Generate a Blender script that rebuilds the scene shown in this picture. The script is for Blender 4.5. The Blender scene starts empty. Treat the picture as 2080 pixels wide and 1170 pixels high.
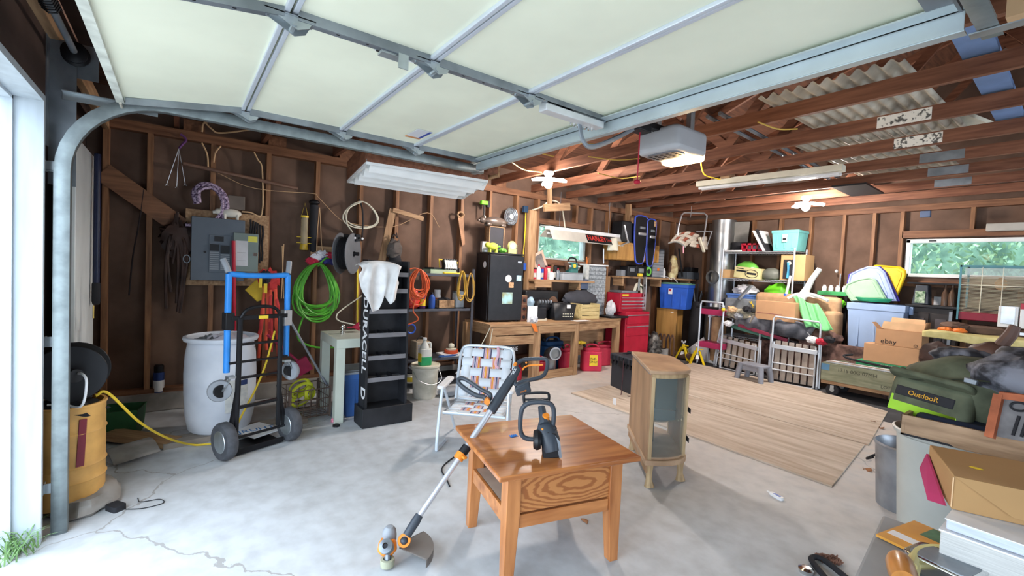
import bpy, bmesh, math, random
from mathutils import Vector, Matrix, Euler, noise
random.seed(7)
PI = math.pi
SC = bpy.context.scene
COL = SC.collection
# ---------------------------------------------------------------- camera
FPX = 922.1
YAW, PIT, ROL = math.radians(53.616), math.radians(2.155), math.radians(2.644)
EYE = Vector((0, 0, 1.4))
_f = Vector((-math.sin(YAW)*math.cos(PIT), math.cos(YAW)*math.cos(PIT), -math.sin(PIT)))
_r = Vector((math.cos(YAW), math.sin(YAW), 0)); _u = _r.cross(_f)
CR = math.cos(ROL)*_r + math.sin(ROL)*_u
CU = -math.sin(ROL)*_r + math.cos(ROL)*_u
cd = bpy.data.cameras.new('camera'); cam = bpy.data.objects.new('camera', cd); COL.objects.link(cam)
cam.matrix_world = Matrix(((CR.x, CU.x, -_f.x, EYE.x), (CR.y, CU.y, -_f.y, EYE.y), (CR.z, CU.z, -_f.z, EYE.z), (0, 0, 0, 1)))
cd.sensor_fit = 'HORIZONTAL'; cd.sensor_width = 36; cd.lens = 36*FPX/2080
cd.clip_start = .02; cd.clip_end = 300
SC.camera = cam
def at(px, py, ax, v):
    """point of the place seen at a photo pixel, on the plane axis ax = v"""
    d = CR*((px-1040)/FPX) - CU*((py-585)/FPX) + _f
    return EYE + d*((v-EYE[ax])/d[ax])
def AZ(px, py, z=0): return at(px, py, 2, z)
# ---------------------------------------------------------------- light and exposure
SC.view_settings.view_transform = 'Standard'; SC.view_settings.look = 'None'
SC.view_settings.gamma = 1; SC.view_settings.use_curve_mapping = False
SC.view_settings.exposure = 1.0
SC.cycles.use_denoising = True
SC.cycles.max_bounces = 10; SC.cycles.diffuse_bounces = 6; SC.cycles.sample_clamp_indirect = 6
W = bpy.data.worlds.new('sky'); SC.world = W; W.use_nodes = True
bg = W.node_tree.nodes['Background']; bg.inputs[0].default_value = (.74, .86, 1, 1); bg.inputs[1].default_value = 3.9
def area(name, loc, rot, sx, sy, power=0, col=(1, 1, 1), portal=False):
    l = bpy.data.lights.new(name, 'AREA'); l.shape = 'RECTANGLE'; l.size = sx; l.size_y = sy; l.energy = power; l.color = col
    l.cycles.is_portal = portal
    o = bpy.data.objects.new(name, l); COL.objects.link(o); o.location = loc; o.rotation_euler = rot
    return o
area('sky_portal_door', (-1.67, -.72, 1.04), (PI/2, 0, 0), 2.66, 2.08, portal=True)
area('sky_portal_second_door', (1.55, -.72, 1.1), (PI/2, 0, 0), 2.7, 2.2, portal=True)
area('sky_portal_added_opening', (3.36, 5.0, 1.05), (PI/2, 0, PI/2), 2.8, 2.1, portal=True)  # portal in the added side opening that brightens the back
def point(name, loc, power, col, r=.05):
    l = bpy.data.lights.new(name, 'POINT'); l.energy = power; l.color = col; l.shadow_soft_size = r
    o = bpy.data.objects.new(name, l); COL.objects.link(o); o.location = loc; return o
# ---------------------------------------------------------------- materials
def _node(nt, t, **k):
    n = nt.nodes.new(t)
    for a, b in k.items(): setattr(n, a, b)
    return n
MATS = {}
def mat(name, col, rough=.6, metal=0, var=.12, scale=5, st=(1, 1, 1), bump=0, col2=None, coat=0, emit=0, alpha=1, trans=0, detail=4, coords='Object', spec=.4, ramp=(.35, .65), ior=1.45):
    if name in MATS: return MATS[name]
    m = bpy.data.materials.new(name); m.use_nodes = True; nt = m.node_tree; p = nt.nodes['Principled BSDF']
    c = (*col, 1)
    p.inputs['Roughness'].default_value = rough; p.inputs['Metallic'].default_value = metal
    p.inputs['Coat Weight'].default_value = coat; p.inputs['Specular IOR Level'].default_value = spec
    p.inputs['Transmission Weight'].default_value = trans; p.inputs['Alpha'].default_value = alpha; p.inputs['IOR'].default_value = ior
    tc = _node(nt, 'ShaderNodeTexCoord'); mp = _node(nt, 'ShaderNodeMapping'); mp.inputs['Scale'].default_value = st
    nt.links.new(tc.outputs[coords], mp.inputs[0])
    nz = _node(nt, 'ShaderNodeTexNoise'); nz.inputs['Scale'].default_value = scale; nz.inputs['Detail'].default_value = detail
    nt.links.new(mp.outputs[0], nz.inputs[0])
    cr = _node(nt, 'ShaderNodeValToRGB'); e = cr.color_ramp.elements
    e[0].position, e[1].position = ramp
    e[0].color = tuple(x*(1-var) for x in col)+(1,)
    e[1].color = (*(col2 or tuple(min(1, x*(1+var)) for x in col)), 1)
    nt.links.new(nz.outputs[0], cr.inputs[0]); nt.links.new(cr.outputs[0], p.inputs['Base Color'])
    if emit:
        p.inputs['Emission Color'].default_value = c; p.inputs['Emission Strength'].default_value = emit
    if bump:
        b = _node(nt, 'ShaderNodeBump'); b.inputs['Strength'].default_value = bump; b.inputs['Distance'].default_value = .01
        nt.links.new(nz.outputs[0], b.inputs['Height']); nt.links.new(b.outputs[0], p.inputs['Normal'])
    MATS[name] = m
    return m
def hx(s):  # sRGB hex to linear
    v = [int(s[i:i+2], 16)/255 for i in (0, 2, 4)]
    return tuple(x/12.92 if x <= .04045 else ((x+.055)/1.055)**2.4 for x in v)
def wood(name, col, col2, ax=0, scale=3, rough=.6, coat=0, bump=.15, k=12):
    st = [k, k, k]; st[ax] = 1
    return mat(name, col, rough, st=st, scale=scale, var=.25, col2=col2, coat=coat, bump=bump, detail=6, ramp=(.3, .72))
# ---------------------------------------------------------------- mesh kit
class B:
    def __init__(s, org=(0, 0, 0)): s.bm = bmesh.new(); s.M = Matrix.Translation(-Vector(org))
    def _v(s, p): return s.bm.verts.new(s.M @ Vector(p))
    def _f(s, vs):
        try: return s.bm.faces.new(vs)
        except ValueError: return None
    def box(s, c, d, rot=None, M=None):
        R = Euler(rot).to_matrix() if rot is not None else Matrix.Identity(3)
        if M is not None: R = M
        c = Vector(c); vs = []
        for x in (-.5, .5):
            for y in (-.5, .5):
                for z in (-.5, .5): vs.append(s._v(c + R @ Vector((x*d[0], y*d[1], z*d[2]))))
        for q in ((0, 1, 3, 2), (4, 6, 7, 5), (0, 4, 5, 1), (2, 3, 7, 6), (0, 2, 6, 4), (1, 5, 7, 3)): s._f([vs[i] for i in q])
        return s
    def bx(s, x0, x1, y0, y1, z0, z1): return s.box(((x0+x1)/2, (y0+y1)/2, (z0+z1)/2), (abs(x1-x0), abs(y1-y0), abs(z1-z0)))
    def bar(s, a, b, w, h, up=(0, 0, 1)):
        a, b = Vector(a), Vector(b); d = b-a; L = d.length
        if L < 1e-6: return s
        d.normalize(); up = Vector(up)
        if abs(d.dot(up)) > .98: up = Vector((1, 0, 0))
        sd = d.cross(up).normalized(); u2 = sd.cross(d)
        return s.box((a+b)/2, (L, w, h), M=Matrix((d, sd, u2)).transposed())
    def ring(s, c, ex, ey, r, n):
        return [s._v(c + ex*(math.cos(2*PI*i/n)*r) + ey*(math.sin(2*PI*i/n)*r)) for i in range(n)]
    def bridge(s, a, b):
        n = len(a)
        for i in range(n): s._f([a[i], a[(i+1) % n], b[(i+1) % n], b[i]])
    def cyl(s, a, b, r, r2=None, n=14, cap=True):
        a, b = Vector(a), Vector(b); d = (b-a).normalized(); t = Vector((0, 0, 1)) if abs(d.z) < .9 else Vector((1, 0, 0))
        ex = d.cross(t).normalized(); ey = d.cross(ex)
        A = s.ring(a, ex, ey, r, n); C = s.ring(b, ex, ey, r if r2 is None else r2, n); s.bridge(A, C)
        if cap: s._f(A[::-1]); s._f(C)
        return s
    def tube(s, pts, r, n=7, closed=False, flat=1):
        P = [Vector(p) for p in pts]; m = len(P); prev = None; R = []
        for i in range(m):
            if closed: d = (P[(i+1) % m]-P[i-1])
            else: d = P[min(i+1, m-1)]-P[max(i-1, 0)]
            if d.length < 1e-9: d = Vector((0, 0, 1))
            d.normalize()
            if prev is None:
                t = Vector((0, 0, 1)) if abs(d.z) < .9 else Vector((1, 0, 0)); ex = d.cross(t).normalized()
            else:
                ex = prev - d*prev.dot(d)
                ex = ex.normalized() if ex.length > 1e-6 else d.orthogonal().normalized()
            prev = ex; ey = d.cross(ex)
            rr = r[i] if isinstance(r, (list, tuple)) else r
            R.append(s.ring(P[i], ex, ey*flat, rr, n))
        for i in range(m-1): s.bridge(R[i], R[i+1])
        if closed: s.bridge(R[-1], R[0])
        else: s._f(R[0][::-1]); s._f(R[-1])
        return s
    def lathe(s, prof, c=(0, 0, 0), n=24, sx=1, sy=1, axis=None):
        c = Vector(c); M = Matrix.Identity(3) if axis is None else Vector(axis).to_track_quat('Z', 'Y').to_matrix()
        R = []
        for r, z in prof:
            if r <= 1e-6: R.append([s._v(c + M @ Vector((0, 0, z)))])
            else: R.append([s._v(c + M @ Vector((math.cos(2*PI*i/n)*r*sx, math.sin(2*PI*i/n)*r*sy, z))) for i in range(n)])
        for A, C in zip(R, R[1:]):
            if len(A) == 1 and len(C) > 1:
                for i in range(n): s._f([A[0], C[(i+1) % n], C[i]])
            elif len(C) == 1 and len(A) > 1:
                for i in range(n): s._f([A[i], A[(i+1) % n], C[0]])
            elif len(A) > 1: s.bridge(A, C)
        return s
    def ball(s, c, r, n=16, m=10, M=None):
        if not isinstance(r, (tuple, list)): r = (r, r, r)
        M = M or Matrix.Identity(3); c = Vector(c); R = []
        for j in range(m+1):
            t = PI*j/m
            if j in (0, m): R.append([s._v(c + M @ Vector((0, 0, r[2]*math.cos(t))))])
            else: R.append([s._v(c + M @ Vector((r[0]*math.sin(t)*math.cos(2*PI*i/n), r[1]*math.sin(t)*math.sin(2*PI*i/n), r[2]*math.cos(t)))) for i in range(n)])
        for A, C in zip(R, R[1:]):
            if len(A) == 1:
                for i in range(n): s._f([A[0], C[i], C[(i+1) % n]])
            elif len(C) == 1:
                for i in range(n): s._f([A[(i+1) % n], A[i], C[0]])
            else: s.bridge(C, A)
        return s
    def prism(s, pts, off):
        """planar polygon pts (3d) extruded by vector off"""
        off = Vector(off); A = [s._v(p) for p in pts]; C = [s._v(Vector(p)+off) for p in pts]
        s._f(A[::-1]); s._f(C); s.bridge(A, C); return s
    def grid(s, f, nu, nv, cu=False):
        V = [[s._v(f(u/nu, v/nv)) for v in range(nv+1)] for u in range(nu+1)]
        for i in range(nu):
            for j in range(nv): s._f([V[i][j], V[i+1][j], V[i+1][j+1], V[i][j+1]])
        if cu:
            for j in range(nv): s._f([V[nu][j], V[0][j], V[0][j+1], V[nu][j+1]])
        return s
    def rbox(s, c, d, r=.02, seg=3, rot=None):
        """box with rounded vertical edges"""
        R = Euler(rot).to_matrix() if rot is not None else Matrix.Identity(3); c = Vector(c); pts = []
        for cx, cy, a0 in ((1, 1, 0), (-1, 1, 1), (-1, -1, 2), (1, -1, 3)):
            for k in range(seg+1):
                a = (a0+k/seg)*PI/2
                pts.append((cx*(d[0]/2-r)+r*math.cos(a), cy*(d[1]/2-r)+r*math.sin(a)))
        lo = [c + R @ Vector((x, y, -d[2]/2)) for x, y in pts]
        return s.prism(lo, R @ Vector((0, 0, d[2])))
def obj(name, b, m, parent=None, smooth=35, bev=0, seg=2, sub=0, thick=0):
    me = bpy.data.meshes.new(name); bmesh.ops.remove_doubles(b.bm, verts=b.bm.verts, dist=1e-5)
    bmesh.ops.recalc_face_normals(b.bm, faces=b.bm.faces); b.bm.to_mesh(me); b.bm.free()
    o = bpy.data.objects.new(name, me); COL.objects.link(o)
    for x in (m if isinstance(m, (list, tuple)) else [m]): me.materials.append(x)
    if parent: o.parent = parent
    if thick:
        s = o.modifiers.new('t', 'SOLIDIFY'); s.thickness = thick; s.offset = 0
    if sub:
        s = o.modifiers.new('s', 'SUBSURF'); s.levels = s.render_levels = sub
    if bev:
        s = o.modifiers.new('b', 'BEVEL'); s.width = bev; s.segments = seg; s.limit_method = 'ANGLE'; s.angle_limit = math.radians(40)
    if smooth:
        me.shade_smooth() if hasattr(me, 'shade_smooth') else None
        me.set_sharp_from_angle(angle=math.radians(smooth))
    return o
def tag(o, label=None, cat=None, group=None, kind=None):
    if label: o['label'] = label
    if cat: o['category'] = cat
    if group: o['group'] = group
    if kind: o['kind'] = kind
    return o
def thing(name, label, cat, loc=(0, 0, 0), rz=0, group=None, rot=None):
    o = bpy.data.objects.new(name, None); COL.objects.link(o); o.location = loc; o.empty_display_size = .05
    o.rotation_euler = rot if rot is not None else (0, 0, rz)
    return tag(o, label, cat, group)
def solo(name, label, cat, b, m, group=None, loc=(0, 0, 0), rz=0, kind=None, rot=None, **k):
    o = obj(name, b, m, **k); o.location = loc; o.rotation_euler = rot if rot is not None else (0, 0, rz)
    return tag(o, label, cat, group, kind)
def struct(name, b, m, parent=None, **k):
    o = obj(name, b, m, parent, **k)
    if parent is None: o['kind'] = 'structure'
    return o
def part(name, b, m, parent, label=None, **k):
    o = obj(name, b, m, parent, **k)
    if label: o['label'] = label
    return o
def dup(root, loc, rz=None, label=None, group=None, rot=None, scale=None):
    r = root.copy(); COL.objects.link(r); r.location = loc
    if rz is not None: r.rotation_euler = (0, 0, rz)
    if rot is not None: r.rotation_euler = rot
    if scale: r.scale = (scale,)*3 if not isinstance(scale, tuple) else scale
    if label: r['label'] = label
    if group: r['group'] = group
    for ch in list(root.children):
        c = ch.copy(); COL.objects.link(c); c.parent = r
        for g in list(ch.children):
            d = g.copy(); COL.objects.link(d); d.parent = c
    return r
def text(s, size, m, parent, loc, rot, name='lettering', ext=.0006, ax='CENTER', bold=0, sx=1):
    c = bpy.data.curves.new('txt', 'FONT'); c.body = s; c.size = size; c.extrude = ext; c.align_x = ax; c.align_y = 'CENTER'; c.offset = bold
    t = bpy.data.objects.new('txt', c); COL.objects.link(t)
    me = bpy.data.meshes.new_from_object(t.evaluated_get(bpy.context.evaluated_depsgraph_get()))
    bpy.data.objects.remove(t); bpy.data.curves.remove(c)
    o = bpy.data.objects.new(name, me); COL.objects.link(o); me.materials.clear(); me.materials.append(m)
    o.location = loc; o.rotation_euler = rot; o.scale = (sx, 1, 1); o.parent = parent
    return o
def frame_rot(xd, up):
    """euler whose local x is xd, local z is the normal xd x up (for text standing on a plane)"""
    xd = Vector(xd).normalized(); up = Vector(up); n = xd.cross(up).normalized(); u = n.cross(xd)
    return Matrix((xd, u, n)).transposed().to_euler()
def bez(p, n=24):
    """smooth curve through points (Catmull-Rom)"""
    P = [Vector(x) for x in p]; P = [2*P[0]-P[1]]+P+[2*P[-1]-P[-2]]; out = []
    m = len(P)-3; per = max(2, n//m)
    for i in range(m):
        a, b_, c, d = P[i:i+4]
        for k in range(per):
            t = k/per
            out.append(.5*((2*b_)+(c-a)*t+(2*a-5*b_+4*c-d)*t*t+(3*b_-a-3*c+d)*t**3))
    out.append(P[-2]); return out
# ================================================================ materials in use
M_sheath = mat('fibre_sheathing', hx('6a5447'), .9, var=.25, scale=3, bump=.05)
M_stud = wood('stud_pine', hx('80583e'), hx('9c7250'), ax=2)
M_truss = wood('truss_fir', hx('704431'), hx('8f6048'), ax=0)
M_roofw = wood('roof_sheathing', hx('4a3024'), hx('6a4431'), ax=1, rough=.9)
M_fir = wood('rough_fir', hx('9a7352'), hx('bd9a74'), ax=0)
M_plt = wood('plate_fir', hx('704a34'), hx('8c6246'), ax=1); M_pltx = wood('plate_fir_x', hx('704a34'), hx('8c6246'), ax=0)
M_firy = wood('rough_fir_y', hx('9a7352'), hx('bd9a74'), ax=1)
M_firz = wood('rough_fir_z', hx('9a7352'), hx('bd9a74'), ax=2)
M_white = mat('white_paint', hx('e8ecea'), .5, var=.06, scale=4)
M_galv = mat('galvanised_steel', hx('b4bcc0'), .38, .85, var=.15, scale=9)
M_galvd = mat('dull_galvanised', hx('8d949b'), .5, .7, var=.2, scale=7)
M_blackm = mat('black_metal', hx('1c1c1f'), .4, .3, var=.2)
M_black = mat('black_plastic', hx('1b1c20'), .45, var=.15)
M_chrome = mat('chrome', hx('d8d8d8'), .15, 1, var=.03)
M_alu = mat('brushed_aluminium', hx('c9ccd0'), .35, .8, var=.08)
# floor
def floor_mat():
    m = bpy.data.materials.new('concrete_floor'); m.use_nodes = True; nt = m.node_tree; p = nt.nodes['Principled BSDF']
    L = nt.links.new; tc = _node(nt, 'ShaderNodeTexCoord')
    n1 = _node(nt, 'ShaderNodeTexNoise'); n1.inputs['Scale'].default_value = .9; n1.inputs['Detail'].default_value = 8; n1.inputs['Roughness'].default_value = .65
    n2 = _node(nt, 'ShaderNodeTexNoise'); n2.inputs['Scale'].default_value = 9; n2.inputs['Detail'].default_value = 8
    for n in (n1, n2): L(tc.outputs['Object'], n.inputs[0])
    r1 = _node(nt, 'ShaderNodeValToRGB'); e = r1.color_ramp.elements
    e[0].position, e[1].position = .32, .62; e[0].color = (*hx('b0b3b5'), 1); e[1].color = (*hx('c6cace'), 1)
    r2 = _node(nt, 'ShaderNodeValToRGB'); e = r2.color_ramp.elements
    e[0].position, e[1].position = .3, .6; e[0].color = (.86, .85, .84, 1); e[1].color = (1.05, 1.05, 1.05, 1)
    # pale brown tint growing deeper in
    sx = _node(nt, 'ShaderNodeSeparateXYZ'); L(tc.outputs['Object'], sx.inputs[0])
    mr = _node(nt, 'ShaderNodeMapRange'); mr.inputs[1].default_value = 2.2; mr.inputs[2].default_value = 4.6; L(sx.outputs[1], mr.inputs[0])
    mm = _node(nt, 'ShaderNodeMath', operation='MULTIPLY'); L(mr.outputs[0], mm.inputs[0]); L(n2.outputs[0], mm.inputs[1])
    mx = _node(nt, 'ShaderNodeMixRGB', blend_type='MULTIPLY'); mx.inputs[0].default_value = 1
    L(n1.outputs[0], r1.inputs[0]); L(n2.outputs[0], r2.inputs[0]); L(r1.outputs[0], mx.inputs[1]); L(r2.outputs[0], mx.inputs[2])
    m2 = _node(nt, 'ShaderNodeMixRGB', blend_type='MIX'); m2.inputs[2].default_value = (*hx('cbb9a8'), 1)
    L(mm.outputs[0], m2.inputs[0]); L(mx.outputs[0], m2.inputs[1])
    # hairline cracks
    v = _node(nt, 'ShaderNodeTexVoronoi', feature='DISTANCE_TO_EDGE'); v.inputs['Scale'].default_value = .30
    wn = _node(nt, 'ShaderNodeTexNoise'); wn.inputs['Scale'].default_value = 5; wn.inputs['Detail'].default_value = 6
    vm = _node(nt, 'ShaderNodeVectorMath', operation='MULTIPLY_ADD'); L(wn.outputs['Color'], vm.inputs[0]); vm.inputs[1].default_value = (.18, .18, .18); L(tc.outputs['Object'], vm.inputs[2]); L(tc.outputs['Object'], wn.inputs[0])
    L(vm.outputs[0], v.inputs[0])
    lt = _node(nt, 'ShaderNodeMath', operation='LESS_THAN'); lt.inputs[1].default_value = .0013; L(v.outputs[0], lt.inputs[0])
    m3 = _node(nt, 'ShaderNodeMixRGB'); m3.inputs[2].default_value = (*hx('a09e9c'), 1); L(lt.outputs[0], m3.inputs[0]); L(m2.outputs[0], m3.inputs[1])
    L(m3.outputs[0], p.inputs['Base Color']); p.inputs['Roughness'].default_value = .62
    b = _node(nt, 'ShaderNodeBump'); b.inputs['Strength'].default_value = .15; L(n2.outputs[0], b.inputs['Height']); L(b.outputs[0], p.inputs['Normal'])
    return m
XW, YB, XR, YF, ZC = -5.2, 8.0, 3.2, -.52, 2.55
struct('floor', B().bx(XW-.1, XR+.1, -.67, YB+.1, -.12, 0), floor_mat(), smooth=0)
M_ground = mat('pale_bounce_ground', hx('b4b0a6'), .9, var=.15, scale=4, col2=hx('c4c0b8'))  # pale concrete tone, set light to bounce daylight onto the raised door
struct('ground', B().bx(-14, 12, -14, -.67, -.2, -.03).bx(-16, -5.4, -.67, 20, -.2, -.03).bx(-5.4, 12, 8.2, 20, -.2, -.03), M_ground, smooth=0)
M_curb = mat('old_concrete', hx('8f8b86'), .85, var=.25, scale=6)
# ---- left wall: sheathing around the window, studs, plates, curb
WY0, WY1, WZ0, WZ1 = 4.24, 5.22, 1.60, 2.10
b = B(); t = .1
b.bx(XW-t, XW, YF-.15, WY0, 0, 2.95); b.bx(XW-t, XW, WY1, YB+.1, 0, 2.95); b.bx(XW-t, XW, WY0, WY1, 0, WZ0); b.bx(XW-t, XW, WY0, WY1, WZ1, 2.95)
wl = struct('wall_left', b, M_sheath, smooth=0)
SD = .09
part('top_plate', B().bx(XW, XW+SD, YF, YB, 2.45, 2.53), M_plt, wl)
part('bottom_plate', B().bx(XW, XW+SD, YF, YB, .16, .2), M_plt, wl)
part('curb', B().bx(XW, XW+.13, YF, YB, 0, .16), M_curb, wl, bev=.01)
for i, y in enumerate((-.50, -.21, .25, .71, 1.17, 1.63, 2.05, 2.49, 2.92, 3.35, 3.8, 4.18, 5.28, 5.7, 6.15, 6.6, 7.05, 7.5)):
    part('stud', B().bx(XW, XW+SD, y-.02, y+.02, .2, 2.45), M_stud, wl)
for z in (WZ0-.045, WZ1+.045): part('window_plate', B().bx(XW, XW+SD, WY0-.04, WY1+.04, z-.04, z+.04), M_plt, wl)
for y in (4.5, 4.95):
    part('stud', B().bx(XW, XW+SD, y-.02, y+.02, .2, WZ0-.085), M_stud, wl); part('stud', B().bx(XW, XW+SD, y-.02, y+.02, WZ1+.085, 2.45), M_stud, wl)
# diagonal let-in brace in the front corner
part('corner_brace', B().bar((XW+.0465, YF+.0, 2.07), (XW+.0465, .33, 1.42), .097, .16), wood('brace_wood', hx('7a5640'), hx('94694c'), ax=1), wl)
# rafter blocks between plate and roof
for i in range(9): part('rafter_block', B().bx(XW+.01, XW+.05, .1+i*.687-.08, .1+i*.687+.08, 2.53, 2.64), M_pltx, wl)
# ---- back wall
BX0, BX1, BZ0, BZ1 = -1.83, -.3, 1.57, 2.07
b = B(); b.bx(XW, BX0, YB, YB+t, 0, 2.95); b.bx(BX1, XR, YB, YB+t, 0, 2.95); b.bx(BX0, BX1, YB, YB+t, 0, BZ0); b.bx(BX0, BX1, YB, YB+t, BZ1, 2.95)
b.prism([(XW, YB, 2.95), (XR, YB, 2.95), (-1, YB, 4.4)], (0, t, 0))
wb = struct('wall_back', b, M_sheath, smooth=0)
part('top_plate', B().bx(XW+SD, XR, YB-SD, YB, 2.45, 2.53), M_pltx, wb)
for x in (-4.75, -4.3, -3.87, -3.43, -2.99, -2.55, -2.19, -1.88, BX1+.05, .15, .6, 1.1, 1.6, 2.1, 2.6): part('stud', B().bx(x-.02, x+.02, YB-SD, YB, .16, 2.45), M_stud, wb)
part('window_header', B().bx(BX0-.04, BX1+.04, YB-SD, YB, BZ1+.02, BZ1+.11), M_pltx, wb)
part('window_sill_plate', B().bx(BX0-.04, BX1+.04, YB-SD-.02, YB, BZ0-.13, BZ0-.05), M_pltx, wb)
for x in (-1.2, -.75): part('stud', B().bx(x-.02, x+.02, YB-SD, YB, BZ1+.11, 2.45), M_stud, wb); part('stud', B().bx(x-.02, x+.02, YB-SD, YB, .16, BZ0-.13), M_stud, wb)
part('curb', B().bx(XW+.13, XR, YB-.13, YB, 0, .16), M_curb, wb)
# ---- right and front walls
b = B().bx(XR, XR+t, YF-.15, 3.6, 0, 2.95).bx(XR, XR+t, 6.4, YB+t, 0, 2.95).bx(XR, XR+t, 3.6, 6.4, 2.1, 2.95)  # gap in this unseen wall is added to let daylight onto the back
wr = struct('wall_right', b, M_sheath, smooth=0)
for i in [k for k in range(14) if not 3.5 < .1+k*.6 < 6.5]: part('stud', B().bx(XR-SD, XR, .1+i*.6-.02, .1+i*.6+.02, 0, 2.45), M_stud, wr)
b = B(); HZ = 2.08
b.bx(XW, -3.10, YF-.14, YF-.11, 0, 2.95); b.bx(-3.10, -3.03, YF-.14, YF, 0, 2.95); b.bx(-3.03, -.31, YF-.14, YF, HZ+.03, 2.95); b.bx(-.31, .19, YF-.14, YF, 0, 2.95); b.bx(.19, 2.91, YF-.14, YF, HZ+.03, 2.95); b.bx(2.91, XR, YF-.14, YF, 0, 2.95)
b.prism([(XW, YF, 2.95), (XR, YF, 2.95), (-1, YF, 4.4)], (0, -.1, 0))
wf = struct('wall_front', b, mat('dark_header_wood', hx('4b3a33'), .85, var=.2, scale=3), smooth=0)
part('top_plate', B().bx(XW+SD, XR, YF, YF+.04, 2.42, 2.53), M_fir, wf)
tr = B()
for x0, x1 in ((-3.03, -.31), (.19, 2.91)):
    tr.bx(x0, x0+.03, YF-.15, YF+.012, 0, HZ+.03).bx(x1-.03, x1, YF-.15, YF+.012, 0, HZ+.03).bx(x0+.03, x1-.03, YF-.15, YF+.012, HZ, HZ+.03)
    tr.bx(x0+.03, x0+.045, YF-.15, YF-.085, 0, HZ).bx(x1-.045, x1-.03, YF-.15, YF-.085, 0, HZ).bx(x0+.03, x1-.03, YF-.15, YF-.085, HZ-.015, HZ)
    tr.bx(x0-.09, x0+.02, YF-.17, YF-.14, 0, HZ+.12).bx(x1-.02, x1+.09, YF-.17, YF-.14, 0, HZ+.12).bx(x0, x1, YF-.17, YF-.14, HZ+.02, HZ+.12)
struct('trim_1', tr, mat('weathered_white_paint', hx('b6c0c8'), .6, var=.08, scale=5, st=(4, 4, .6)), smooth=0, bev=.004)
# ---- roof: two slopes, trusses as its parts
b = B(); ez, rz_, rx = 2.75, 4.35, -1.0
b.prism([(XW-.5, YF-.4, 2.62), (rx, YF-.4, rz_+.02), (rx, YF-.4, rz_+.07), (XW-.5, YF-.4, 2.67)], (0, YB+.9, 0))
b.prism([(XR+.5, YF-.4, 2.62), (rx, YF-.4, rz_+.02), (rx, YF-.4, rz_+.07), (XR+.5, YF-.4, 2.67)], (0, YB+.9, 0))
ce = struct('ceiling', b, M_roofw, smooth=0)
M_plate = mat('connector_plate', hx('c2c0ba'), .55, .4, var=.75, scale=38, ramp=(.36, .46), detail=2)
M_plate2 = M_galvd
def slope_z(x):  # underside of the roof
    return 2.62+(x-(XW-.5))*(rz_+.02-2.62)/(rx-(XW-.5)) if x < rx else 2.62+((XR+.5)-x)*(rz_+.02-2.62)/((XR+.5)-rx)
TY = [.66+.69*k for k in range(-1, 11)]
PXS = {4: -.80, 6: -1.01, 7: -1.08, 8: at(1912, 335, 1, 5.49).x, 9: at(1925, 357, 1, 6.18).x, 10: at(1935, 378, 1, 6.87).x}
for k, y in enumerate(TY):
    b = B(); b.bx(XW-.05, XR+.05, y-.019, y+.019, ZC, ZC+.1)
    for x0, x1, w_ in ((XW-.05, rx, .0395), (XR+.05, rx, .0365)): b.bar((x0, y, slope_z(x0)-.05), (x1, y, slope_z(x1)-.05), w_, .09)
    nodes = [(-3.9, -3.2), (-2.3, -3.2), (-2.3, -1.0), (.3, -1.0), (.3, 1.2), (1.9, 1.2)]
    for q_, (xb, xt) in enumerate(nodes): b.bar((xb, y, ZC+.09), (xt, y, slope_z(xt)-.09), .035-.0012*q_, .085)
    tr_ = part('roof_truss', b, M_truss, ce, smooth=0)
    if k in PXS:
        px_ = PXS[k]
        part('connector_plate', B().bx(px_-.15, px_+.15, y-.0205, y-.019, ZC+.008, ZC+.09), M_plate if 4 < k < 8 else M_plate2, tr_, smooth=0)
# ================================================================ windows
M_glass = mat('window_glass', (.9, 1, .97), .02, trans=1, var=.01, ior=1.1)
def window(name, P, M_):  # P(a,b,depth): a along the wall 0..1, b up 0..1
    pass
w1 = bpy.data.objects.new('window_1', None); COL.objects.link(w1); w1['kind'] = 'structure'
b = B(); X = XW-.06; f = .035
b.bx(X, X+.09, WY0, WY0+f, WZ0, WZ1).bx(X, X+.09, WY1-f-.01, WY1, WZ0, WZ1).bx(X, X+.09, WY0, WY1, WZ0, WZ0+f*.7).bx(X, X+.09, WY0, WY1, WZ1-f*.7, WZ1)
part('window_frame', b, mat('old_frame_paint', hx('b9c4c0'), .6), w1, bev=.003)
part('window_pane', B().bx(X+.03, X+.034, WY0, WY1, WZ0, WZ1), M_glass, w1, smooth=0)
w2 = bpy.data.objects.new('window_2', None); COL.objects.link(w2); w2['kind'] = 'structure'
b = B(); Y = YB-.03; f = .045
b.bx(BX0, BX0+f, Y, Y+.1, BZ0, BZ1).bx(BX1-f, BX1, Y, Y+.1, BZ0, BZ1).bx(BX0, BX1, Y, Y+.1, BZ0, BZ0+f).bx(BX0, BX1, Y, Y+.1, BZ1-f, BZ1)
part('window_frame', b, M_white, w2, bev=.004)
part('window_pane', B().bx(BX0+f, BX1-f, Y+.04, Y+.044, BZ0+f, BZ1-f), M_glass, w2, smooth=0)
part('latch', B().bx(-1.6, -1.53, Y-.012, Y, BZ1-.03, BZ1-.015), M_blackm, w2)
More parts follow.
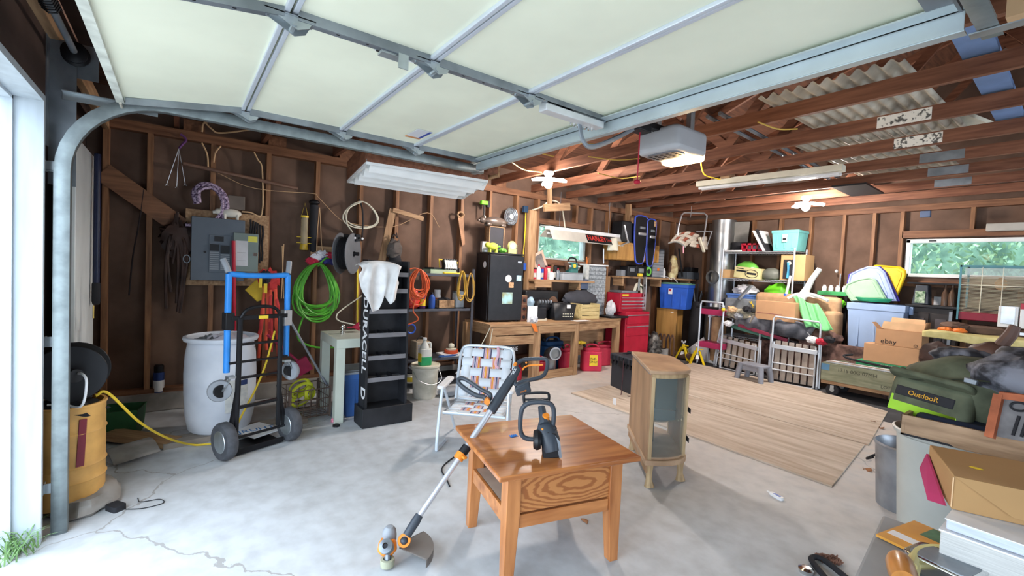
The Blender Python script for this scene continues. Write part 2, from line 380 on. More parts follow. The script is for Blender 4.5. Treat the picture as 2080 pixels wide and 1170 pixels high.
# greenery outside, seen through both windows
M_leaf = mat('leaf_green', hx('6f9078'), .6, var=.3, scale=1.5, col2=hx('a8c49a'))
M_hedge = mat('hedge_green', hx('6c8c7c'), .9, var=.35, scale=3.5, col2=hx('8fae96'))
def thicket(name, n, fx, seed):
    rnd = random.Random(seed); b = B()
    for i in range(n):
        p = fx(rnd); a = Vector((rnd.uniform(-1, 1), rnd.uniform(-1, 1), rnd.uniform(-1, 1))).normalized(); c = a.orthogonal().normalized()
        s = rnd.uniform(.03, .09); q = a.cross(c)
        b._f([b._v(p+a*s), b._v(p+q*s*.45), b._v(p-a*s), b._v(p-q*s*.45)])
    o = obj(name, b, M_leaf, smooth=0); return tag(o, None, None, None, 'stuff')
o = thicket('foliage', 9000, lambda r: Vector((-8.2-r.random()*1.2, r.uniform(3.5, 13), r.uniform(0, 4.6))), 1); o['label'] = 'green thicket behind the small window above the bench'; o['category'] = 'foliage'
o = thicket('foliage', 11000, lambda r: Vector((r.uniform(-6, 1.5), 11.5+r.random()*1.2, r.uniform(0, 4.2))), 2); o['label'] = 'green woodland behind the wide window in the back wall'; o['category'] = 'foliage'
hb = B()
for k in range(9): hb.ball((-9.9, 2.5+k*1.5, 1.6+.5*math.sin(k*2)), (1.2, 1.3, 2.6), 14, 10).ball((-7+k*1.2, 13.4, 1.6+.5*math.sin(k*3)), (1.1, 1.2, 2.6), 14, 10)
tag(obj('hedge_foliage', hb, M_hedge), 'dense green hedge massed behind the leaves outside', 'foliage', kind='stuff')
# grass tuft by the jamb
rnd = random.Random(5); b = B()
for i in range(70):
    p = AZ(28, 1128)+Vector((rnd.gauss(0, .035), rnd.gauss(0, .03), 0)); a = rnd.uniform(0, 6.28); l = rnd.uniform(.04, .13)
    d = Vector((math.cos(a), math.sin(a), 0)); w = d.cross((0, 0, 1))*.003
    b._f([b._v(p-w), b._v(p+w), b._v(p+d*l*.5+w+Vector((0, 0, l*.8))), b._v(p+d*l*.5-w+Vector((0, 0, l*.8)))]); b._f([b._v(p+d*l*.5-w+Vector((0, 0, l*.8))), b._v(p+d*l*.5+w+Vector((0, 0, l*.8))), b._v(p+d*l+Vector((0, 0, l*.9)))])
tag(obj('grass', b, mat('grass_blade', hx('6d8f58'), .7), smooth=0), 'tuft of green grass at the foot of the white jamb', 'grass', kind='stuff')
# ================================================================ overhead door, open
DX0, DX1, DZ = -3.03, -.33, 2.25
jy = [-.24, .29, .815, 1.31, 1.83]; jz = [2.16, 2.235, 2.24, 2.24, 2.24]
d1 = bpy.data.objects.new('door_1', None); COL.objects.link(d1); d1['kind'] = 'structure'
M_panel = mat('cream_panel', hx('f0f3de'), .55, var=.05, scale=2, bump=.04)
for i in range(4):
    b = B(); y0, y1, z0, z1 = jy[i]+.004, jy[i+1]-.004, jz[i], jz[i+1]
    b.prism([(DX0, y0, z0), (DX0, y1, z1), (DX0, y1, z1+.04), (DX0, y0, z0+.04)], (DX1-DX0, 0, 0)); part('door_panel', b, M_panel, d1, smooth=0)
M_rail = mat('white_rail', hx('cfd6e0'), .45, .3, var=.05)
for i in (1, 2, 3):  # section joint lips
    y, z = jy[i], jz[i]; b = B().bx(DX0, DX1, y-.022, y-.004, z-.016, z).bx(DX0, DX1, y+.004, y+.022, z-.012, z)
    part('joint_rail', b, M_rail, d1, smooth=0, bev=.003)
y, z = jy[0], jz[0]; part('bottom_rail', B().bx(DX0, DX1, y-.02, y+.012, z-.014, z+.03), mat('old_white_rail', hx('c8ccc4'), .6, var=.2, scale=12), d1)
# centre and end stiles
def stile(x0, x1):
    b = B()
    for i in range(4):
        y0, y1 = jy[i]+.02, jy[i+1]-.02; za = jz[i]; zb = jz[i+1]
        b.prism([(x0, y0, za), (x0, y1, zb), (x0, y1, zb-.018), (x0, y0, za-.018)], (x1-x0, 0, 0))
        b.prism([(x1-.008, y0, za-.018), (x1-.008, y1, zb-.018), (x1-.008, y1, zb-.034), (x1-.008, y0, za-.034)], (.008, 0, 0))
    part('stile', b, M_galvd, d1, smooth=0)
stile(DX0, DX0+.075); stile(-1.755, -1.69); stile(DX1-.075, DX1)
bolts = B()
for i in range(4):
    for x in (-1.722,):
        for k in (.3, .5, .7):
            yy = jy[i]+(jy[i+1]-jy[i])*k; zz = jz[i]+(jz[i+1]-jz[i])*k; bolts.cyl((x, yy, zz-.025), (x, yy, zz-.015), .006, n=6)
part('bolt', bolts, M_blackm, d1)
# strut along the top section
b = B(); y = jy[4]
b.bx(DX0, DX1, y-.055, y+.012, DZ-.03, DZ-.024).bx(DX0, DX1, y+.006, y+.012, DZ-.085, DZ-.024).bx(DX0, DX1, y+.012, y+.05, DZ-.088, DZ-.082).bx(DX0, DX1, y-.002, y+.03, DZ-.03, DZ+.03)
part('strut', b, mat('strut_steel', hx('c3ced2'), .4, .6, var=.08), d1, smooth=0)
for (i, x) in [(i, x) for i in (1, 2, 3) for x in (DX0+.04, -1.72, DX1-.04)]:
    y, z = jy[i], jz[i]-.02; h = B()
    h.prism([(x-.028, y-.075, z), (x-.028, y+.02, z-.045), (x-.028, y+.055, z-.03), (x-.028, y+.07, z)], (.004, 0, 0)); h.prism([(x+.024, y-.075, z), (x+.024, y+.02, z-.045), (x+.024, y+.055, z-.03), (x+.024, y+.07, z)], (.004, 0, 0))
    h.cyl((x-.035, y+.01, z-.028), (x+.035, y+.01, z-.028), .009, n=8).bx(x-.03, x+.03, y-.08, y+.075, z-.004, z)
    for dy in (-.065, .062): h.cyl((x-.012, y+dy, z-.012), (x-.012, y+dy, z), .006, n=6)
    part('hinge', h, M_galv, d1)
# lift handle bracket, labels and the white operator bracket
b = B().bx(-1.745, -1.70, .60, .70, DZ-.055, DZ-.045).bx(-1.69, -1.685, .66, .70, DZ-.1, DZ-.045); part('lock_bracket', b, M_galv, d1)
b = B().bx(-1.75, -1.69, 1.40, 1.80, DZ-.075, DZ-.03); br = part('operator_bracket', b, mat('white_bracket', hx('d9dcde'), .45, .3), d1, bev=.004)
b = B()
for k in range(12): b.cyl((-1.755+.012*(k % 2), 1.62+k*.013, DZ-.085), (-1.755+.012*(k % 2), 1.62+k*.013, DZ-.07), .005, n=6)
part('bracket_bolt', b, M_chrome, d1)
lab = mat('label_paper', hx('d8dadf'), .6, var=.03); blue = mat('label_blue', hx('3a4fa8'), .5); orng = mat('label_orange', hx('c98a54'), .5)
p = at(850, 272, 2, 2.238)
s = part('warning_label', B().bx(p.x-.07, p.x+.1, p.y-.05, p.y+.05, 2.234, 2.237), lab, d1, smooth=0); part('label_bar', B().bx(p.x-.07, p.x+.1, p.y+.03, p.y+.047, 2.2325, 2.234), blue, s, smooth=0); part('label_bar', B().bx(p.x-.1, p.x-.07, p.y-.05, p.y+.05, 2.233, 2.236), orng, s, smooth=0)
p = at(818, 103, 2, 2.238); s = part('warning_label', B().bx(p.x-.06, p.x+.02, p.y-.09, p.y+.09, 2.232, 2.236), lab, d1, smooth=0)
for k in (-.08, 0, .08): part('label_bar', B().bx(p.x-.06, p.x+.02, p.y+k-.006, p.y+k+.006, 2.2305, 2.232), M_black, s, smooth=0)
s = part('maker_plate', B().bx(DX0+.06, DX0+.25, jy[4]+.0125, jy[4]+.014, DZ-.075, DZ-.035), lab, d1, smooth=0)
text('WARNING  ||||  1248', .016, M_black, s, (DX0+.155, jy[4]+.0142, DZ-.055), (PI/2, 0, PI), name='plate_print')
# second door bay, closed up above its opening out of view
# ---- vertical/curved/horizontal tracks
def track_pts(x):
    pts = [(x, -.455, z) for z in (0.0, .5, 1.0, 1.5, 1.78)]
    for k in range(1, 11):
        a = k/10*PI/2; pts.append((x, -.455+.40*(1-math.cos(a)), 1.78+.40*math.sin(a)))
    pts += [(x, y, 2.18) for y in (.4, .9, 1.4, 1.92)]
    return pts
def track(x, s, label):
    P = [Vector(p) for p in track_pts(x)]; t = thing('garage_track', label, 'door track', (0, 0, 0))
    prof = [(-.028, .022), (-.028, -.022), (.0, -.027), (.028, -.022), (.028, .005)]  # (across, sideways) open channel
    b = B(); rings = []
    for i, p in enumerate(P):
        d = (P[min(i+1, len(P)-1)]-P[max(i-1, 0)]).normalized(); nrm = Vector((0, -d.z, d.y))
        rings.append([b._v(p + nrm*a + Vector((s*c, 0, 0))) for a, c in prof])
    for A, C in zip(rings, rings[1:]):
        for i in range(len(A)-1): b._f([A[i], A[i+1], C[i+1], C[i]])
    part('rail', b, mat('track_steel', hx('8d9799'), .45, .6, var=.18, scale=14), t, thick=.003, smooth=50)
    # jamb brackets and slots
    for z in (.22, .95, 1.80):
        part('jamb_bracket', B().bx(x-.07, x-.01, YF, YF+.004, z-.025, z+.025).bx(x-.03, x-.026, YF, YF+.06, z-.025, z+.025), M_galv, t, smooth=0)
    hb = B()
    for z in (.3, .34, .38, .95, 1.0, 1.05, 1.62, 1.66, 1.7): hb.cyl((x+s*.026, -.452, z), (x+s*.0275, -.452, z), .006, n=8)
    part('bolt', hb, M_blackm, t)
    # flag bracket at the bend, running up to the header
    part('flag_bracket', B().bx(x-.085, x-.08, YF, YF+.10, 1.72, 2.42).bx(x-.085, x-.02, YF, YF+.004, 1.9, 2.42).bx(x-.082, x-.022, YF+.0, YF+.07, 1.78, 1.784), M_galvd, t, smooth=0)
    b = B().bx(x-.078, x-.04, YF+.05, -.1, 2.175, 2.179).bx(x-.078, x-.074, YF+.05, -.1, 2.14, 2.179); part('angle_brace', b, M_galv, t, smooth=0)
    # ceiling hanger at the far end
    part('hanger', B().bx(x-.04, x-.01, 1.84, 1.87, 2.19, ZC+.1).bx(x-.04, x+.09, 1.84, 1.88, 2.145, 2.149), M_galv, t, smooth=0)
    return t
track(-3.075, -1, 'galvanised door track curving up beside the white jamb')
track(-.28, 1, 'galvanised door track on the right side of the raised door')
for (x, s) in ((DX0, -1),):
    for i in range(5):
        r = B().cyl((x-.055, jy[i], jz[i]-.03), (x+.06, jy[i], jz[i]-.03), .006, n=8).cyl((x-.065, jy[i], jz[i]-.03), (x-.04, jy[i], jz[i]-.03), .021, n=14); part('roller', r, mat('nylon_roller', hx('b8b4a8'), .5), d1)
# torsion shaft with cable drum
t = thing('torsion_bar', 'grey torsion shaft with drum above the door header', 'torsion bar', (0, -.42, 2.36))
part('shaft', B().cyl((-3.25, 0, 0), (-.15, 0, 0), .0135, n=12), M_galvd, t)
part('spring', B().tube([(-2.6+.9*k/260, .028*math.cos(k*.9), .028*math.sin(k*.9)) for k in range(260)], .004, n=5), M_blackm, t)
part('cable_drum', B().lathe([(0, 0), (.055, 0), (.055, .01), (.045, .015), (.05, .05), (.03, .06), (0, .06)], (-3.13, 0, 0), 20, axis=(1, 0, 0)), M_blackm, t)
part('bearing_plate', B().bx(-3.17, -3.165, -.1, .08, -.1, .07), M_galvd, t)
# ================================================================ shared shapes and colours for the things
def col(name, h, rough=.5, **k): return mat(name, hx(h), rough, **k)
M_red = col('red_plastic', 'c0304a'); M_redp = col('red_enamel', 'b02238', .35); M_blue = col('blue_enamel', '2f86d8', .35)
M_yel = col('yellow_plastic', 'e8c83a'); M_orange = col('orange_plastic', 'e07a32'); M_green = col('green_plastic', '6fc04a')
M_grey = col('grey_plastic', '8c9096'); M_card = mat('cardboard', hx('c09a6c'), .85, var=.08, scale=3); M_paper = col('white_paper', 'e9e9ea', .7, var=.03)
M_tan = col('tan_card', 'd9b48a', .85); M_dark = col('dark_rubber', '26262a', .8); M_whitep = col('white_plastic', 'e6e8ea', .45, var=.04)
M_cream = col('cream_plastic', 'ddd8c4', .5); M_brown = col('brown_cloth', '5f4637', .9, var=.3); M_dblue = col('deep_blue_plastic', '2a56b4', .45)
def loops(c, ry, rz, turns, r, jit=.15, seed=1, nrm='x', n=22, sag=0):
    rnd = random.Random(seed); pts = []; Q = [(rnd.uniform(1-jit*1.3, 1.05), rnd.uniform(1-jit*1.1, 1.04), rnd.uniform(-1, 1)*jit*ry*.55, rnd.uniform(-.5, 1)*r*min(turns, 5)) for _ in range(turns+1)]
    for t in range(turns):
        for i in range(n):
            w = i/n; w = w*w*(3-2*w); k1, k2, o1, d = [Q[t][j]*(1-w)+Q[t+1][j]*w for j in range(4)]; a = 2*PI*i/n+PI/2
            u = math.cos(a)*ry*k1*((.66+.34*(1-math.sin(a))) if nrm == 'x' else 1) + o1*(1-math.sin(a))/2; v = rz-(1-math.sin(a))*rz*k2
            if nrm == 'z': v = math.sin(a)*rz*k2+o1*.5
            pts.append(Vector(c)+(Vector((d, u, v)) if nrm == 'x' else Vector((u, d, v)) if nrm == 'y' else Vector((u, v, abs(d)))))
    return pts
def coil(name, label, cat, c, ry, rz, turns, r, m, nrm='x', seed=1, jit=.15, extra=(), sag=0, group=None):
    o = Vector(c); b = B(o); b.tube(loops(c, ry, rz, turns, r, jit, seed, nrm, sag=sag), r, 6)
    for e in extra: b.tube(bez(e, 18), r, 6)
    return solo(name, label, cat, b, m, loc=o, group=group)
def lump(b, c, r, seed=1, amp=.25, fr=2.2, n=20, m=14, M=None, flat=None):
    c = Vector(c); k0 = len(b.bm.verts); b.bm.verts.ensure_lookup_table(); b.ball(c, r, n, m, M); b.bm.verts.ensure_lookup_table()
    rr = min(r) if isinstance(r, (tuple, list)) else r; off = Vector((seed*3.1, seed*1.7, seed))
    cc = b.M @ c
    for v in list(b.bm.verts)[k0:]:
        d = v.co-cc; q = noise.noise(d*fr/rr+off)*amp; v.co = cc+d*(1+q)
        if flat is not None and v.co.z < (b.M @ Vector((0, 0, flat))).z: v.co.z = (b.M @ Vector((0, 0, flat))).z
    return b
def bottle(name, label, cat, loc, r, h, m, mcap, neck=.35, group=None, ml=None, capr=None):
    t = thing(name, label, cat, loc, 0, group); nr = r*neck
    part('body', B().lathe([(0, 0), (r*.9, 0), (r, .01), (r, h*.62), (r*.85, h*.74), (nr, h*.84), (nr, h*.9), (0, h*.9)], n=16), m, t)
    part('cap', B().lathe([(0, h*.88), (capr or nr*1.15, h*.88), (capr or nr*1.1, h), (0, h)], n=12), mcap, t)
    if ml: part('paper_label', B().lathe([(r+.001, h*.15), (r+.001, h*.55)], n=16), ml, t)
    return t
def jar(name, label, cat, loc, r, h, m, mcap, group=None, ml=None): return bottle(name, label, cat, loc, r, h, m, mcap, .92, group, ml, r*.98)
def carton(b, c, d, rz=0): return b.box(c, d, (0, 0, rz))
def tote(name, label, loc, w, d, h, m, mlid=None, rz=0, lidlab=None, tap=.86, cat='storage bin', group=None, open_=False):
    t = thing(name, label, cat, loc, rz, group)
    def shell(z0, z1, k0, k1):
        lo = [Vector((sx*w/2*k0, sy*d/2*k0, z0)) for sx, sy in ((-1, -1), (1, -1), (1, 1), (-1, 1))]; hi = [Vector((sx*w/2*k1, sy*d/2*k1, z1)) for sx, sy in ((-1, -1), (1, -1), (1, 1), (-1, 1))]; return lo, hi
    b = B(); lo, hi = shell(0, h*.86, tap, .97); A = [b._v(p) for p in lo]; C = [b._v(p) for p in hi]; b._f(A[::-1]); b.bridge(A, C)
    lo2, hi2 = shell(.006, h*.86, tap*.97, .94); A2 = [b._v(p) for p in lo2]; C2 = [b._v(p) for p in hi2]; b._f(A2); b.bridge(C2, A2)
    part('bin_body', b, m, t, bev=.008)
    part('rim', B().bx(-w/2, w/2, -d/2, -d/2+.02, h*.82, h*.95).bx(-w/2, w/2, d/2-.02, d/2, h*.82, h*.95).bx(-w/2, -w/2+.02, -d/2+.02, d/2-.02, h*.82, h*.95).bx(w/2-.02, w/2, -d/2+.02, d/2-.02, h*.82, h*.95), m, t, bev=.004)
    for s in (-.28, 0, .28): part('rib', B().bx(s*w-.012, s*w+.012, -d/2*.95, -d/2*.9, h*.1, h*.82), m, t, bev=.002)
    if mlid: part('lid', B().rbox((0, 0, h*.965), (w*1.04, d*1.05, h*.05), .03).rbox((0, 0, h*.995), (w*.85, d*.8, h*.03), .03), mlid, t, lidlab, bev=.005)
    return t
# ================================================================ front left corner
o = Vector((-3.38, -.475, .04)); t = thing('steel_drum', 'small yellow steel drum standing behind the door track', 'drum', o)
prof = [(0, 0), (.155, 0), (.16, .012), (.16, .12), (.167, .13), (.16, .14), (.16, .20), (.167, .21), (.16, .22), (.16, .38), (.166, .39), (.16, .40), (.16, .52), (.166, .53), (.163, .54), (.15, .54), (.15, .03), (0, .03)]
part('drum_shell', B().lathe(prof, n=36), mat('yellow_drum_paint', hx('d6a45c'), .5, var=.18, scale=6), t)
part('sticker', B().prism([(.163*math.cos(a), .163*math.sin(a), z) for a, z in ((.62, .47), (.42, .47), (.35, .22), (.55, .22))], (.002, .002, 0)), col('maroon_paint', '7a2a38'), t)
part('rag', lump(B(), (0, 0, .5), (.14, .14, .06), 3, .5), M_dark, t)
solo('broken_block', 'broken grey concrete block under the yellow drum', 'block', lump(B(), (0, 0, .02), (.21, .16, .09), 5, .25, flat=.001), M_curb, loc=(-3.38, -.40, 0))
o = Vector((-3.38, -.455, .585)); t = thing('cord_reel', 'black reel wound with yellow extension cord on the yellow drum', 'cord reel', o)
b = B()
for s in (-.07, .07): b.lathe([(0, -.004), (.15, -.004), (.153, 0), (.15, .004), (0, .004)], (s, 0, .155), 30, axis=(1, .12, 0))
part('flange', b, M_black, t)
part('wound_cord', B().tube([(-.05+.10*((k/26) % 1 if int(k/26) % 2 == 0 else 1-(k/26) % 1), .11*math.cos(k*.5), .155+.11*math.sin(k*.5)) for k in range(150)], .008, 6), M_yel, t)
part('stand', B().tube(bez([(.10, -.08, .01), (.12, -.02, .01), (.19, .06, .01), (.20, .08, .13), (.16, .06, .17), (.08, .02, .16)], 30), .006, 8), M_whitep, t)
part('hub', B().cyl((.06, 0, .155), (.12, .03, .155), .035, n=16), M_black, t)
p0, p1, p2, p3, p4 = AZ(215, 800, .60), AZ(300, 868, .12), AZ(385, 892, .02), AZ(428, 886, .05), AZ(500, 850, .15)
cord = [(-3.36, -.36, .60), (-3.40, -.31, .60), (-3.58, -.18, .36), (-3.8, -.04, .16), (-4.0, .1, .02), (-3.98, .2, .012), (-3.95, .32, .012), (-3.93, .40, .2), (-3.93, .5, .42), (-3.9, .56, .62), (-3.9, .61, .85)]
solo('extension_cable', 'yellow extension cord running from the reel to the hand truck', 'cord', B().tube(bez(cord, 90), .0075, 7), M_yel)
solo('power_adapter', 'small black power adapter with thin wire on the floor', 'adapter', B().rbox((0, 0, .015), (.085, .06, .03), .012).tube(bez([(.04, .0, .01), (.12, .06, .004), (.16, .14, .004), (.1, .16, .004), (.04, .1, .004), (-.02, .12, .004)], 40), .0025, 5), M_dark, loc=AZ(235, 1035), rz=.6)
for z, k in ((.10, 0),):
    solo('green_bin', 'small dark green bin low in the front corner', 'bin', B().lathe([(0, 0), (.15, 0), (.17, .2), (.175, .21), (.16, .21), (.14, .01), (0, .01)], n=4), col('dark_green', '2c5a38', .6), loc=(-4.55, -.33, 0), rz=.6)
solo('scrap_board', 'short weathered board lying by the curb', 'board', B().box((0, 0, .04), (.5, .15, .04), (0, .07, 0)), M_fir, loc=(-4.25, -.2, 0), rz=.9)
solo('scrap_board', 'grey board under the white barrel on the floor', 'board', B().box((0, 0, .02), (.16, 1.0, .04)), mat('grey_board', hx('8f867d'), .85, st=(6, 1, 1)), loc=(-4.17, .42, 0), rz=.12)
solo('curled_cardboard', 'pale folded cardboard sheet lying in the front corner', 'cardboard', B().grid(lambda u, v: Vector((u*.35, v*.25, .02+.05*math.sin(u*3)+.02*v)), 8, 2), M_curb, loc=(-4.15, -.42, 0), rz=.3, thick=.004)
solo('painted_slab', 'white painted door slab standing against the front wall', 'door slab', B().bx(-.36, .36, -.018, .018, 0, 2.06), M_white, loc=(-3.99, YF+.02, 0), bev=.004)
for z in (.93, 1.80): solo('hinge_plate', 'brass hinge plate %s on the white door slab edge' % ('lower' if z < 1 else 'upper'), 'hinge', B().bx(0, .03, 0, .004, 0, .09).cyl((.03, .002, 0), (.03, .002, .09), .006, n=8), col('brass', 'b59a55', .35, metal=.9), loc=(-4.352, YF+.04, z))
o = Vector((-4.18, YF+.07, 1.04)); t = thing('pry_pole', 'long black pole hanging in front of the white door slab', 'pole', o)
part('shaft', B().cyl((0, 0, .12), (0, 0, 1.02), .019, n=12), col('navy_steel', '1d2440', .3), t); part('grip', B().lathe([(0, 0), (.018, 0), (.023, .02), (.023, .14), (.019, .15)], n=12), M_dark, t)
solo('switch_box', 'white outlet box on the front wall behind the track', 'outlet', B().bx(-.035, .035, 0, .04, -.06, .06), M_whitep, loc=(-3.16, YF-.10, 1.33))
solo('paper_notice', 'white tag hanging on the front wall high behind the track', 'tag', B().bx(-.04, .04, 0, .003, -.06, .05), M_paper, loc=(-3.17, YF-.10, 1.78))
solo('loose_cable', 'grey cable drooping down the front wall stud', 'cable', B().tube(bez([(0, 0, 2.0), (.03, .02, 1.7), (-.03, .01, 1.5), (0, .03, 1.2), (.04, .02, 1.0)], 30), .005, 6), M_grey, loc=(-3.18, YF-.09, 0))
# ---------------------------------------------------------------- things on the left wall
SX = XW+.09   # face of the studs
def wallthing(px, py, off=0): return at(px, py, 0, SX+off)
c = wallthing(372, 285, .02); t = thing('plant_hanger', 'purple hook with three thin chains hanging from the top plate', 'hanger', c)
part('hook', B().tube(bez([(0, -.02, .05), (0, .01, .03), (0, .02, 0), (0, 0, -.03), (0, -.03, -.08)], 20), .010, 8), col('purple_plastic', '6b3f78'), t)
for dy, l in ((-.11, .32), (-.04, .33), (.02, .30)): part('chain', B().tube([(0, -.03, -.08), (0, dy, -.08-l), (0, dy-.01, -.1-l), (0, dy+.012, -.1-l), (0, dy, -.08-l)], .003, 5), M_alu, t)
a, c = wallthing(372, 332, .03), wallthing(605, 383, .03); solo('closet_pole', 'long wooden pole resting slanted across the wall studs', 'pole', B().cyl(a, c, .017, n=10), wood('pole_wood', hx('705244'), hx('8a6a58'), ax=1)); 
c = wallthing(432, 395, .06)
tag(solo('braided_rope', 'purple and white braided rope hung in a loop above the panel', 'rope', B(c).tube(bez([c+Vector(q) for q in ((0, -.12, -.10), (0, -.14, .0), (0, -.08, .08), (0, .02, .07), (0, .09, 0), (0, .11, -.12), (.01, .07, -.24), (0, .02, -.32))], 50), .024, 8).tube(bez([c+Vector(q) for q in ((.03, -.1, -.09), (.04, -.1, .02), (.04, .0, .05), (.03, .07, -.04), (.02, .06, -.18), (0, -.06, -.28), (0, -.2, -.3))], 50), .015, 7), mat('purple_braid', hx('6a4a78'), .8, scale=60, var=.5, col2=hx('cbb8d0'), detail=1), loc=c))
# electrical panel board
PX = SX+.015
def wp(px, py, x): return at(px, py, 0, x)
b = B(); A, C = wp(376, 432, PX), wp(545, 583, PX); yL, yR, zT, zB = wp(376, 500, PX).y, wp(545, 500, PX).y, 1.83, 1.135
pb = thing('plywood_backboard', 'pale plywood board behind the grey electrical panel', 'board', (SX, (yL+yR)/2, zB))
part('plywood', B((SX, (yL+yR)/2, zB)).bx(SX, PX, yL, yR, zB, zT), M_fir, pb)
x1 = PX+.10; yl, yr = wp(388, 500, x1).y, wp(497, 500, x1).y; zt, zb = wp(440, 443, x1).z, wp(440, 570, x1).z
o = Vector((PX, yl, zb)); t = thing('breaker_panel', 'large grey breaker panel on the left of the plywood board', 'electrical panel', o)
M_eg = col('enclosure_grey', '5d6670', .5, metal=.2, var=.06); M_eg2 = col('disconnect_grey', '76837f', .5, metal=.2, var=.06)
part('enclosure', B(o).bx(PX, x1, yl, yr, zb, zt), M_eg, t, bev=.004)
w = yr-yl; h = zt-zb
part('breaker_cover', B(o).bx(x1, x1+.006, yl+w*.32, yl+w*.73, zb+h*.13, zt-h*.27), M_eg, t, bev=.002)
for k in range(9):
    for s in (0, 1): part('breaker_blank', B(o).bx(x1+.006, x1+.010, yl+w*(.34+.20*s), yl+w*(.51+.20*s), zt-h*(.56+k*.033), zt-h*(.54+k*.033)), col('blank_grey', '8b9298', .5), t, smooth=0)
for s, zz, hh in ((.34, .42, .10), (.535, .43, .13), (.42, .29, .08)): part('breaker_switch', B(o).bx(x1+.006, x1+.016, yl+w*s, yl+w*(s+.17), zt-h*(zz+hh), zt-h*zz), M_black, t, smooth=0)
part('door_latch', B(o).cyl((x1, yl+w*.25, zb+h*.45), (x1+.012, yl+w*.25, zb+h*.45), .01), M_black, t)
x2 = PX+.13; yl2, yr2 = wp(474, 500, x2).y, wp(525, 500, x2).y; zt2, zb2 = wp(500, 474, x2).z, wp(500, 552, x2).z
o = Vector((x1+.005, yl2, zb2)); t = thing('disconnect_box', 'greenish grey disconnect box with label sheet overlapping the panel', 'electrical box', o)
part('enclosure', B(o).bx(x1+.005, x2, yl2, yr2, zb2, zt2), M_eg2, t, bev=.003); w = yr2-yl2; h = zt2-zb2
part('label_sheet', B(o).bx(x2, x2+.001, yl2+w*.08, yl2+w*.58, zb2+h*.15, zb2+h*.80), col('faded_sheet', 'c5c8cc', .7), t, smooth=0)
part('warning_label', B(o).bx(x2, x2+.001, yl2+w*.58, yl2+w*.95, zb2+h*.78, zb2+h*.93), col('pale_yellow', 'd8d45a'), t, smooth=0)
part('latch', B(o).bx(x2, x2+.012, yl2+w*.78, yl2+w*.95, zb2+h*.42, zb2+h*.5), M_chrome, t, bev=.002)
for k in range(7): text('______', .03, M_black, t, (x2+.0016-o.x, yl2+w*.33-o.y, zb2+h*(.25+k*.07)-o.z), (PI/2, 0, PI/2), name='label_print', ext=.0001, sx=.8) if k in (1, 4) else None
for k in range(6):
    y = wp(508+5*k, 500, PX+.03).y; zt_ = 1.78-.01*k
    o = Vector((PX+.02, y, 1.2)); solo('hanging_strap', 'black belt number %s from the left hung beside the panel' % ['one', 'two', 'three', 'four', 'five', 'six'][k], 'belt', B(o).tube([(PX+.02+.008*math.sin(q), y+.003*math.sin(q*1.3+k), zt_-(zt_-1.28-.02*k)*q/9) for q in range(10)], .009, 6, flat=.5), col('black_leather', '17151a', .6), loc=o, group='black belts beside the panel')
P = [at(px, py, 0, SX+.01) for px, py in ((440, 350), (500, 378), (560, 388), (635, 393), (648, 402), (690, 445), (720, 455), (800, 460), (868, 432), (893, 462))]; o = P[0].copy(); solo('twine', 'thin pale twine strung along the studs from rope to saw', 'twine', B(o).tube(bez(P, 50), .0025, 4), M_tan, loc=o)
o = at(573, 545, 0, -4.97); t = thing('garden_stakes', 'two thin tan sticks standing up behind the blue hand truck', 'sticks', o); part('stick', B().cyl((0, 0, -.3), (.0, .01, .24), .004, n=5), M_tan, t); part('stick', B().cyl((0, .02, -.3), (.0, -.005, .22), .004, n=5), M_tan, t)
o = at(480, 412, 0, SX+.03); solo('junction_cover', 'small dull grey box behind the purple rope above the panel', 'box', B().box((0, 0, 0), (.05, .14, .13)), col('dull_taupe', '6a6058', .7), loc=o, bev=.006)
# pig figurine
o = Vector((PX+.05, wp(468, 500, PX+.05).y, 1.835)); t = thing('pig_figurine', 'small white pig figurine standing on top of the breaker panel', 'figurine', o)
t.location.z = zt+.0
b = B(); b.ball((0, 0, .06), (.038, .085, .042)).ball((0, -.095, .065), (.03, .04, .03)).cyl((0, -.12, .06), (0, -.145, .055), .016, .013)
for s in (-1, 1):
    for y in (-.05, .05): b.cyl((s*.02, y, 0), (s*.02, y, .05), .011, .014, 8)
    b.cyl((s*.018, -.08, .085), (s*.024, -.085, .115), .012, .002, 6)
part('pig_body', b, col('white_ceramic', 'dcd8cc', .4), t)
# leather harness
c = wp(358, 452, SX+.05); o = Vector(c); t = thing('leather_harness', 'dark brown leather harness hanging left of the electrical panel', 'harness', o); rnd = random.Random(3); M_lea = mat('dark_leather', hx('33241f'), .6, var=.3, col2=hx('4c3730'))
for k in range(9):
    y0 = rnd.uniform(-.07, .09); l = rnd.uniform(.35, .85)
    part('strap', B().tube(bez([(0, rnd.uniform(-.02, .02), rnd.uniform(0, .1)), (.02, y0*.6, -.12), (rnd.uniform(0, .04), y0+rnd.uniform(-.03, .03), -.3*l/.6), (.01, y0*.9, -l)], 24), .012, 6, flat=.5), M_lea, t)
part('padding', lump(B(), (0, .02, -.14), (.035, .12, .14), 4, .5), M_lea, t); part('buckle', B().tube([(.04+.0*i, .08+.025*math.cos(i*PI/6), -.32+.035*math.sin(i*PI/6)) for i in range(12)], .005, 6, closed=True), M_galvd, t)
a = wp(285, 600, SX-.05); solo('thin_strap', 'thin dark strap hanging from the corner brace', 'strap', B().tube(bez([wp(292, 385, SX), wp(283, 450, SX), wp(270, 520, SX), wp(262, 600, SX)], 20), .006, 6), col('strap_dark', '2c2426', .8))
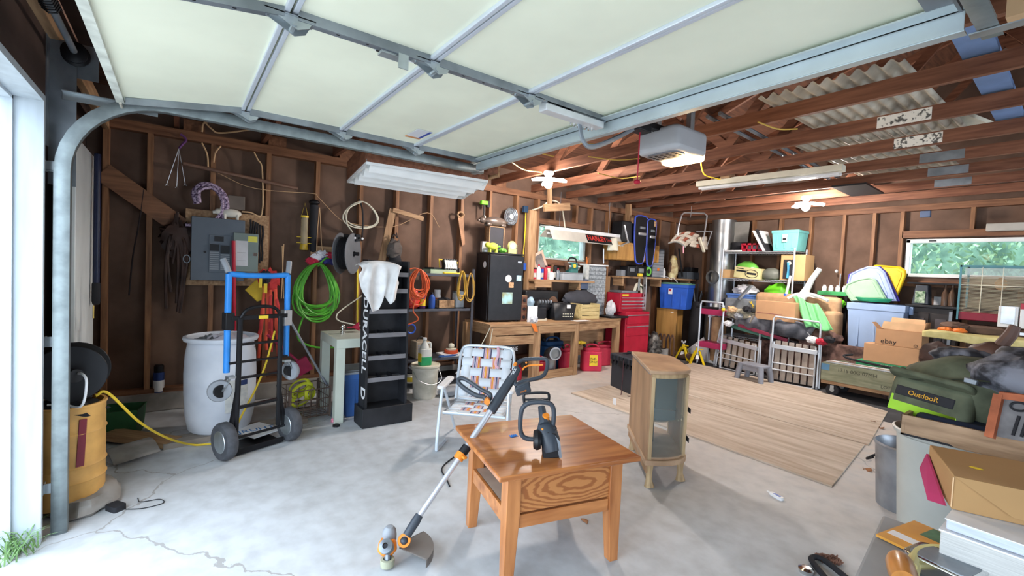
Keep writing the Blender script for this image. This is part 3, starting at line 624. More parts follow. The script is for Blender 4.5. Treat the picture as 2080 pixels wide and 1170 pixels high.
# spray can on the ledge
def spray(loc, label, m1, m2, h=.2, r=.033, group=None):
    t = thing('spray_can', label, 'spray can', loc, 0, group)
    part('can', B().lathe([(0, 0), (r, 0), (r, h*.72), (r*.6, h*.78), (0, h*.78)], n=18), m1, t); part('cap', B().lathe([(r*.85, h*.74), (r*.9, h*.95), (r*.6, h), (0, h)], n=18), m2, t); return t
c = at(322, 806, 0, SX-.03); t = spray((c.x, c.y, .14), 'tall blue and white spray can on the wall ledge', col('can_blue', '2b3f74', .35), M_black, .27, .042)
part('label_band', B().lathe([(.043, .03), (.043, .13)], n=18), M_paper, t)
# ================================================================ barrel and hand truck
o = Vector((-4.27, .29, .042)); t = thing('plastic_barrel', 'white plastic barrel open at the top, behind the hand truck', 'barrel', o)
pr = [(0, 0), (.2, 0), (.215, .015), (.235, .12), (.245, .3), (.247, .45), (.24, .6), (.225, .69), (.222, .7), (.252, .705), (.258, .72), (.255, .735), (.235, .74), (.225, .73), (.22, .69), (.23, .55), (.235, .3), (.2, .03), (0, .03)]
part('barrel_shell', B().lathe(pr, n=44), mat('milky_plastic', hx('c9d0dc'), .5, var=.1, scale=2.5, col2=hx('dfe4ec')), t)
M_label = mat('printed_label', hx('d9dbd6'), .6, var=.12, scale=30, col2=hx('b9bdbd'), detail=1)
def wraplabel(r, a0, a1, z0, z1, m, name='label_sheet'):
    part(name, B().grid(lambda u, v: Vector(((r)*math.cos(a0+(a1-a0)*u), r*math.sin(a0+(a1-a0)*u), z0+(z1-z0)*v)), 10, 1), m, t, smooth=60)
wraplabel(.248, .05, .75, .17, .42, M_label); wraplabel(.2495, .42, .72, .37, .41, col('label_navy', '2c3c6a'), 'label_band')
part('bag_of_scraps', lump(B(), (.02, .05, .66), (.17, .17, .09), 8, .45), col('clear_bag', 'b9b6c0', .4), t); part('scrap_wood', lump(B(), (-.02, -.08, .66), (.12, .1, .07), 9, .5), M_galvd, t)
A = math.atan2(.93, -.35); o = Vector((-3.75, .49, 0)); t = thing('hand_truck', 'blue and black convertible hand truck in front of the white barrel', 'hand truck', o, A)
def rail(s):
    return B().tube([(s*.155, 0, .14), (s*.15, -.01, .5), (s*.145, -.01, .98)], .018, 10)
for s in (-1, 1):
    part('side_rail', rail(s), M_blackm, t)
    part('blue_tube', B().tube([(s*.215, .02, .60 if s < 0 else .66), (s*.215, .02, 1.0), (s*.213, .02, 1.29)], .021, 12), M_blue, t)
    w = B(); x = s*.235
    w.lathe([(0, -.034), (.085, -.034), (.12, -.036), (.13, -.02), (.13, .02), (.12, .036), (.085, .034), (0, .034)], (x, -.02, .13), 32, axis=(1, 0, 0)); wh = part('wheel', w, mat('tyre_rubber', hx('4b4d52'), .85, var=.2, scale=20), t)
    part('hub', B().lathe([(0, -.04), (.075, -.037), (.08, -.03), (.08, .03), (.075, .037), (0, .04)], (x, -.02, .13), 24, axis=(1, 0, 0)), M_galv, wh)
    part('strut', B().bar((s*.15, 0, .45), (s*.2, .0, .13), .03, .02), M_blackm, t)
    cz = .53 if s < 0 else .59; cx = s*.225-(.04 if s < 0 else -.02)
    c_ = part('caster', B().lathe([(0, -.018), (.07, -.018), (.075, -.01), (.075, .01), (.07, .018), (0, .018)], (cx, .0, cz-.045), 24, axis=(.35, 1, 0) if s < 0 else (1, .3, 0)), M_grey, t)
    part('caster_fork', B().bx(s*.2-.02, s*.2+.03, -.025, .025, cz+.03, cz+.045).bar((s*.21, -.02, cz+.03), (cx, -.024, cz-.045), .03, .003).bar((s*.21, .02, cz+.03), (cx, .024, cz-.045), .03, .003), M_galv, c_)
    part('caster_hub', B().cyl((cx, -.024, cz-.045), (cx, .024, cz-.045), .045, n=20), M_blackm, c_)
    part('clamp', B().bx(s*.18, s*.24, -.01, .05, .90, 1.02), M_blackm if s < 0 else M_alu, t, bev=.004)
    part('grip', B().tube([(s*.215, .02, 1.30), (s*.225, .03, 1.34), (s*.24, .05, 1.39)], .02, 10), M_grey, t)
part('handle_bar', B().tube([(-.213, .02, 1.29), (-.1, .02, 1.28), (.1, .02, 1.28), (.213, .02, 1.29)], .02, 12), M_blue, t)
part('top_loop', B().tube(bez([(-.145, -.01, .98), (-.1, -.02, 1.04), (0, -.03, 1.06), (.1, -.02, 1.04), (.145, -.01, .98)], 30), .012, 8), M_blackm, t)
for z, w, hh in ((.98, .2, .03), (.79, .155, .016), (.665, .21, .014), (.55, .15, .016), (.34, .155, .022)): part('rung', B().bx(-w, w, -.015, .012, z-hh/2, z+hh/2), M_blackm, t, bev=.002)
part('axle', B().cyl((-.24, -.02, .13), (.24, -.02, .13), .010), M_blackm, t)
part('toe_plate', B().bx(-.18, .18, -.03, .22, .012, .018).bx(-.18, .18, -.036, -.03, .01, .05), M_blackm, t)
part('yellow_sticker', B().bx(-.02, .05, -.0165, -.0155, .966, .99), M_yel, t, smooth=0)
# printed sign lying under the truck
o = AZ(500, 868, .03); s = solo('printed_sign', 'blue and white printed sign board lying flat behind the hand truck', 'sign', B().bx(-.14, .14, -.12, .12, 0, .01), M_paper, loc=(-4.02, .52, .045), rz=.5)
text('JRUHT', .09, col('sign_blue', '2b78b8'), s, (0, 0, .0105), (0, 0, 1.2), name='sign_lettering')
# tools and straps behind the truck
solo('red_pole', 'thin red pole leaning up in front of the panels', 'pole', B().cyl((-4.95, .44, .5), (-4.95, .41, 1.56), .016, n=10), M_redp)
c = at(522, 585, 0, -5.0); solo('yellow_sheet', 'folded yellow sheet hanging below the panels', 'sheet', B().prism([c+Vector((0, a, z)) for a, z in ((-.1, -.02), (.03, .12), (.1, .11), (.07, -.1), (.0, -.13))], (.006, .01, 0)), col('dull_yellow', 'c8a832', .7))
rnd = random.Random(11); o = Vector((-4.98, .72, 1.22)); t = thing('ratchet_straps', 'bunch of red and orange ratchet straps hanging behind the hand truck', 'straps', o)
for k in range(9):
    y = rnd.uniform(-.13, .12); l = rnd.uniform(.45, .9)
    part('strap', B().tube([(rnd.uniform(-.01, .03), y*(.4+.6*q/7)+rnd.uniform(-.006, .006), -l*q/7) for q in range(8)], .014, 6, flat=.3), col('strap_red', 'c23a3a', .7) if k % 2 else col('strap_coral', 'e0583f', .7), t)
part('bundle', lump(B(), (0, 0, -.02), (.05, .09, .1), 6, .5), col('strap_red', 'c23a3a', .7), t); part('hook', lump(B(), (.04, -.04, 0), (.03, .05, .07), 2, .5), M_dark, t)
part('yellow_tag', B().bx(.09, .095, -.06, -.03, -.14, -.05).bx(.09, .095, -.1, -.075, -.09, 0), M_yel, t)
solo('broom', 'grey handled broom leaning towards the wire crate', 'broom', B().cyl(at(583, 640, 0, -4.75), at(668, 790, 0, -4.45), .011, n=8), M_grey)
c = at(612, 745, 0, -4.6); solo('dustpan', 'dark red dustpan standing behind the wire crate', 'dustpan', B().bx(-.02, .02, -.08, .08, -.07, .07).cyl((0, 0, .07), (-.1, -.1, .4), .012, n=8), col('maroon_plastic', '9c2748'), loc=c, rot=(.5, 0, 0))
# wire crate with yellow straps
o = Vector((-4.36, .94, .012)); t = thing('wire_crate', 'rusty wire crate of yellow straps beside the grey table', 'crate', o, .12); b = B(); W2, D2, H2 = .15, .17, .26
for z in (.02, .09, .17, H2): b.tube([(-W2, -D2, z), (W2, -D2, z), (W2, D2, z), (-W2, D2, z)], .005, 5, closed=True)
for i in range(7):
    k = -1+2*i/6
    for s in (-1, 1): b.cyl((s*W2, k*D2, .01), (s*W2, k*D2, H2), .003, n=5); b.cyl((k*W2, s*D2, .01), (k*W2, s*D2, H2), .003, n=5)
    b.cyl((k*W2, -D2, .015), (k*W2, D2, .015), .003, n=5)
for sx in (-1, 1):
    for sy in (-1, 1): b.bx(sx*W2-.008, sx*W2+.008, sy*D2-.008, sy*D2+.008, 0, H2+.02)
part('wire_basket', b, mat('rusty_wire', hx('6e5c52'), .7, .4, var=.3), t)
rnd = random.Random(4); M_ys = col('tow_strap_yellow', 'ccd233', .7)
for k in range(5):
    a = rnd.uniform(0, 6); c = Vector((rnd.uniform(-.04, .05), rnd.uniform(-.07, .07), .14+.03*k)); e1 = Vector((math.cos(a), math.sin(a), .3)); e2 = Vector((-.2, .3, 1))
    part('tow_strap', B().tube([c+e1*(.08*math.cos(q*PI/8))+e2*(.055*math.sin(q*PI/8)) for q in range(16)], .017, 6, closed=True, flat=.3), M_ys, t)
# garden hose
c = at(643, 593, 0, SX+.06); coil('garden_hose', 'long bright green hose hung in loops on the left wall', 'hose', c, .215, .30, 13, .0105, col('hose_green', '5cae3a', .4), jit=.28, seed=5,
     extra=([c+Vector(q) for q in ((.02, .0, .27), (.05, .06, .35), (.03, .1, .36))], [c+Vector(q) for q in ((0, -.1, -.2), (.04, -.17, -.38), (.05, -.16, -.5), (.03, 0, -.58), (0, .22, -.60))]))
c = at(655, 515, 0, SX+.02); solo('hook_board', 'pale board nailed across the studs behind the flag cloth', 'board', B().bx(0, .02, -.12, .25, -.075, .075), M_firy, loc=c)
c = at(655, 523, 0, SX+.06); o = Vector(c); t = thing('flag_cloth', 'crumpled red white and blue flag stuffed above the green hose', 'flag', o)
for k, (dy, dz, m) in enumerate(((-.1, -.04, 'c23048'), (-.05, .0, 'e4e2e8'), (.02, -.02, '3a3a80'), (.07, .02, 'b02840'), (0, .03, 'dcdce4'), (.1, -.03, '2c2a60'))): part('fold', lump(B(), (.01, dy, dz), (.03, .065, .04), k+1, .5), col('flag_'+m, m, .8), t)
# bird feeder and black sleeve
c = at(618, 472, 0, SX+.06); t = thing('bird_feeder', 'clear tube bird feeder with yellow ends hanging on the wall', 'bird feeder', c)
part('tube', B().cyl((0, 0, -.14), (0, 0, .15), .034, n=18), mat('clear_tube', hx('b5a584'), .2, alpha=.55), t); part('cap', B().cyl((0, 0, .15), (0, 0, .17), .037, n=18).tube([(0, -.03, .17), (0, 0, .3), (0, .03, .17)], .002, 5), M_yel, t)
part('tray', B().lathe([(0, -.18), (.038, -.18), (.042, -.165), (.036, -.12), (0, -.12)], n=18), mat('amber_plastic', hx('b99a2c'), .3), t)
for z in (-.11, -.05): part('perch', B().cyl((0, -.07, z), (0, .07, z), .004, n=6), M_yel, t)
c = at(637, 460, 0, SX+.04); t = thing('umbrella_sleeve', 'black folded umbrella hanging beside the bird feeder', 'umbrella', c)
part('folded_canopy', B().lathe([(0, -.27), (.03, -.26), (.037, 0), (.045, .22), (0, .24)], n=12), M_dark, t); part('cap', B().ball((0, 0, .25), (.05, .055, .03)), M_blackm, t); part('cord_loop', B().tube(bez([(.02, .05, .2), (.03, .07, -.1), (.03, .09, -.33), (.03, .04, -.35), (.03, .03, -.1), (.02, .05, .2)], 30), .003, 5), M_tan, t)
# hose reel on wall
c = at(706, 515, 0, SX+.12); o = Vector(c); t = thing('hose_reel', 'grey metal hose reel with dark hose mounted on the wall', 'hose reel', o); ax = Vector((.8, 1, 0)).normalized()
M_reel = col('reel_grey', '7c8188', .45, metal=.3)
for s in (-.075, .06): part('reel_flange', B().lathe([(.03, -.003), (.215, -.003), (.22, 0), (.215, .006), (.17, .012), (.03, .012)], ax*s, 36, axis=ax), M_reel, t)
part('wound_hose', B().lathe([(.05, -.06)]+[(.16+.014*(k % 2), -.06+.115*k/12) for k in range(13)]+[(.05, .055)], (0, 0, 0), 30, axis=ax), M_dark, t)
part('reel_arm', B().bx(-.10, -.07, -.06, .07, -.12, .21).bx(-.08, .05, .07, .12, .14, .21), M_blackm, t); part('axle', B().cyl(ax*-.1, ax*.12, .02), M_blackm, t)
b = B()
for k in range(4): b.cyl((.02, .02+.04*k, .17), (.05, .02+.04*k, .17), .012, n=8)
part('guide_roller', b, M_whitep, t)
c = at(735, 437, 0, SX+.03); coil('white_cable', 'white cable coiled in wide rings above the hose reel', 'cable', c, .18, .15, 2, .007, M_cream, jit=.25, seed=2, extra=([c+Vector(q) for q in ((0, 0, .15), (.02, -.15, .05), (.03, -.17, -.1), (.02, -.1, -.2))],))
c = at(690, 655, 0, SX+.04); solo('white_cable', 'white cable looping out from the wall above the grey table', 'cable', B().tube(bez([at(739, 598, 0, SX), at(700, 625, 0, SX+.1), at(684, 640, 0, SX+.15), at(690, 652, 0, SX+.15), at(732, 662, 0, SX+.2)], 30), .007, 6), M_cream)
c = at(728, 600, 0, SX+.02); solo('yellow_stick', 'long yellow stick standing against the wall stud', 'stick', B().cyl(at(726, 540, 0, SX+.02), at(726, 665, 0, SX+.02), .010, n=8), M_yel)
c = at(757, 430, 0, SX+.05); solo('rubber_strap', 'short black rubber strap hanging right of the hose reel', 'strap', B().tube(bez([at(730, 405, 0, SX+.02), at(736, 425, 0, SX+.03), at(737, 455, 0, SX+.03), at(735, 490, 0, SX+.02)], 16), .01, 6), M_dark)
# wooden square and frame
o = at(800, 422, 0, SX+.03); t = thing('wooden_brace', 'two boards nailed in a corner leaning on the studs', 'boards', o)
part('upright_board', B(o).bar(at(798, 425, 0, SX+.03), at(775, 532, 0, SX+.03), .02, .08, up=(0, 1, 0)), M_firz, t); part('cross_board', B(o).bar(at(798, 426, 0, SX+.05), at(860, 445, 0, SX+.05), .02, .05, up=(0, 0, 1)), M_firy, t)
c = at(801, 508, 0, SX+.1); t = thing('canvas_bag', 'grey canvas bag hanging from a hook on a stud', 'bag', c)
part('bag_body', lump(B(), (0, 0, 0), (.07, .085, .12), 5, .3), col('grey_canvas', '5b5450', .9), t); part('strap', B().tube(bez([(0, -.05, .1), (0, -.01, .18), (0, .03, .14), (0, .02, .2)], 16), .006, 6), M_dark, t); part('bag_base', lump(B(), (0, .01, -.10), (.065, .07, .09), 7, .2), M_dark, t)
c = at(932, 460, 0, SX+.03); t = thing('bow_saw', 'rusty hand saw hanging from a nail on a stud', 'saw', c)
part('blade', B().prism([(0, -.02, .12), (0, .06, .12), (0, .10, -.22), (0, .06, -.24)], (.003, 0, 0)), mat('rusted_steel', hx('8c6a52'), .6, .5, var=.3), t); part('handle', B().tube([(0, .02+.045*math.cos(q*PI/6), .15+.035*math.sin(q*PI/6)) for q in range(12)], .012, 7, closed=True), M_fir, t)
# ================================================================ grey table
o = Vector((-4.29, 1.39, 0)); t = thing('side_table', 'square grey green parson table with a trailer ball on top', 'table', o); M_tab = col('grey_green_laminate', 'bcc2b6', .5, var=.05)
part('tabletop', B().bx(-.28, .28, -.28, .28, .66, .74), M_tab, t, bev=.002)
for sx in (-1, 1):
    for sy in (-1, 1): part('leg', B().bx(sx*.28-(.075 if sx > 0 else 0), sx*.28+(.075 if sx < 0 else 0), sy*.28-(.075 if sy > 0 else 0), sy*.28+(.075 if sy < 0 else 0), 0, .66), M_tab, t, bev=.002)
o = AZ(696, 678, .74); t = thing('trailer_ball', 'small chrome trailer hitch ball on the grey table', 'hitch ball', o)
part('ball', B().ball((0, 0, .07), .024), M_chrome, t); part('shank', B().lathe([(0, 0), (.024, 0), (.024, .022), (.016, .025), (.018, .035), (.026, .04), (.014, .05), (.012, .06)], n=20), M_chrome, t)
o = AZ(716, 674, .74); t = solo('funnel', 'small red funnel lying on the grey table', 'funnel', B().lathe([(.006, 0), (.008, .05), (.042, .10), (.045, .105), (.042, .11), (.006, .055)], (0, -.05, .043), 20, axis=(.3, 1, .12)), M_red, loc=o); 
tote('blue_storage_tub', 'blue bin with grey lid pushed under the grey table', (-4.30, 1.42, 0), .40, .36, .42, col('mid_blue_plastic', '3f66a4'), M_grey, rz=PI/2)
solo('pink_toy', 'tiny pink toy on the floor by the grey table leg', 'toy', lump(B(), (0, 0, .02), .025, 5, .4, flat=.001), col('pink', 'e08aa0'), loc=AZ(678, 858))
solo('black_puck', 'small black puck on the floor in front of the grey table', 'puck', B().lathe([(0, 0), (.03, 0), (.03, .015), (.02, .02), (0, .02)], n=16), M_black, loc=AZ(683, 866))
# ================================================================ battery display tower
o = Vector((-3.925, 1.505, 0)); t = thing('display_tower', 'tall black battery display tower with white lettering on its side', 'display rack', o)
M_tw = mat('scuffed_black', hx('232428'), .55, var=.3, scale=8); X0, X1, Y0, Y1 = -.055, .10, -.205, .175
part('plinth', B().bx(-.082, .145, -.23, .225, 0, .165), M_tw, t, bev=.004)
b = B().prism([(X1+.02, Y0, .165), (X0, Y0, .165), (X0, Y0, 1.44), (X1-.02, Y0, 1.44)], (0, .02, 0)).prism([(X1+.02, Y1-.02, .165), (X0, Y1-.02, .165), (X0, Y1-.02, 1.44), (X1-.02, Y1-.02, 1.44)], (0, .02, 0)); b.bx(X0, X0+.01, Y0, Y1, .165, 1.44)
part('cabinet', b, M_tw, t)
for k, z in enumerate([at(790, yy, 0, -3.8).z for yy in (770, 726, 681, 633, 591, 557)]):
    part('shelf', B().bx(X0, X1, Y0+.02, Y1-.02, z-.006, z+.0).bx(X1-.006, X1+.004, Y0+.02, Y1-.02, z-.02, z+.018), col('price_rail_grey', '77767a', .5), t)
    if k < 3:
        for y in (-.06, .04): part('divider', B().bx(X0+.02, X1, y-.003, y+.003, z, z+.03), M_black, t, smooth=0)
part('side_brand_panel', B().bx(X0+.01, X1+.0, Y0-.003, Y0, .2, 1.42), M_tw, t, smooth=0)
for s, z in (('DURACELL', .79), ('DURACELL', .24)):
    if z > .5: text(s, .145, M_paper, t, (X0+.125, Y0-.0045, z), (PI/2, PI/2, 0), name='brand_lettering', bold=.003, sx=.93)
text('D', .145, M_paper, t, (X0+.125, Y0-.0045, .29), (PI/2, PI/2, 0), name='brand_lettering', bold=.003)
# towel over its top
def cloth(name, label, outline, x, top_back, m, seed=1):
    """outline: function u -> (y,ztop,zbottom); front sheet with folds, folded back over the top"""
    def f(u, v):
        y, zt, zb = outline(u)
        if v < .2: return Vector((x-top_back*(1-v/.2), y, zt+.01*math.sin(v*15)))
        w = (v-.2)/.8; z = zt+(zb-zt)*w
        return Vector((x+.022*math.sin(u*21+seed+w*2)*min(1, w*3)+.012*math.sin(u*9)+.01, y+.012*math.sin(w*5+u*8), z))
    return solo(name, label, 'towel', B().grid(f, 40, 24), m, thick=.004, smooth=80)
zz = lambda px, py: at(px, py, 0, -3.79)
prof_ = [(731, 540, 560), (738, 536, 590), (746, 533, 612), (757, 533, 634), (770, 532, 630), (780, 533, 606), (787, 534, 600), (796, 535, 618), (804, 537, 608), (811, 541, 575)]
def towel_o(u):
    k = u*(len(prof_)-1); i = min(int(k), len(prof_)-2); w = k-i; a, c = prof_[i], prof_[i+1]; px = a[0]+(c[0]-a[0])*w
    T = zz(px, a[1]+(c[1]-a[1])*w); Bm = zz(px, a[2]+(c[2]-a[2])*w); return T.y, T.z, Bm.z
cloth('towel', 'dirty white towel draped over the top of the black display tower', towel_o, -3.79, .13, mat('stained_towel', hx('dcdcdc'), .95, var=.12, scale=8, col2=hx('eeeeee')))
# ================================================================ dark metal shelving
o = Vector((-4.93, 2.45, 0)); t = thing('metal_shelving', 'dark grey metal shelving unit between the tower and the fridge', 'shelving', o); M_sh = col('shelf_steel', '55575f', .45, metal=.5, var=.15)
SHZ = [.10, .34, .92, 1.33]
for z in SHZ: part('shelf', B().bx(-.17, .18, -.45, .45, z-.03, z).bx(-.165, .175, -.445, .445, z-.004, z), M_sh, t, bev=.002)
for sx in (-.17, .18):
    for sy in (-.45, .45):
        part('post', B().bx(sx-.015, sx+.015, sy-.002, sy+.002, 0, 1.40).bx(sx-.002+(.013 if sx > 0 else -.013), sx+.002+(.013 if sx > 0 else -.013), sy-.015, sy+.015, 0, 1.40), M_sh, t)
def sh(px, py, z, x=-4.85): return Vector((x, at(px, py, 0, x).y, z))
# top shelf
o = sh(893, 540, 1.33, -4.9); t = thing('board_game_box', 'flat green and white box lying on the top shelf', 'box', o); part('box', B().bx(-.11, .11, -.17, .17, 0, .045), col('pale_green_card', 'a8b89c', .7), t); part('lid_print', B().bx(-.11, .11, -.172, .172, .045, .05), col('print_green', '4d6c54', .7), t)
solo('magazine_stack', 'small stack of dark papers on top of the flat green box', 'papers', B().bx(-.08, .08, -.09, .09, 0, .02), M_dark, loc=o+Vector((-.02, -.05, .05)), rz=.3)
o = sh(913, 548, 1.33, -4.85); t = thing('work_light', 'yellow framed halogen work light on the top shelf', 'work light', o, -.1)
part('stand', B().tube([(.08, -.10, .01), (.08, .13, .01), (-.06, .11, .01), (-.03, .11, .14), (-.05, -.12, .17), (.0, -.12, .03), (.08, -.10, .01)], .010, 8), M_yel, t)
part('lamp_housing', B().box((0, 0, .1), (.07, .18, .14), (0, -.35, 0)), M_blackm, t, bev=.008); part('reflector', B().box((.038, 0, .113), (.004, .15, .10), (0, -.35, 0)), col('dull_reflector', 'c9c9c4', .35, metal=.4), t)
g = B()
for k in range(6): g.cyl((.06, -.07+.028*k, .05), (.03, -.07+.028*k, .18), .0025, n=5)
part('guard', g, M_galv, t)
c = at(845, 580, 0, -4.68)
coil('extension_cable', 'coiled orange extension cord hanging off the left end of the shelving', 'cord', c+Vector((0, .03, -.02)), .12, .20, 13, .0075, col('cord_orange', 'd8643a', .45), seed=7, jit=.42, extra=([c+Vector(q) for q in ((0, -.15, .16), (0, 0, .19), (.02, .1, .1))], [c+Vector(q) for q in ((0, 0, -.15), (.02, -.03, -.28), (.02, .03, -.38), (0, -.13, -.45))]))
c = at(937, 583, 0, -4.70); coil('ochre_cable', 'yellow brown cord hanging in loops on the shelving front', 'cord', c, .06, .19, 5, .006, col('cord_ochre', 'c9a03c', .5), seed=8, jit=.25)
c = at(955, 590, 0, -4.70); coil('ochre_cable', 'thin ochre cord hanging on the shelving corner post by the fridge', 'cord', c, .07, .21, 3, .0055, col('cord_brown', 'b08a3e', .5), seed=9, jit=.4)
# second shelf
bottle('spray_bottle', 'purple bottle on the middle shelf', 'bottle', sh(858, 618, .92, -4.82), .035, .20, col('purple_bottle', '5a2c68', .4), M_black, ml=M_yel)
bottle('antifreeze_bottle', 'blue bottle with black cap on the middle shelf', 'bottle', sh(877, 617, .92, -4.80), .038, .19, col('blue_bottle', '2a50a0', .4), M_black)
jar('wipes_tub', 'white tub with orange label on the middle shelf', 'tub', sh(888, 610, .92, -4.98), .045, .21, M_whitep, M_whitep, ml=M_orange)
o = sh(902, 617, .92, -4.84); t = thing('wooden_box', 'pale wooden box of small hardware on the middle shelf', 'box', o); b = B().bx(-.07, .07, -.11, .11, 0, .008)
b.bx(-.07, -.062, -.11, .11, 0, .10).bx(.062, .07, -.11, .11, 0, .10).bx(-.07, .07, -.11, -.102, 0, .10).bx(-.07, .07, .102, .11, 0, .10); part('box_sides', b, M_fir, t); part('hardware', lump(B(), (0, 0, .09), (.05, .09, .035), 6, .5), M_dark, t)
o = sh(930, 616, .92, -4.88); t = thing('solvent_can', 'grey rectangular solvent can on the middle shelf', 'can', o); part('can', B().bx(-.045, .045, -.06, .06, 0, .20), M_galvd, t, bev=.006); part('cap', B().cyl((0, .03, .2), (0, .03, .225), .018), M_black, t); part('printed_side', B().bx(-.03, .04, -.0612, -.06, .03, .18), M_label, t)
solo('red_sack', 'red plastic bag slumped on the left of the middle shelf', 'bag', lump(B(), (0, 0, .09), (.07, .08, .13), 4, .35, flat=.002), col('red_bag', 'c8362e', .4), loc=sh(838, 618, .92, -4.85))
# third shelf
o = sh(853, 712, .34, -4.86); t = thing('portable_heater', 'beige ribbed heater box on the lower shelf', 'heater', o); part('case', B().bx(-.09, .09, -.09, .09, 0, .20), col('beige_case', '9a8d7a', .6), t, bev=.012); part('handle', B().tube(bez([(0, -.05, .2), (0, -.02, .235), (0, .03, .235), (0, .05, .2)], 14), .006, 6), M_black, t)
for k in range(6): part('louvre', B().bx(.09, .093, -.07, .07, .04+k*.022, .05+k*.022), M_galvd, t)
o = sh(915, 712, .34, -4.86); solo('white_tray', 'flat white tray on the lower shelf under the orange disc', 'tray', B().bx(-.11, .11, -.14, .14, 0, .025), M_whitep, loc=o, bev=.004); t = thing('paint_dishes', 'orange disc and white bowl stacked on the white tray', 'dishes', o+Vector((0, .01, .025)))
part('orange_disc', B().lathe([(0, 0), (.08, 0), (.085, .02), (.08, .04), (0, .04)], n=24), col('orange_red', 'c8502c'), t); part('bowl', B().lathe([(0, .04), (.06, .04), (.065, .055), (.03, .06), (0, .07)], n=24), M_cream, t); part('knob', B().ball((0, 0, .09), (.038, .038, .03)), M_cream, t)
c = sh(905, 715, .34, -4.74); coil('blue_wire', 'tangled blue wire spread on the lower shelf edge', 'wire', c+Vector((.0, .03, .012)), .03, .14, 6, .004, col('wire_blue', '2d5590', .5), nrm='z', seed=3, jit=.4)
jar('paint_can', 'white paint can on the bottom shelf by the tower', 'paint can', sh(843, 750, .10, -4.84), .08, .15, M_galvd, M_whitep)
jar('paint_can', 'cream paint can with yellow label left on the bottom shelf', 'paint can', Vector((-4.72+.0, 2.02+.1, .10)), .07, .12, M_cream, M_black, ml=M_yel)
solo('blue_funnel_hose', 'blue ring hose peeking out right of the black tower', 'hose', B().tube([(0, .05*math.cos(q*PI/8), .05*math.sin(q*PI/8)) for q in range(16)], .010, 7, closed=True), M_dblue, loc=at(835, 668, 0, -4.72))
# bucket and jug
o = AZ(872, 812); o = Vector((o.x-.12, o.y, 0)); t = thing('bucket', 'scuffed white bucket with lid and wire handle', 'bucket', o)
part('pail', B().lathe([(0, 0), (.118, 0), (.122, .01), (.14, .30), (.148, .302), (.148, .33), (.14, .335), (0, .335)], n=36), mat('scuffed_white', hx('c9c7b8'), .5, var=.1, scale=10, col2=hx('dcdace')), t)
part('lid', B().lathe([(0, .335), (.15, .335), (.156, .34), (.156, .358), (.148, .362), (.135, .352), (0, .352)], n=36), M_cream, t)
part('wire_handle', B().tube(bez([(.02, -.152, .30), (.12, -.13, .22), (.165, 0, .17), (.12, .13, .2), (.02, .152, .30)], 30), .003, 6), M_galv, t)
o = o+Vector((.02, -.02, .353)); t = thing('coolant_jug', 'white jug half full of green liquid on the bucket lid', 'jug', o)
part('jug_body', B().rbox((0, 0, .09), (.10, .13, .18), .03, 4).lathe([(.05, .18), (.045, .205), (.02, .25), (.018, .27), (0, .27)], (0, -.01, 0), 16), mat('cloudy_jug', hx('d5d8d4'), .35), t, bev=.008)
part('green_liquid', B().rbox((0, 0, .05), (.102, .132, .096), .03, 4), mat('jug_green', hx('2fa46a'), .3), t, bev=.006); part('cap', B().cyl((0, -.01, .27), (0, -.01, .295), .021, n=16), M_whitep, t)
part('handle', B().tube(bez([(0, .02, .235), (0, .06, .23), (0, .062, .15)], 14), .010, 8), mat('cloudy_jug', hx('d5d8d4'), .35), t); part('paper_label', B().bx(-.03, .0515, -.068, -.066, .04, .13), M_yel, t)
solo('white_tub', 'white tub behind the lawn chair by the shelving', 'tub', B().lathe([(0, 0), (.13, 0), (.15, .30), (.16, .31), (.15, .32), (.14, .30), (.12, .01), (0, .01)], n=28), M_whitep, loc=(-4.02, 2.48, 0))
solo('grey_jug', 'grey plastic jug lying on the floor beside the bucket', 'jug', lump(B(), (0, 0, .05), (.09, .14, .055), 3, .15, flat=.001), M_grey, loc=(-4.35, 2.42, 0))
def mpp(P):  # metres per photo pixel at a point of the place
    return (Vector(P)-EYE).dot(_f)/FPX
# ================================================================ end table
M_oak = wood('orange_oak', hx('a86030'), hx('cf8a50'), ax=0, scale=2.2, rough=.32, coat=.35, bump=.05, k=9)
M_oakz = wood('orange_oak_z', hx('b06a38'), hx('d08c54'), ax=2, scale=2.2, rough=.35, coat=.3, bump=.05, k=9)
M_oakd = mat('oak_drawer_grain', hx('a8642f'), .4, st=(1.2, 6, 5), scale=1.6, detail=3, var=.2, col2=hx('c98850'), coat=.2)
nt = M_oakd.node_tree; wv = _node(nt, 'ShaderNodeTexWave', wave_type='RINGS', rings_direction='SPHERICAL'); wv.inputs['Scale'].default_value = 9; wv.inputs['Distortion'].default_value = 4; wv.inputs['Detail Scale'].default_value = 1.2
mp = [n for n in nt.nodes if n.type == 'MAPPING'][0]; m2 = _node(nt, 'ShaderNodeMapping'); m2.inputs['Scale'].default_value = (1.0, 1, 3.4); m2.inputs['Location'].default_value = (-.06, 0, -1.43)
nt.links.new([n for n in nt.nodes if n.type == 'TEX_COORD'][0].outputs['Object'], m2.inputs[0]); nt.links.new(m2.outputs[0], wv.inputs[0])
cr = _node(nt, 'ShaderNodeValToRGB'); e = cr.color_ramp.elements; e[0].position = .25; e[1].position = .6; e[0].color = (*hx('9a5c30'), 1); e[1].color = (*hx('bd7e48'), 1); nt.links.new(wv.outputs['Color'], cr.inputs[0]); nt.links.new(cr.outputs[0], nt.nodes['Principled BSDF'].inputs['Base Color'])
TT = Vector((-1.75, 1.53, 0)); t = thing('end_table', 'orange oak end table carrying the chainsaw in the middle of the floor', 'table', TT, math.radians(77))
part('tabletop', B().bx(-.365, .375, -.32, .345, .505, .53), M_oak, t, bev=.005)
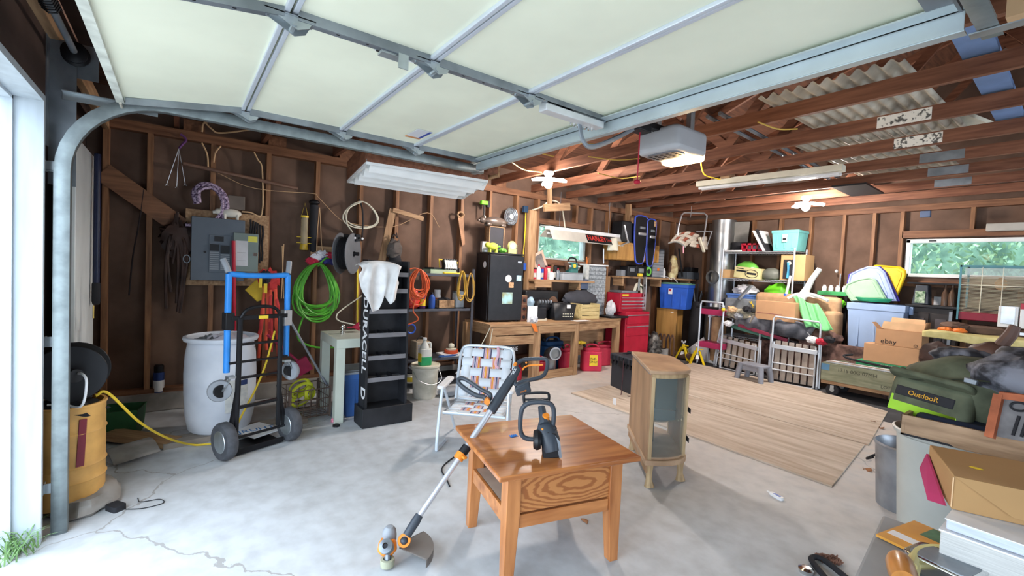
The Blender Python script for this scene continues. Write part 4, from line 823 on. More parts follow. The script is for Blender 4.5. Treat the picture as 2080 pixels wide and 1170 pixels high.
for sx in (-1, 1):
    for sy in (-1, 1):
        b = B(); x, y = sx*.272, sy*.238; w0, w1 = .034, .024
        b.prism([(x+s_*w0, y+r_*w0, .505) for s_, r_ in ((-1, -1), (1, -1), (1, 1), (-1, 1))], (0, 0, -.18))
        lo = [b._v((x+sx*(w0-w1)*1.0+s_*w1, y+sy*(w0-w1)*1.0+r_*w1, 0)) for s_, r_ in ((-1, -1), (1, -1), (1, 1), (-1, 1))]; hi = [b._v((x+s_*w0, y+r_*w0, .325)) for s_, r_ in ((-1, -1), (1, -1), (1, 1), (-1, 1))]; b.bridge(lo, hi); b._f(lo)
        part('leg', b, M_oakz, t, bev=.003)
part('drawer_front', B().bx(-.238, .238, -.262, -.245, .325, .50), M_oakd, t, bev=.002)
part('front_rail', B().bx(-.238, .238, -.262, -.238, .255, .315), M_oak, t, bev=.002); part('back_panel', B().bx(-.238, .238, .245, .262, .26, .5), M_oakd, t)
for s in (-1, 1): part('side_rail', B().bx(s*.29-.01, s*.29+.006, -.205, .205, .265, .335), M_oak, t, bev=.002); part('top_rail', B().bx(s*.29-.01, s*.29+.006, -.205, .205, .478, .505), M_oak, t)
part('inner_shelf', B().bx(-.28, .28, -.24, .24, .32, .334), mat('dusty_shelf', hx('b09a88'), .8, var=.15), t)
c = AZ(1041, 886, .531); solo('chalk_scribble', 'small bright blue chalk scribble on the oak table top', 'mark', B().tube([c+Vector((.02*math.sin(q*2.1), .004*q-.016, .001)) for q in range(12)], .0022, 4), col('blue_chalk', '2f7fd0', .9))
# ================================================================ string trimmer leaning on the table
Hh = at(805, 1085, 2, .15)
d_ = CR*((1055-1040)/FPX)-CU*((755-585)/FPX)+_f; Tt = EYE+d_*2.56
nrm = (Tt-Hh).cross(CR).normalized()
def TP(px, py, off=0):   # on the plane of the trimmer's handles
    d = CR*((px-1040)/FPX)-CU*((py-585)/FPX)+_f; k = (Tt-EYE).dot(nrm)/d.dot(nrm); return EYE+d*k-_f*off
t = thing('string_trimmer', 'grey and orange battery string trimmer leaning on the table edge', 'string trimmer', (Hh.x, Hh.y, 0)); O = Vector((Hh.x, Hh.y, 0))
M_wg = col('charcoal_plastic', '3b4149', .42, var=.08); M_wo = col('tool_orange', 'e88a30', .4); M_tube = col('silver_tube', 'd2d5dc', .28, metal=.5, var=.03)
part('upper_tube', B(O).cyl(TP(1000, 830), TP(940, 920), .0165, n=18), M_tube, t); part('lower_tube', B(O).cyl(TP(940, 920), TP(850, 1050), .0135, n=18), M_tube, t)
part('grip_body', B(O).tube([TP(1052, 748), TP(1040, 768), TP(1022, 796), TP(1010, 815), TP(997, 836)], [.020, .026, .027, .028, .026], 16), M_wg, t)
part('rear_handle', B(O).tube(bez([TP(1046, 742), TP(1062, 731), TP(1090, 729), TP(1109, 730), TP(1112, 742), TP(1106, 760), TP(1092, 768), TP(1062, 775), TP(1048, 782), TP(1046, 770), TP(1050, 757), TP(1050, 745)], 48), .0115, 10), M_wg, t)
part('trigger', B(O).tube(bez([TP(1061, 752), TP(1066, 746), TP(1078, 742), TP(1103, 741)], 16), .005, 8), M_wo, t)
part('power_button', B(O).ball(TP(1069, 736, .012), .006), M_wo, t); part('orange_accent', B(O).tube([TP(1048, 737, .014), TP(1045, 741, .018)], .010, 8), M_wo, t)
text('WORX', .022, M_paper, t, TP(1042, 757, .028)-O, frame_rot(TP(1050, 745)-TP(1030, 785), CR*-1), name='brand_lettering')
b = B(O); e1 = (TP(1080, 782)-TP(1045, 795)).normalized(); nn = -_f
bx_ = TP(1062, 790, .0); up_ = nn.cross(e1); b.box(bx_, (.085, .05, .06), M=Matrix((e1, up_, nn)).transposed()); b.box(bx_-up_*-.018+e1*.01, (.075, .03, .05), M=Matrix((e1, up_, nn)).transposed())
part('battery', b, M_wg, t, bev=.006); text('POWER', .011, M_wo, t, bx_+nn*.031-up_*.008-O, frame_rot(e1, up_), name='battery_lettering')
part('assist_knob', B(O).cyl(TP(990, 812, .0), TP(990, 812, .045), .016, n=16), M_wo, t)
lp = [TP(984, 806), TP(965, 802), TP(940, 786), TP(930, 774), TP(938, 768), TP(952, 774), TP(976, 790), TP(996, 802), TP(990, 815)]
part('assist_loop', B(O).tube(bez(lp+[lp[0]], 48), .0125, 10), M_wg, t)
part('clamp', B(O).cyl(TP(949, 907), TP(936, 925), .024, n=18), M_black, t); part('clamp_ring', B(O).cyl(TP(938, 921), TP(930, 933), .026, n=18), M_wo, t); part('clamp_lever', B(O).box(TP(944, 925, .026), (.03, .02, .012)), M_wo, t, bev=.003)
part('neck', B(O).tube([TP(852, 1046), TP(845, 1058), TP(826, 1088)], [.019, .022, .02], 14), M_wg, t)
def HP(px, py, z): return at(px, py, 2, z)
c = HP(821, 1098, .11); v_ = (EYE-c).normalized()
part('pivot_ring', B(O).lathe([(.018, -.012), (.029, -.012), (.031, 0), (.029, .012), (.018, .012), (.018, -.012)], c, 26, axis=v_), M_wo, t); part('pivot_button', B(O).ball(c+v_*.004, (.019, .019, .015)), M_wg, t)
c = HP(791, 1086, .115); part('motor_dome', B(O).lathe([(0, .045), (.018, .04), (.03, .025), (.034, 0), (.034, -.03), (0, -.03)], c, 24), M_grey, t)
c = HP(787, 1107, .08); part('head_housing', B(O).lathe([(0, .03), (.03, .03), (.042, .01), (.045, -.02), (.03, -.04), (0, -.04)], c, 24), M_wo, t)
c = HP(787, 1112, .085); a_ = Vector((.55, -.45, .6)).normalized(); part('spool_cap', B(O).lathe([(.012, .05), (.02, .045), (.031, .04), (.033, .03), (.028, -.03), (0, -.03)], c, 22, axis=a_), M_galvd, t); sp = part('spool_core', B(O).cyl(c, c+a_*.045, .010, n=10), M_dark, t)
c = HP(787, 1140, .03); part('guide_wheel', B(O).lathe([(.02, .014), (.031, .012), (.033, 0), (.031, -.02), (.02, -.02), (.018, 0), (.02, .014)], c, 22), col('dusty_tread', '9a9c86', .8), t); part('wheel_strut', B(O).cyl(c, HP(787, 1118, .07), .014, n=10), M_galvd, t)
gc = HP(800, 1118, .05); pts = []
g = B(O); A0 = math.atan2((HP(862, 1150, .03)-gc).y, (HP(862, 1150, .03)-gc).x); A1 = math.atan2((HP(848, 1090, .05)-gc).y, (HP(848, 1090, .05)-gc).x)
g.grid(lambda u, v: gc+Vector((math.cos(A0+(A1-A0)*u)*(.03+.155*min(v*1.25, 1)), math.sin(A0+(A1-A0)*u)*(.03+.155*min(v*1.25, 1)), .02-.012*v-(.035*(v-.8)/.2 if v > .8 else 0))), 18, 10)
part('debris_guard', g, mat('scuffed_guard', hx('6b6560'), .5, var=.15), t, thick=.003, smooth=50)
# ================================================================ chainsaw on the table
SZ = .531
c0 = AZ(1116, 930, SZ); O = Vector((c0.x, c0.y, SZ)); t = thing('chainsaw', 'small black battery chainsaw with orange cap on the oak table', 'chainsaw', O)
fw = Vector((-_f.x, -_f.y, 0)).normalized(); rt = Vector((CR.x, CR.y, 0)).normalized(); up = Vector((0, 0, 1)); s_ = mpp(O)
def SP(px, py, back=0):   # plane facing the camera through the saw, pushed back
    P0 = O-fw*back; d = CR*((px-1040)/FPX)-CU*((py-585)/FPX)+_f; k = (P0-EYE).dot(fw)/d.dot(fw); return EYE+d*k
part('front_loop_handle', B(O).tube(bez([SP(1090, 893, .05), SP(1068, 890, .05), SP(1058, 878, .05), SP(1057, 850, .05), SP(1062, 828, .05), SP(1078, 818, .05), SP(1105, 817, .05), SP(1120, 822, .05), SP(1125, 838, .05), SP(1123, 868, .05)], 50), .0115, 10), M_wg, t)
part('hand_guard', B(O).tube(bez([SP(1066, 825, .14), SP(1064, 804, .14), SP(1072, 799, .14), SP(1108, 798, .14), SP(1115, 803, .14), SP(1114, 818, .14)], 24), .007, 8).bar(SP(1066, 811, .14), SP(1114, 811, .14), .012, .012), M_black, t)
part('rear_neck', B(O).tube([SP(1100, 826, .1), SP(1102, 840, .08), SP(1106, 862, .04)], [.018, .02, .024], 10), M_wg, t)
b = B(O); f0 = [SP(1103, 932), SP(1138, 930), SP(1136, 905), SP(1130, 882), SP(1112, 878), SP(1100, 896)]; b.prism(f0, -fw*.06)
top = [SP(1092, 858, .06), SP(1126, 856, .06), SP(1135, 880, .06), SP(1134, 900, .06), SP(1104, 905, .06), SP(1090, 885, .06)]
A_ = [b._v(p) for p in f0]; 
part('nose_shield', b, M_black, t, bev=.004)
part('motor_housing', B(O).tube([SP(1122, 918, -.0), SP(1117, 895, .02), SP(1110, 872, .06), SP(1106, 858, .09)], [.034, .050, .050, .032], 14, flat=.9), M_wg, t)
part('side_drum', B(O).lathe([(0, -.016), (.04, -.016), (.046, 0), (.04, .016), (0, .016)], SP(1091, 893, .02), 22, axis=rt, sx=1.3), M_black, t)
part('tension_cap', B(O).cyl(SP(1108, 852, .06), SP(1109, 843, .05), .017, n=16), M_wo, t); part('grey_fin', B(O).prism([SP(1128, 885), SP(1138, 898), SP(1141, 928), SP(1136, 930), SP(1131, 905)], -fw*-.006), M_galvd, t)
part('tension_knob', B(O).ball(SP(1127, 870, .03), .010), M_dark, t); part('orange_button', B(O).ball(SP(1102, 872, .02), .006), M_wo, t)
part('guide_bar', B(O).box(O-fw*.16+up*.045+rt*.005, (.006, .22, .06), rot=(0, 0, math.atan2(fw.y, fw.x)+PI/2)), M_galv, t)
# ================================================================ lawn chair
M_w1 = col('web_white', 'dfe7ee', .8, var=.05); M_stripe = None
def stripe_mat(name, axis, n=1.0):
    m = bpy.data.materials.new(name); m.use_nodes = True; nt = m.node_tree; p = nt.nodes['Principled BSDF']; p.inputs['Roughness'].default_value = .8
    tc = _node(nt, 'ShaderNodeTexCoord'); sx = _node(nt, 'ShaderNodeSeparateXYZ'); nt.links.new(tc.outputs['Object'], sx.inputs[0])
    md = _node(nt, 'ShaderNodeMath', operation='PINGPONG'); md.inputs[1].default_value = .034; nt.links.new(sx.outputs[axis], md.inputs[0])
    mr = _node(nt, 'ShaderNodeMapRange'); mr.inputs[2].default_value = .034; nt.links.new(md.outputs[0], mr.inputs[0])
    cr = _node(nt, 'ShaderNodeValToRGB'); cr.color_ramp.interpolation = 'CONSTANT'; e = cr.color_ramp.elements
    seq = [(0, 'e8b04a'), (.16, 'd8483e'), (.28, 'f0ece8'), (.38, 'c84058'), (.5, 'f0ece8'), (.60, '7a3a70'), (.72, 'e8e4e4'), (.82, '4a4a78')]
    e[0].position = 0; e[0].color = (*hx(seq[0][1]), 1); e[1].position = seq[1][0]; e[1].color = (*hx(seq[1][1]), 1)
    for p_, h in seq[2:]: x = e.new(p_); x.color = (*hx(h), 1)
    nt.links.new(mr.outputs[0], cr.inputs[0]); nt.links.new(cr.outputs[0], p.inputs['Base Color']); return m
M_str = stripe_mat('striped_webbing', 0)
def weave(t, P, U, V, nu, nv, wu, striped, mA, mB):
    """P(u,v) surface point 0..1; U straps run along v, V straps run along u"""
    N = (P(.5, .5)-P(.5, .6)).cross(P(.6, .5)-P(.5, .5)).normalized()
    for i in range(nu):
        u = (i+.5)/nu; b = B()
        b.grid(lambda a, k: P(u+(a-.5)*wu/nu, k)+N*.0035*math.sin(k*nv*PI+i*PI), 2, nv*4)
        part('strap_lengthwise', b, mB if i in striped else mA, t, thick=.0015, smooth=60)
    for j in range(nv):
        v = (j+.5)/nv; b = B()
        b.grid(lambda a, k: P(k, v+(a-.5)*wu/nv)-N*.0035*math.sin(k*nu*PI+j*PI), 2, nu*4)
        part('strap_crosswise', b, mA, t, thick=.0015, smooth=60)
cang = math.atan2(.805, .593)-.1
t = thing('lawn_chair', 'webbed lawn chair with striped straps behind the oak table', 'chair', (-3.07, 1.98, 0), cang)
M_ct = col('white_chair_tube', 'cfdae4', .35, metal=.3, var=.04)
bt = lambda u, v: Vector(((u-.5)*.44, .22+.17*v, .30+.40*v))
st_ = lambda u, v: Vector(((u-.5)*.44, -.20+.42*v, .285-.01*v))
part('back_frame', B().tube(bez([(-.235, .20, .26), (-.24, .31, .52), (-.235, .37, .655), (-.19, .395, .71), (0, .40, .715), (.19, .395, .71), (.235, .37, .655), (.24, .31, .52), (.235, .20, .26)], 60), .0125, 10), M_ct, t)
part('seat_frame', B().tube([(-.235, .22, .275), (-.235, -.21, .285), (.235, -.21, .285), (.235, .22, .275)], .0125, 10, closed=True), M_ct, t)
weave(t, bt, 0, 0, 5, 5, .82, (1, 2, 3), M_w1, M_str); weave(t, st_, 0, 0, 5, 5, .82, (1, 2, 3), M_w1, M_str)
for s in (-1, 1):
    part('front_leg', B().tube(bez([(s*.26, -.18, .46), (s*.265, -.23, .25), (s*.265, -.27, .04), (s*.262, -.24, .012), (s*.25, -.05, .012)], 30), .0125, 10), M_ct, t)
    part('rear_leg', B().tube([(s*.255, -.14, .46), (s*.25, .0, .3), (s*.245, .25, .015)], .011, 10), M_ct, t)
    part('armrest', B().rbox((s*.27, -.03, .475), (.062, .36, .026), .028), M_whitep, t, bev=.008)
part('ribbon_tag', B().tube(bez([(.09, .37, .72), (.10, .345, .66), (.08, .33, .58), (.11, .32, .54)], 16), .012, 6, flat=.3), col('pale_pink_tag', 'e4b8c8', .7), t)
c = AZ(940, 940); solo('ground_cable', 'thin grey cable curving on the floor by the lawn chair', 'cable', B().tube(bez([(-2.95, 1.82, .006), (-2.88, 1.66, .006), (-2.76, 1.50, .006), (-2.6, 1.45, .006), (-2.5, 1.42, .006)], 30), .005, 6), M_dark)
solo('dead_leaf', 'curled brown leaf on the floor under the oak table', 'leaf', B().grid(lambda u, v: Vector((u*.05, v*.03*math.sin(u*PI), .01*math.sin(v*3))), 6, 3), col('leaf_brown', '9a6a48', .8), loc=AZ(1180, 1056, .002), thick=.001)
# ================================================================ bow-fronted cabinet
M_cab = mat('worn_veneer', hx('a07c5c'), .6, st=(3, 3, .8), scale=2, var=.15, col2=hx('b8906c'), detail=6); M_cabt = mat('worn_veneer_top', hx('b08e70'), .55, var=.2, scale=4, col2=hx('c8a888')); M_cabl = wood('pale_stile', hx('b89a72'), hx('cbb088'), ax=2)
Cc = Vector((-1.83, 2.53, 0)); t = thing('curio_cabinet', 'worn bow-fronted glass cabinet standing on carved feet', 'cabinet', Cc, math.atan2(.665, -.746))
# local x along the flat back (0 .. .70), local y negative towards the bow front
L_, Dp = .70, .27
def plan(g=0, n=12):
    p = [(-g, g)]
    for k in range(n+1):
        a = k/n*PI/2; p.append((.20*(1-math.sin(a))*0 + .16-(.16+g)*math.cos(a), -(Dp+g)*math.sin(a)))
    for k in range(n+1):
        a = PI/2-k/n*PI/2; p.append((L_-.16+(.16+g)*math.cos(a), -(Dp+g)*math.sin(a)))
    p.append((L_+g, g)); return p
for nm, z0, z1, g, m in (('top', .765, .79, .018, M_cabt), ('top_rail', .735, .765, 0, M_cabl), ('mid_shelf', .44, .452, -.012, M_glass), ('floor_board', .19, .205, -.005, M_cabt), ('base_moulding', .155, .19, .02, M_cabt)):
    part(nm, B().prism([(x, y, z0) for x, y in plan(g)], (0, 0, z1-z0)), m, t, smooth=40, bev=.004 if g > 0 else 0)
part('back_board', B().bx(-.004, L_, 0, .010, .10+.0, .765), M_cab, t)
part('metal_edge', B().bx(-.004, L_, .010, .016, .76, .785), M_galvd, t)
P = plan(0); gl = [P[i] for i in range(1, 14)]
b = B(); rows = [[b._v((x, y, z)) for x, y in gl] for z in (.205, .735)]
for i in range(len(gl)-1): b._f([rows[0][i], rows[0][i+1], rows[1][i+1], rows[1][i]])
part('curved_glass', b, mat('pale_curved_glass', (.6, .7, .68), .08, alpha=.10, var=.01), t, thick=.003, smooth=60)
b = B(); gl2 = [P[i] for i in range(14, 27)]; rows = [[b._v((x, y, z)) for x, y in gl2] for z in (.205, .735)]
for i in range(len(gl2)-1): b._f([rows[0][i], rows[0][i+1], rows[1][i+1], rows[1][i]])
part('curved_glass', b, MATS['pale_curved_glass'], t, thick=.003, smooth=60)
for x, y in ((0.005, -.012), (.125, -.262), (.165, -.27), (.205, -.272), (L_-.17, -.268), (L_-.01, -.012)): part('stile', B().bx(x-.012, x+.012, y-.012, y+.012, .19, .745), M_cabl, t, bev=.002)
part('door_panel', B().bx(.21, L_-.18, -.268, -.262, .205, .735), M_cab, t)
part('dark_lining', B().bx(.02, L_-.02, -.008, -.001, .455, .735).bx(.28, .29, -.24, -.01, .455, .735), col('stained_lining', '3c4440', .3, var=.4), t)
part('inner_post', B().bx(.30, .34, -.10, -.05, .205, .44), M_dark, t)
for z, y in ((.50, 0), (.30, 0)): part('tape_strip', B().bx(.10, .20, -.290, -.286, z-.012, z+.02), M_dark, t)
for x, y in ((.02, -.02), (.16, -.26), (L_-.03, -.02), (L_-.18, -.26)):
    part('foot', B().tube([(x, y, .17), (x, y, .10), (x+.004, y-.002, .05), (x, y-.006, .0)], [.030, .022, .020, .034], 8), M_cabl, t)
# ================================================================ workbench
F0, F1, F2, F3 = Vector((-4.50, 3.02, 0)), Vector((-4.45, 3.72, 0)), Vector((-4.47, 4.45, 0)), Vector((-4.62, 5.52, 0))
BZ = .745
t = thing('workbench', 'long rough timber workbench along the left wall', 'workbench', (F0.x, F0.y, 0)); O = Vector((F0.x, F0.y, 0))
part('benchtop', B(O).prism([(F0.x, F0.y, BZ-.03), (F1.x, F1.y, BZ-.03), (F2.x, F2.y, BZ-.03), (F3.x, F3.y, BZ-.03), (XW+.1, F3.y, BZ-.03), (XW+.1, F0.y, BZ-.03)], (0, 0, .03)), M_firy, t)
for P_, w in ((F0, .09), (F1, .12), (F2, .075), (F3, .09)):
    part('leg', B(O).bx(P_.x-.09, P_.x-.005, P_.y-(0 if P_ is F0 else w/2 if P_ is not F3 else w), P_.y+(w if P_ is F0 else w/2 if P_ is not F3 else 0), 0, BZ-.03), M_firz, t, bev=.003)
    part('leg', B(O).bx(XW+.12, XW+.2, P_.y-.04, P_.y+.04, 0, BZ-.03), M_firz, t)
for a, c in ((F0, F1), (F1, F2), (F2, F3)): part('apron', B(O).bar(a+Vector((-.02, .04, BZ-.085)), c+Vector((-.02, -.04, BZ-.085)), .035, .10), M_firy, t)
part('lower_apron', B(O).bar(F0+Vector((-.02, .08, BZ-.205)), F1+Vector((-.02, -.05, BZ-.205)), .03, .11), M_firy, t); part('foot_rail', B(O).bar(F1+Vector((-.03, .06, .055)), F2+Vector((-.03, -.03, .055)), .035, .10), M_firy, t)
part('end_apron', B(O).bx(XW+.1, F0.x-.02, F0.y+.01, F0.y+.045, BZ-.13, BZ-.03), M_fir, t); part('back_panel', B(O).bar((XW+.22, 4.6, .35), (XW+.22, 5.5, .35), .02, .4), M_firy, t)
part('orange_flag', B(O).prism([(F1.x+.004, F1.y-.12, BZ), (F1.x+.004, F1.y-.04, BZ-.01), (F1.x+.004, F1.y-.0, BZ-.11), (F1.x+.004, F1.y-.06, BZ-.10)], (.003, 0, 0)), M_orange, t)
# ---- under the bench
def jug(label, loc, w, d, h, m, rz=0, spout=True):
    t = thing('fuel_jug', label, 'fuel jug', loc, rz)
    part('jug_body', B().rbox((0, 0, h*.38), (d, w, h*.76), min(w, d)*.25, 4).rbox((0, 0, h*.82), (d*.8, w*.8, h*.14), min(w, d)*.2, 4), m, t, bev=.012)
    part('handle', B().tube(bez([(0, -w*.3, h*.86), (0, -w*.2, h*.98), (0, w*.1, h*1.0), (0, w*.28, h*.95), (0, w*.32, h*.85)], 24), .014, 8), m, t)
    if spout: part('spout', B().cyl((0, -w*.3, h*.86), (0, -w*.42, h*.99), .02, n=12), M_dark, t)
    return t
p = AZ(1207, 756); t = jug('narrow red fuel jug with yellow label right of the bench post', p+Vector((-.12, .05, 0)), .30, .17, .38, M_red, -.5); part('warning_label', B().bx(.086, .088, -.05, .07, .08, .24), M_yel, t); text('FUEL\nONLY', .045, M_black, t, (.0885, .01, .16), (PI/2, 0, PI/2))
p = AZ(1240, 748); jug('wide red fuel jug at the right end under the bench', p+Vector((-.25, .12, 0)), .46, .20, .36, M_red, -.2)
p = AZ(1165, 760); jug('dark blue fuel jug deep under the bench', Vector((-4.95, 4.42, 0)), .42, .22, .46, col('dusty_blue', '1f4a78', .5)); jug('red fuel jug behind the bench post', Vector((-4.72, 4.50, 0)), .20, .16, .38, M_red, .1)
jug('small red fuel jug beside the silver elbow duct', Vector((-4.68, 3.95, 0)), .22, .15, .26, M_redp); jug('small red fuel jug left of the wide bench leg', Vector((-4.62, 3.52, 0)), .15, .12, .22, M_redp)
t = thing('duct_elbow', 'galvanised duct elbow standing under the bench', 'duct', (-4.70, 4.17, 0)); part('elbow', B().tube(bez([(0, 0, 0), (0, 0, .18), (.02, -.02, .27), (.10, -.04, .31), (.16, -.05, .31)], 24), .085, 20), M_galv, t); part('opening_rim', B().lathe([(.07, 0), (.09, 0), (.09, .01), (.07, .01)], (.16, -.05, .31), 20, axis=(1, -.25, 0)), M_alu, t)
t = thing('oil_box', 'dark carton with white store lettering under the left of the bench', 'box', (-4.72, 3.32, 0), .2); part('carton', B().bx(-.13, .13, -.17, .17, 0, .47), mat('charcoal_card', hx('55565a'), .7), t, bev=.01); text('AUTOZONE', .075, M_paper, t, (.1315, 0, .40), (PI/2, 0, PI/2), name='store_lettering', bold=.001)
text('2.0 gal', .05, M_paper, t, (.1315, .02, .28), (PI/2, 0, PI/2), name='size_lettering')
solo('wood_stick', 'pale stick leaning under the bench beside the dark carton', 'stick', B().cyl((-4.66, 3.50, 0), (-4.75, 3.45, .62), .016, n=8), M_fir)
solo('yellow_spout', 'yellow nozzle with tan hose above the fuel jugs', 'nozzle', B().cyl((0, -.12, 0), (0, 0, -.02), .02, n=10).cyl((0, 0, -.02), (0, .1, -.03), .03, .02, n=10), M_yel, loc=(-4.66, 4.70, .43))
solo('power_cable', 'white cord hanging down the left end of the bench', 'cord', B().tube(bez([(-4.47, 3.0, .72), (-4.5, 2.93, .55), (-4.55, 2.80, .3), (-4.6, 2.75, .2), (-4.52, 2.9, .2), (-4.46, 2.98, .45), (-4.45, 3.02, .70)], 40), .006, 6), M_cream)
# hard case beside the curio cabinet
t = thing('hard_case', 'large black hard equipment case behind the curio cabinet', 'case', (-3.82, 4.42, .0), -.28); part('case_body', B().bx(0, .55, 0, .40, 0, .34), col('case_black', '2c3038', .5), t, bev=.02); part('case_lid', B().bx(-.015, .565, -.015, .415, .345, .43), col('case_black', '2c3038', .5), t, bev=.02)
for k in range(7): part('lid_rib', B().bx(.04+.075*k, .065+.075*k, -.025, -.013, .30, .42), M_black, t, bev=.003)
part('latch', B().bx(.22, .30, -.03, -.012, .30, .38), M_black, t, bev=.004); part('lid_cable', B().tube(bez([(.1, .1, .43), (.15, .2, .45), (.1, .3, .43), (.02, .22, .44)], 20), .012, 6), M_dark, t)
solo('jumper_lead', 'thin red and black lead with white tag hanging from the hard case', 'lead', B().tube(bez([(-3.52, 4.30, .40), (-3.50, 4.27, .2), (-3.45, 4.20, .02), (-3.35, 4.05, .01), (-3.25, 4.10, .01), (-3.28, 4.25, .01), (-3.36, 4.2, .02)], 50), .005, 6), col('dark_maroon', '4a2228'))
solo('lead_tag', 'white tag on the thin lead beside the hard case', 'tag', B().bx(-.02, .02, -.002, .002, 0, .07), M_paper, loc=AZ(1248, 822, .02))
# ================================================================ mini fridge and what stands on it
fr = Vector((-4.70, 3.11, BZ)); fa = math.atan2(.49, .05)
t = thing('mini_fridge', 'black mini fridge with paper magnets standing on the workbench', 'fridge', fr, fa)  # local x right along the door, local y to the wall
M_frd = mat('fridge_black', hx('1b1c20'), .35, var=.2, scale=12)
part('cabinet', B().bx(0, .49, .05, .385, .015, .865), M_frd, t, bev=.006); part('door', B().bx(0, .49, 0, .045, .02, .85), M_frd, t, bev=.008); part('top_cap', B().bx(-.003, .493, -.003, .385, .855, .875), M_black, t, bev=.004); part('door_seal', B().bx(.003, .487, .045, .05, .03, .84), M_grey, t)
for x in (.04, .45): part('foot', B().cyl((x, .06, 0), (x, .06, .02), .018, n=10), M_black, t)
b = B().cyl((.0-.001, .14, .72), (-.006, .14, .72), .04, n=20); part('round_magnet', b, M_paper, t)
part('round_magnet', B().cyl((.27, -.001, .555), (.27, -.005, .555), .045, n=20), M_paper, t); part('square_magnet', B().bx(.39, .46, -.005, -.001, .53, .60), col('pale_blue_print', 'a8cfe0', .6, var=.3, scale=40), t); part('square_magnet', B().bx(.28, .35, -.005, -.001, .44, .51), mat('plaid_print', hx('b8906c'), .6, scale=60, var=.4, detail=1), t)
part('photo_magnet', B().bx(.19, .34, -.006, -.001, .235, .38), mat('photo_print', hx('c8c890'), .5, scale=9, var=.5, col2=hx('a8d8e0')), t); part('maker_badge', B().bx(.40, .455, -.004, -.001, .76, .78), M_alu, t)
FT = BZ+.876
def fp(lx, ly, z=FT): return fr+Vector((math.cos(fa)*lx-math.sin(fa)*ly, math.sin(fa)*lx+math.cos(fa)*ly, z-BZ))
o = fp(.15, .22); t = thing('chalkboard_box', 'tall dark chalkboard box with wooden rim on the mini fridge', 'box', o, fa); part('board', B().bx(-.07, .13, -.02, .06, 0, .33), col('slate', '34343a', .7), t)
part('rim', B().bx(-.08, -.07, -.03, .06, 0, .34).bx(.13, .14, -.03, .06, 0, .34).bx(-.08, .14, -.03, .06, .33, .34), M_fir, t)
o = fp(.15, .22, FT+.341); t = thing('pig_bank', 'metallic brown pig lying on top of the chalkboard box', 'pig', o, fa); M_pig = col('bronze_glaze', '6f625a', .25, metal=.4)
b = B(); b.ball((.02, 0, .065), (.165, .055, .06)).ball((-.17, 0, .07), (.05, .04, .042)).cyl((-.2, 0, .065), (-.235, 0, .06), .018, .015)
for x in (-.09, .12):
    for y in (-.035, .035): b.ball((x, y, .02), (.04, .018, .022), 10, 6)
for y in (-.025, .025): b.cyl((-.15, y, .10), (-.165, y*1.3, .13), .015, .003, 8)
part('pig_body', b, M_pig, t); part('ceramic_tail', B().tube([(.18+.01*q, .008*math.sin(q), .07) for q in range(4)], .005), M_pig, t)
o = fp(.08, .10); t = thing('toy_pig', 'lime green and yellow toy pig standing on the mini fridge', 'toy', o, fa); b = B().ball((0, 0, .075), (.075, .05, .05)).ball((-.075, 0, .09), (.035, .035, .035))
for x in (-.045, .045):
    for y in (-.025, .025): b.cyl((x, y, 0), (x, y, .04), .012, n=8)
part('toy_body', b, mat('lime_toy', hx('c2d23a'), .5, scale=8, var=.2, col2=hx('dcd862')), t); part('tail', B().ball((.09, 0, .08), (.02, .02, .015)), M_green, t)
solo('toy_frog', 'bright green toy beside the clock on the mini fridge', 'toy', lump(B(), (0, 0, .03), (.07, .04, .03), 4, .4, flat=.001), M_green, loc=fp(.22, .10))
o = fp(.36, .10); t = thing('mantel_clock', 'small ornate yellowed clock on the mini fridge', 'clock', o, fa); part('case', B().lathe([(0, -.018), (.06, -.018), (.068, 0), (.06, .012), (0, .012)], (0, 0, .10), 10, axis=(0, 1, 0)).bx(-.06, .06, -.02, .02, 0, .06), col('yellowed_cream', 'c8c278', .5, var=.2), t); part('dial', B().cyl((0, -.019, .10), (0, -.022, .10), .038, n=24), M_cream, t); part('clock_hand', B().bar((0, -.024, .10), (0, -.024, .13), .004, .002).bar((0, -.024, .10), (.018, -.024, .08), .004, .002), M_black, t)
solo('glass_tumbler', 'clear glass tumbler behind the clock on the mini fridge', 'glass', B().lathe([(0, 0), (.03, 0), (.035, .12), (.03, .12), (.026, .01), (0, .01)], n=16), mat('clear_glass', (.9, .9, .9), .05, trans=1), loc=fp(.45, .16))
solo('radio', 'small silver radio at the left back of the mini fridge', 'radio', B().bx(-.05, .05, -.03, .03, 0, .14), M_alu, loc=fp(.035, .24), rz=fa, bev=.008)
c = at(1038, 440, 0, SX+.03); t = thing('metal_fan', 'round silver fan guard hanging behind the pig', 'fan', c); b = B()
for r in (.03, .06, .09, .115): b.tube([(0, r*math.cos(q*PI/12), r*1.15*math.sin(q*PI/12)) for q in range(24)], .003, 5, closed=True)
for q in range(12): b.cyl((0, 0, 0), (0, .115*math.cos(q*PI/6), .132*math.sin(q*PI/6)), .002, n=4)
part('wire_guard', b, M_chrome, t); part('fan_hub', B().cyl((-.02, 0, 0), (.015, 0, 0), .035, n=18), M_alu, t); part('back_dish', B().lathe([(0, -.02), (.11, -.01), (.118, 0)], n=24, axis=(1, 0, 0), sy=1), M_galvd, t)
c = at(983, 412, 0, SX+.06); t = thing('clamp_lamp', 'green and black clip light hanging above the pig', 'light', c); part('lamp_body', B().box((0, 0, 0), (.06, .10, .05)), mat('neon_green', hx('7ae03a'), .4), t, bev=.008); part('clip', B().box((0, .06, -.01), (.05, .04, .08)).cyl((0, 0, -.02), (0, .01, -.17), .010, n=8), M_black, t)
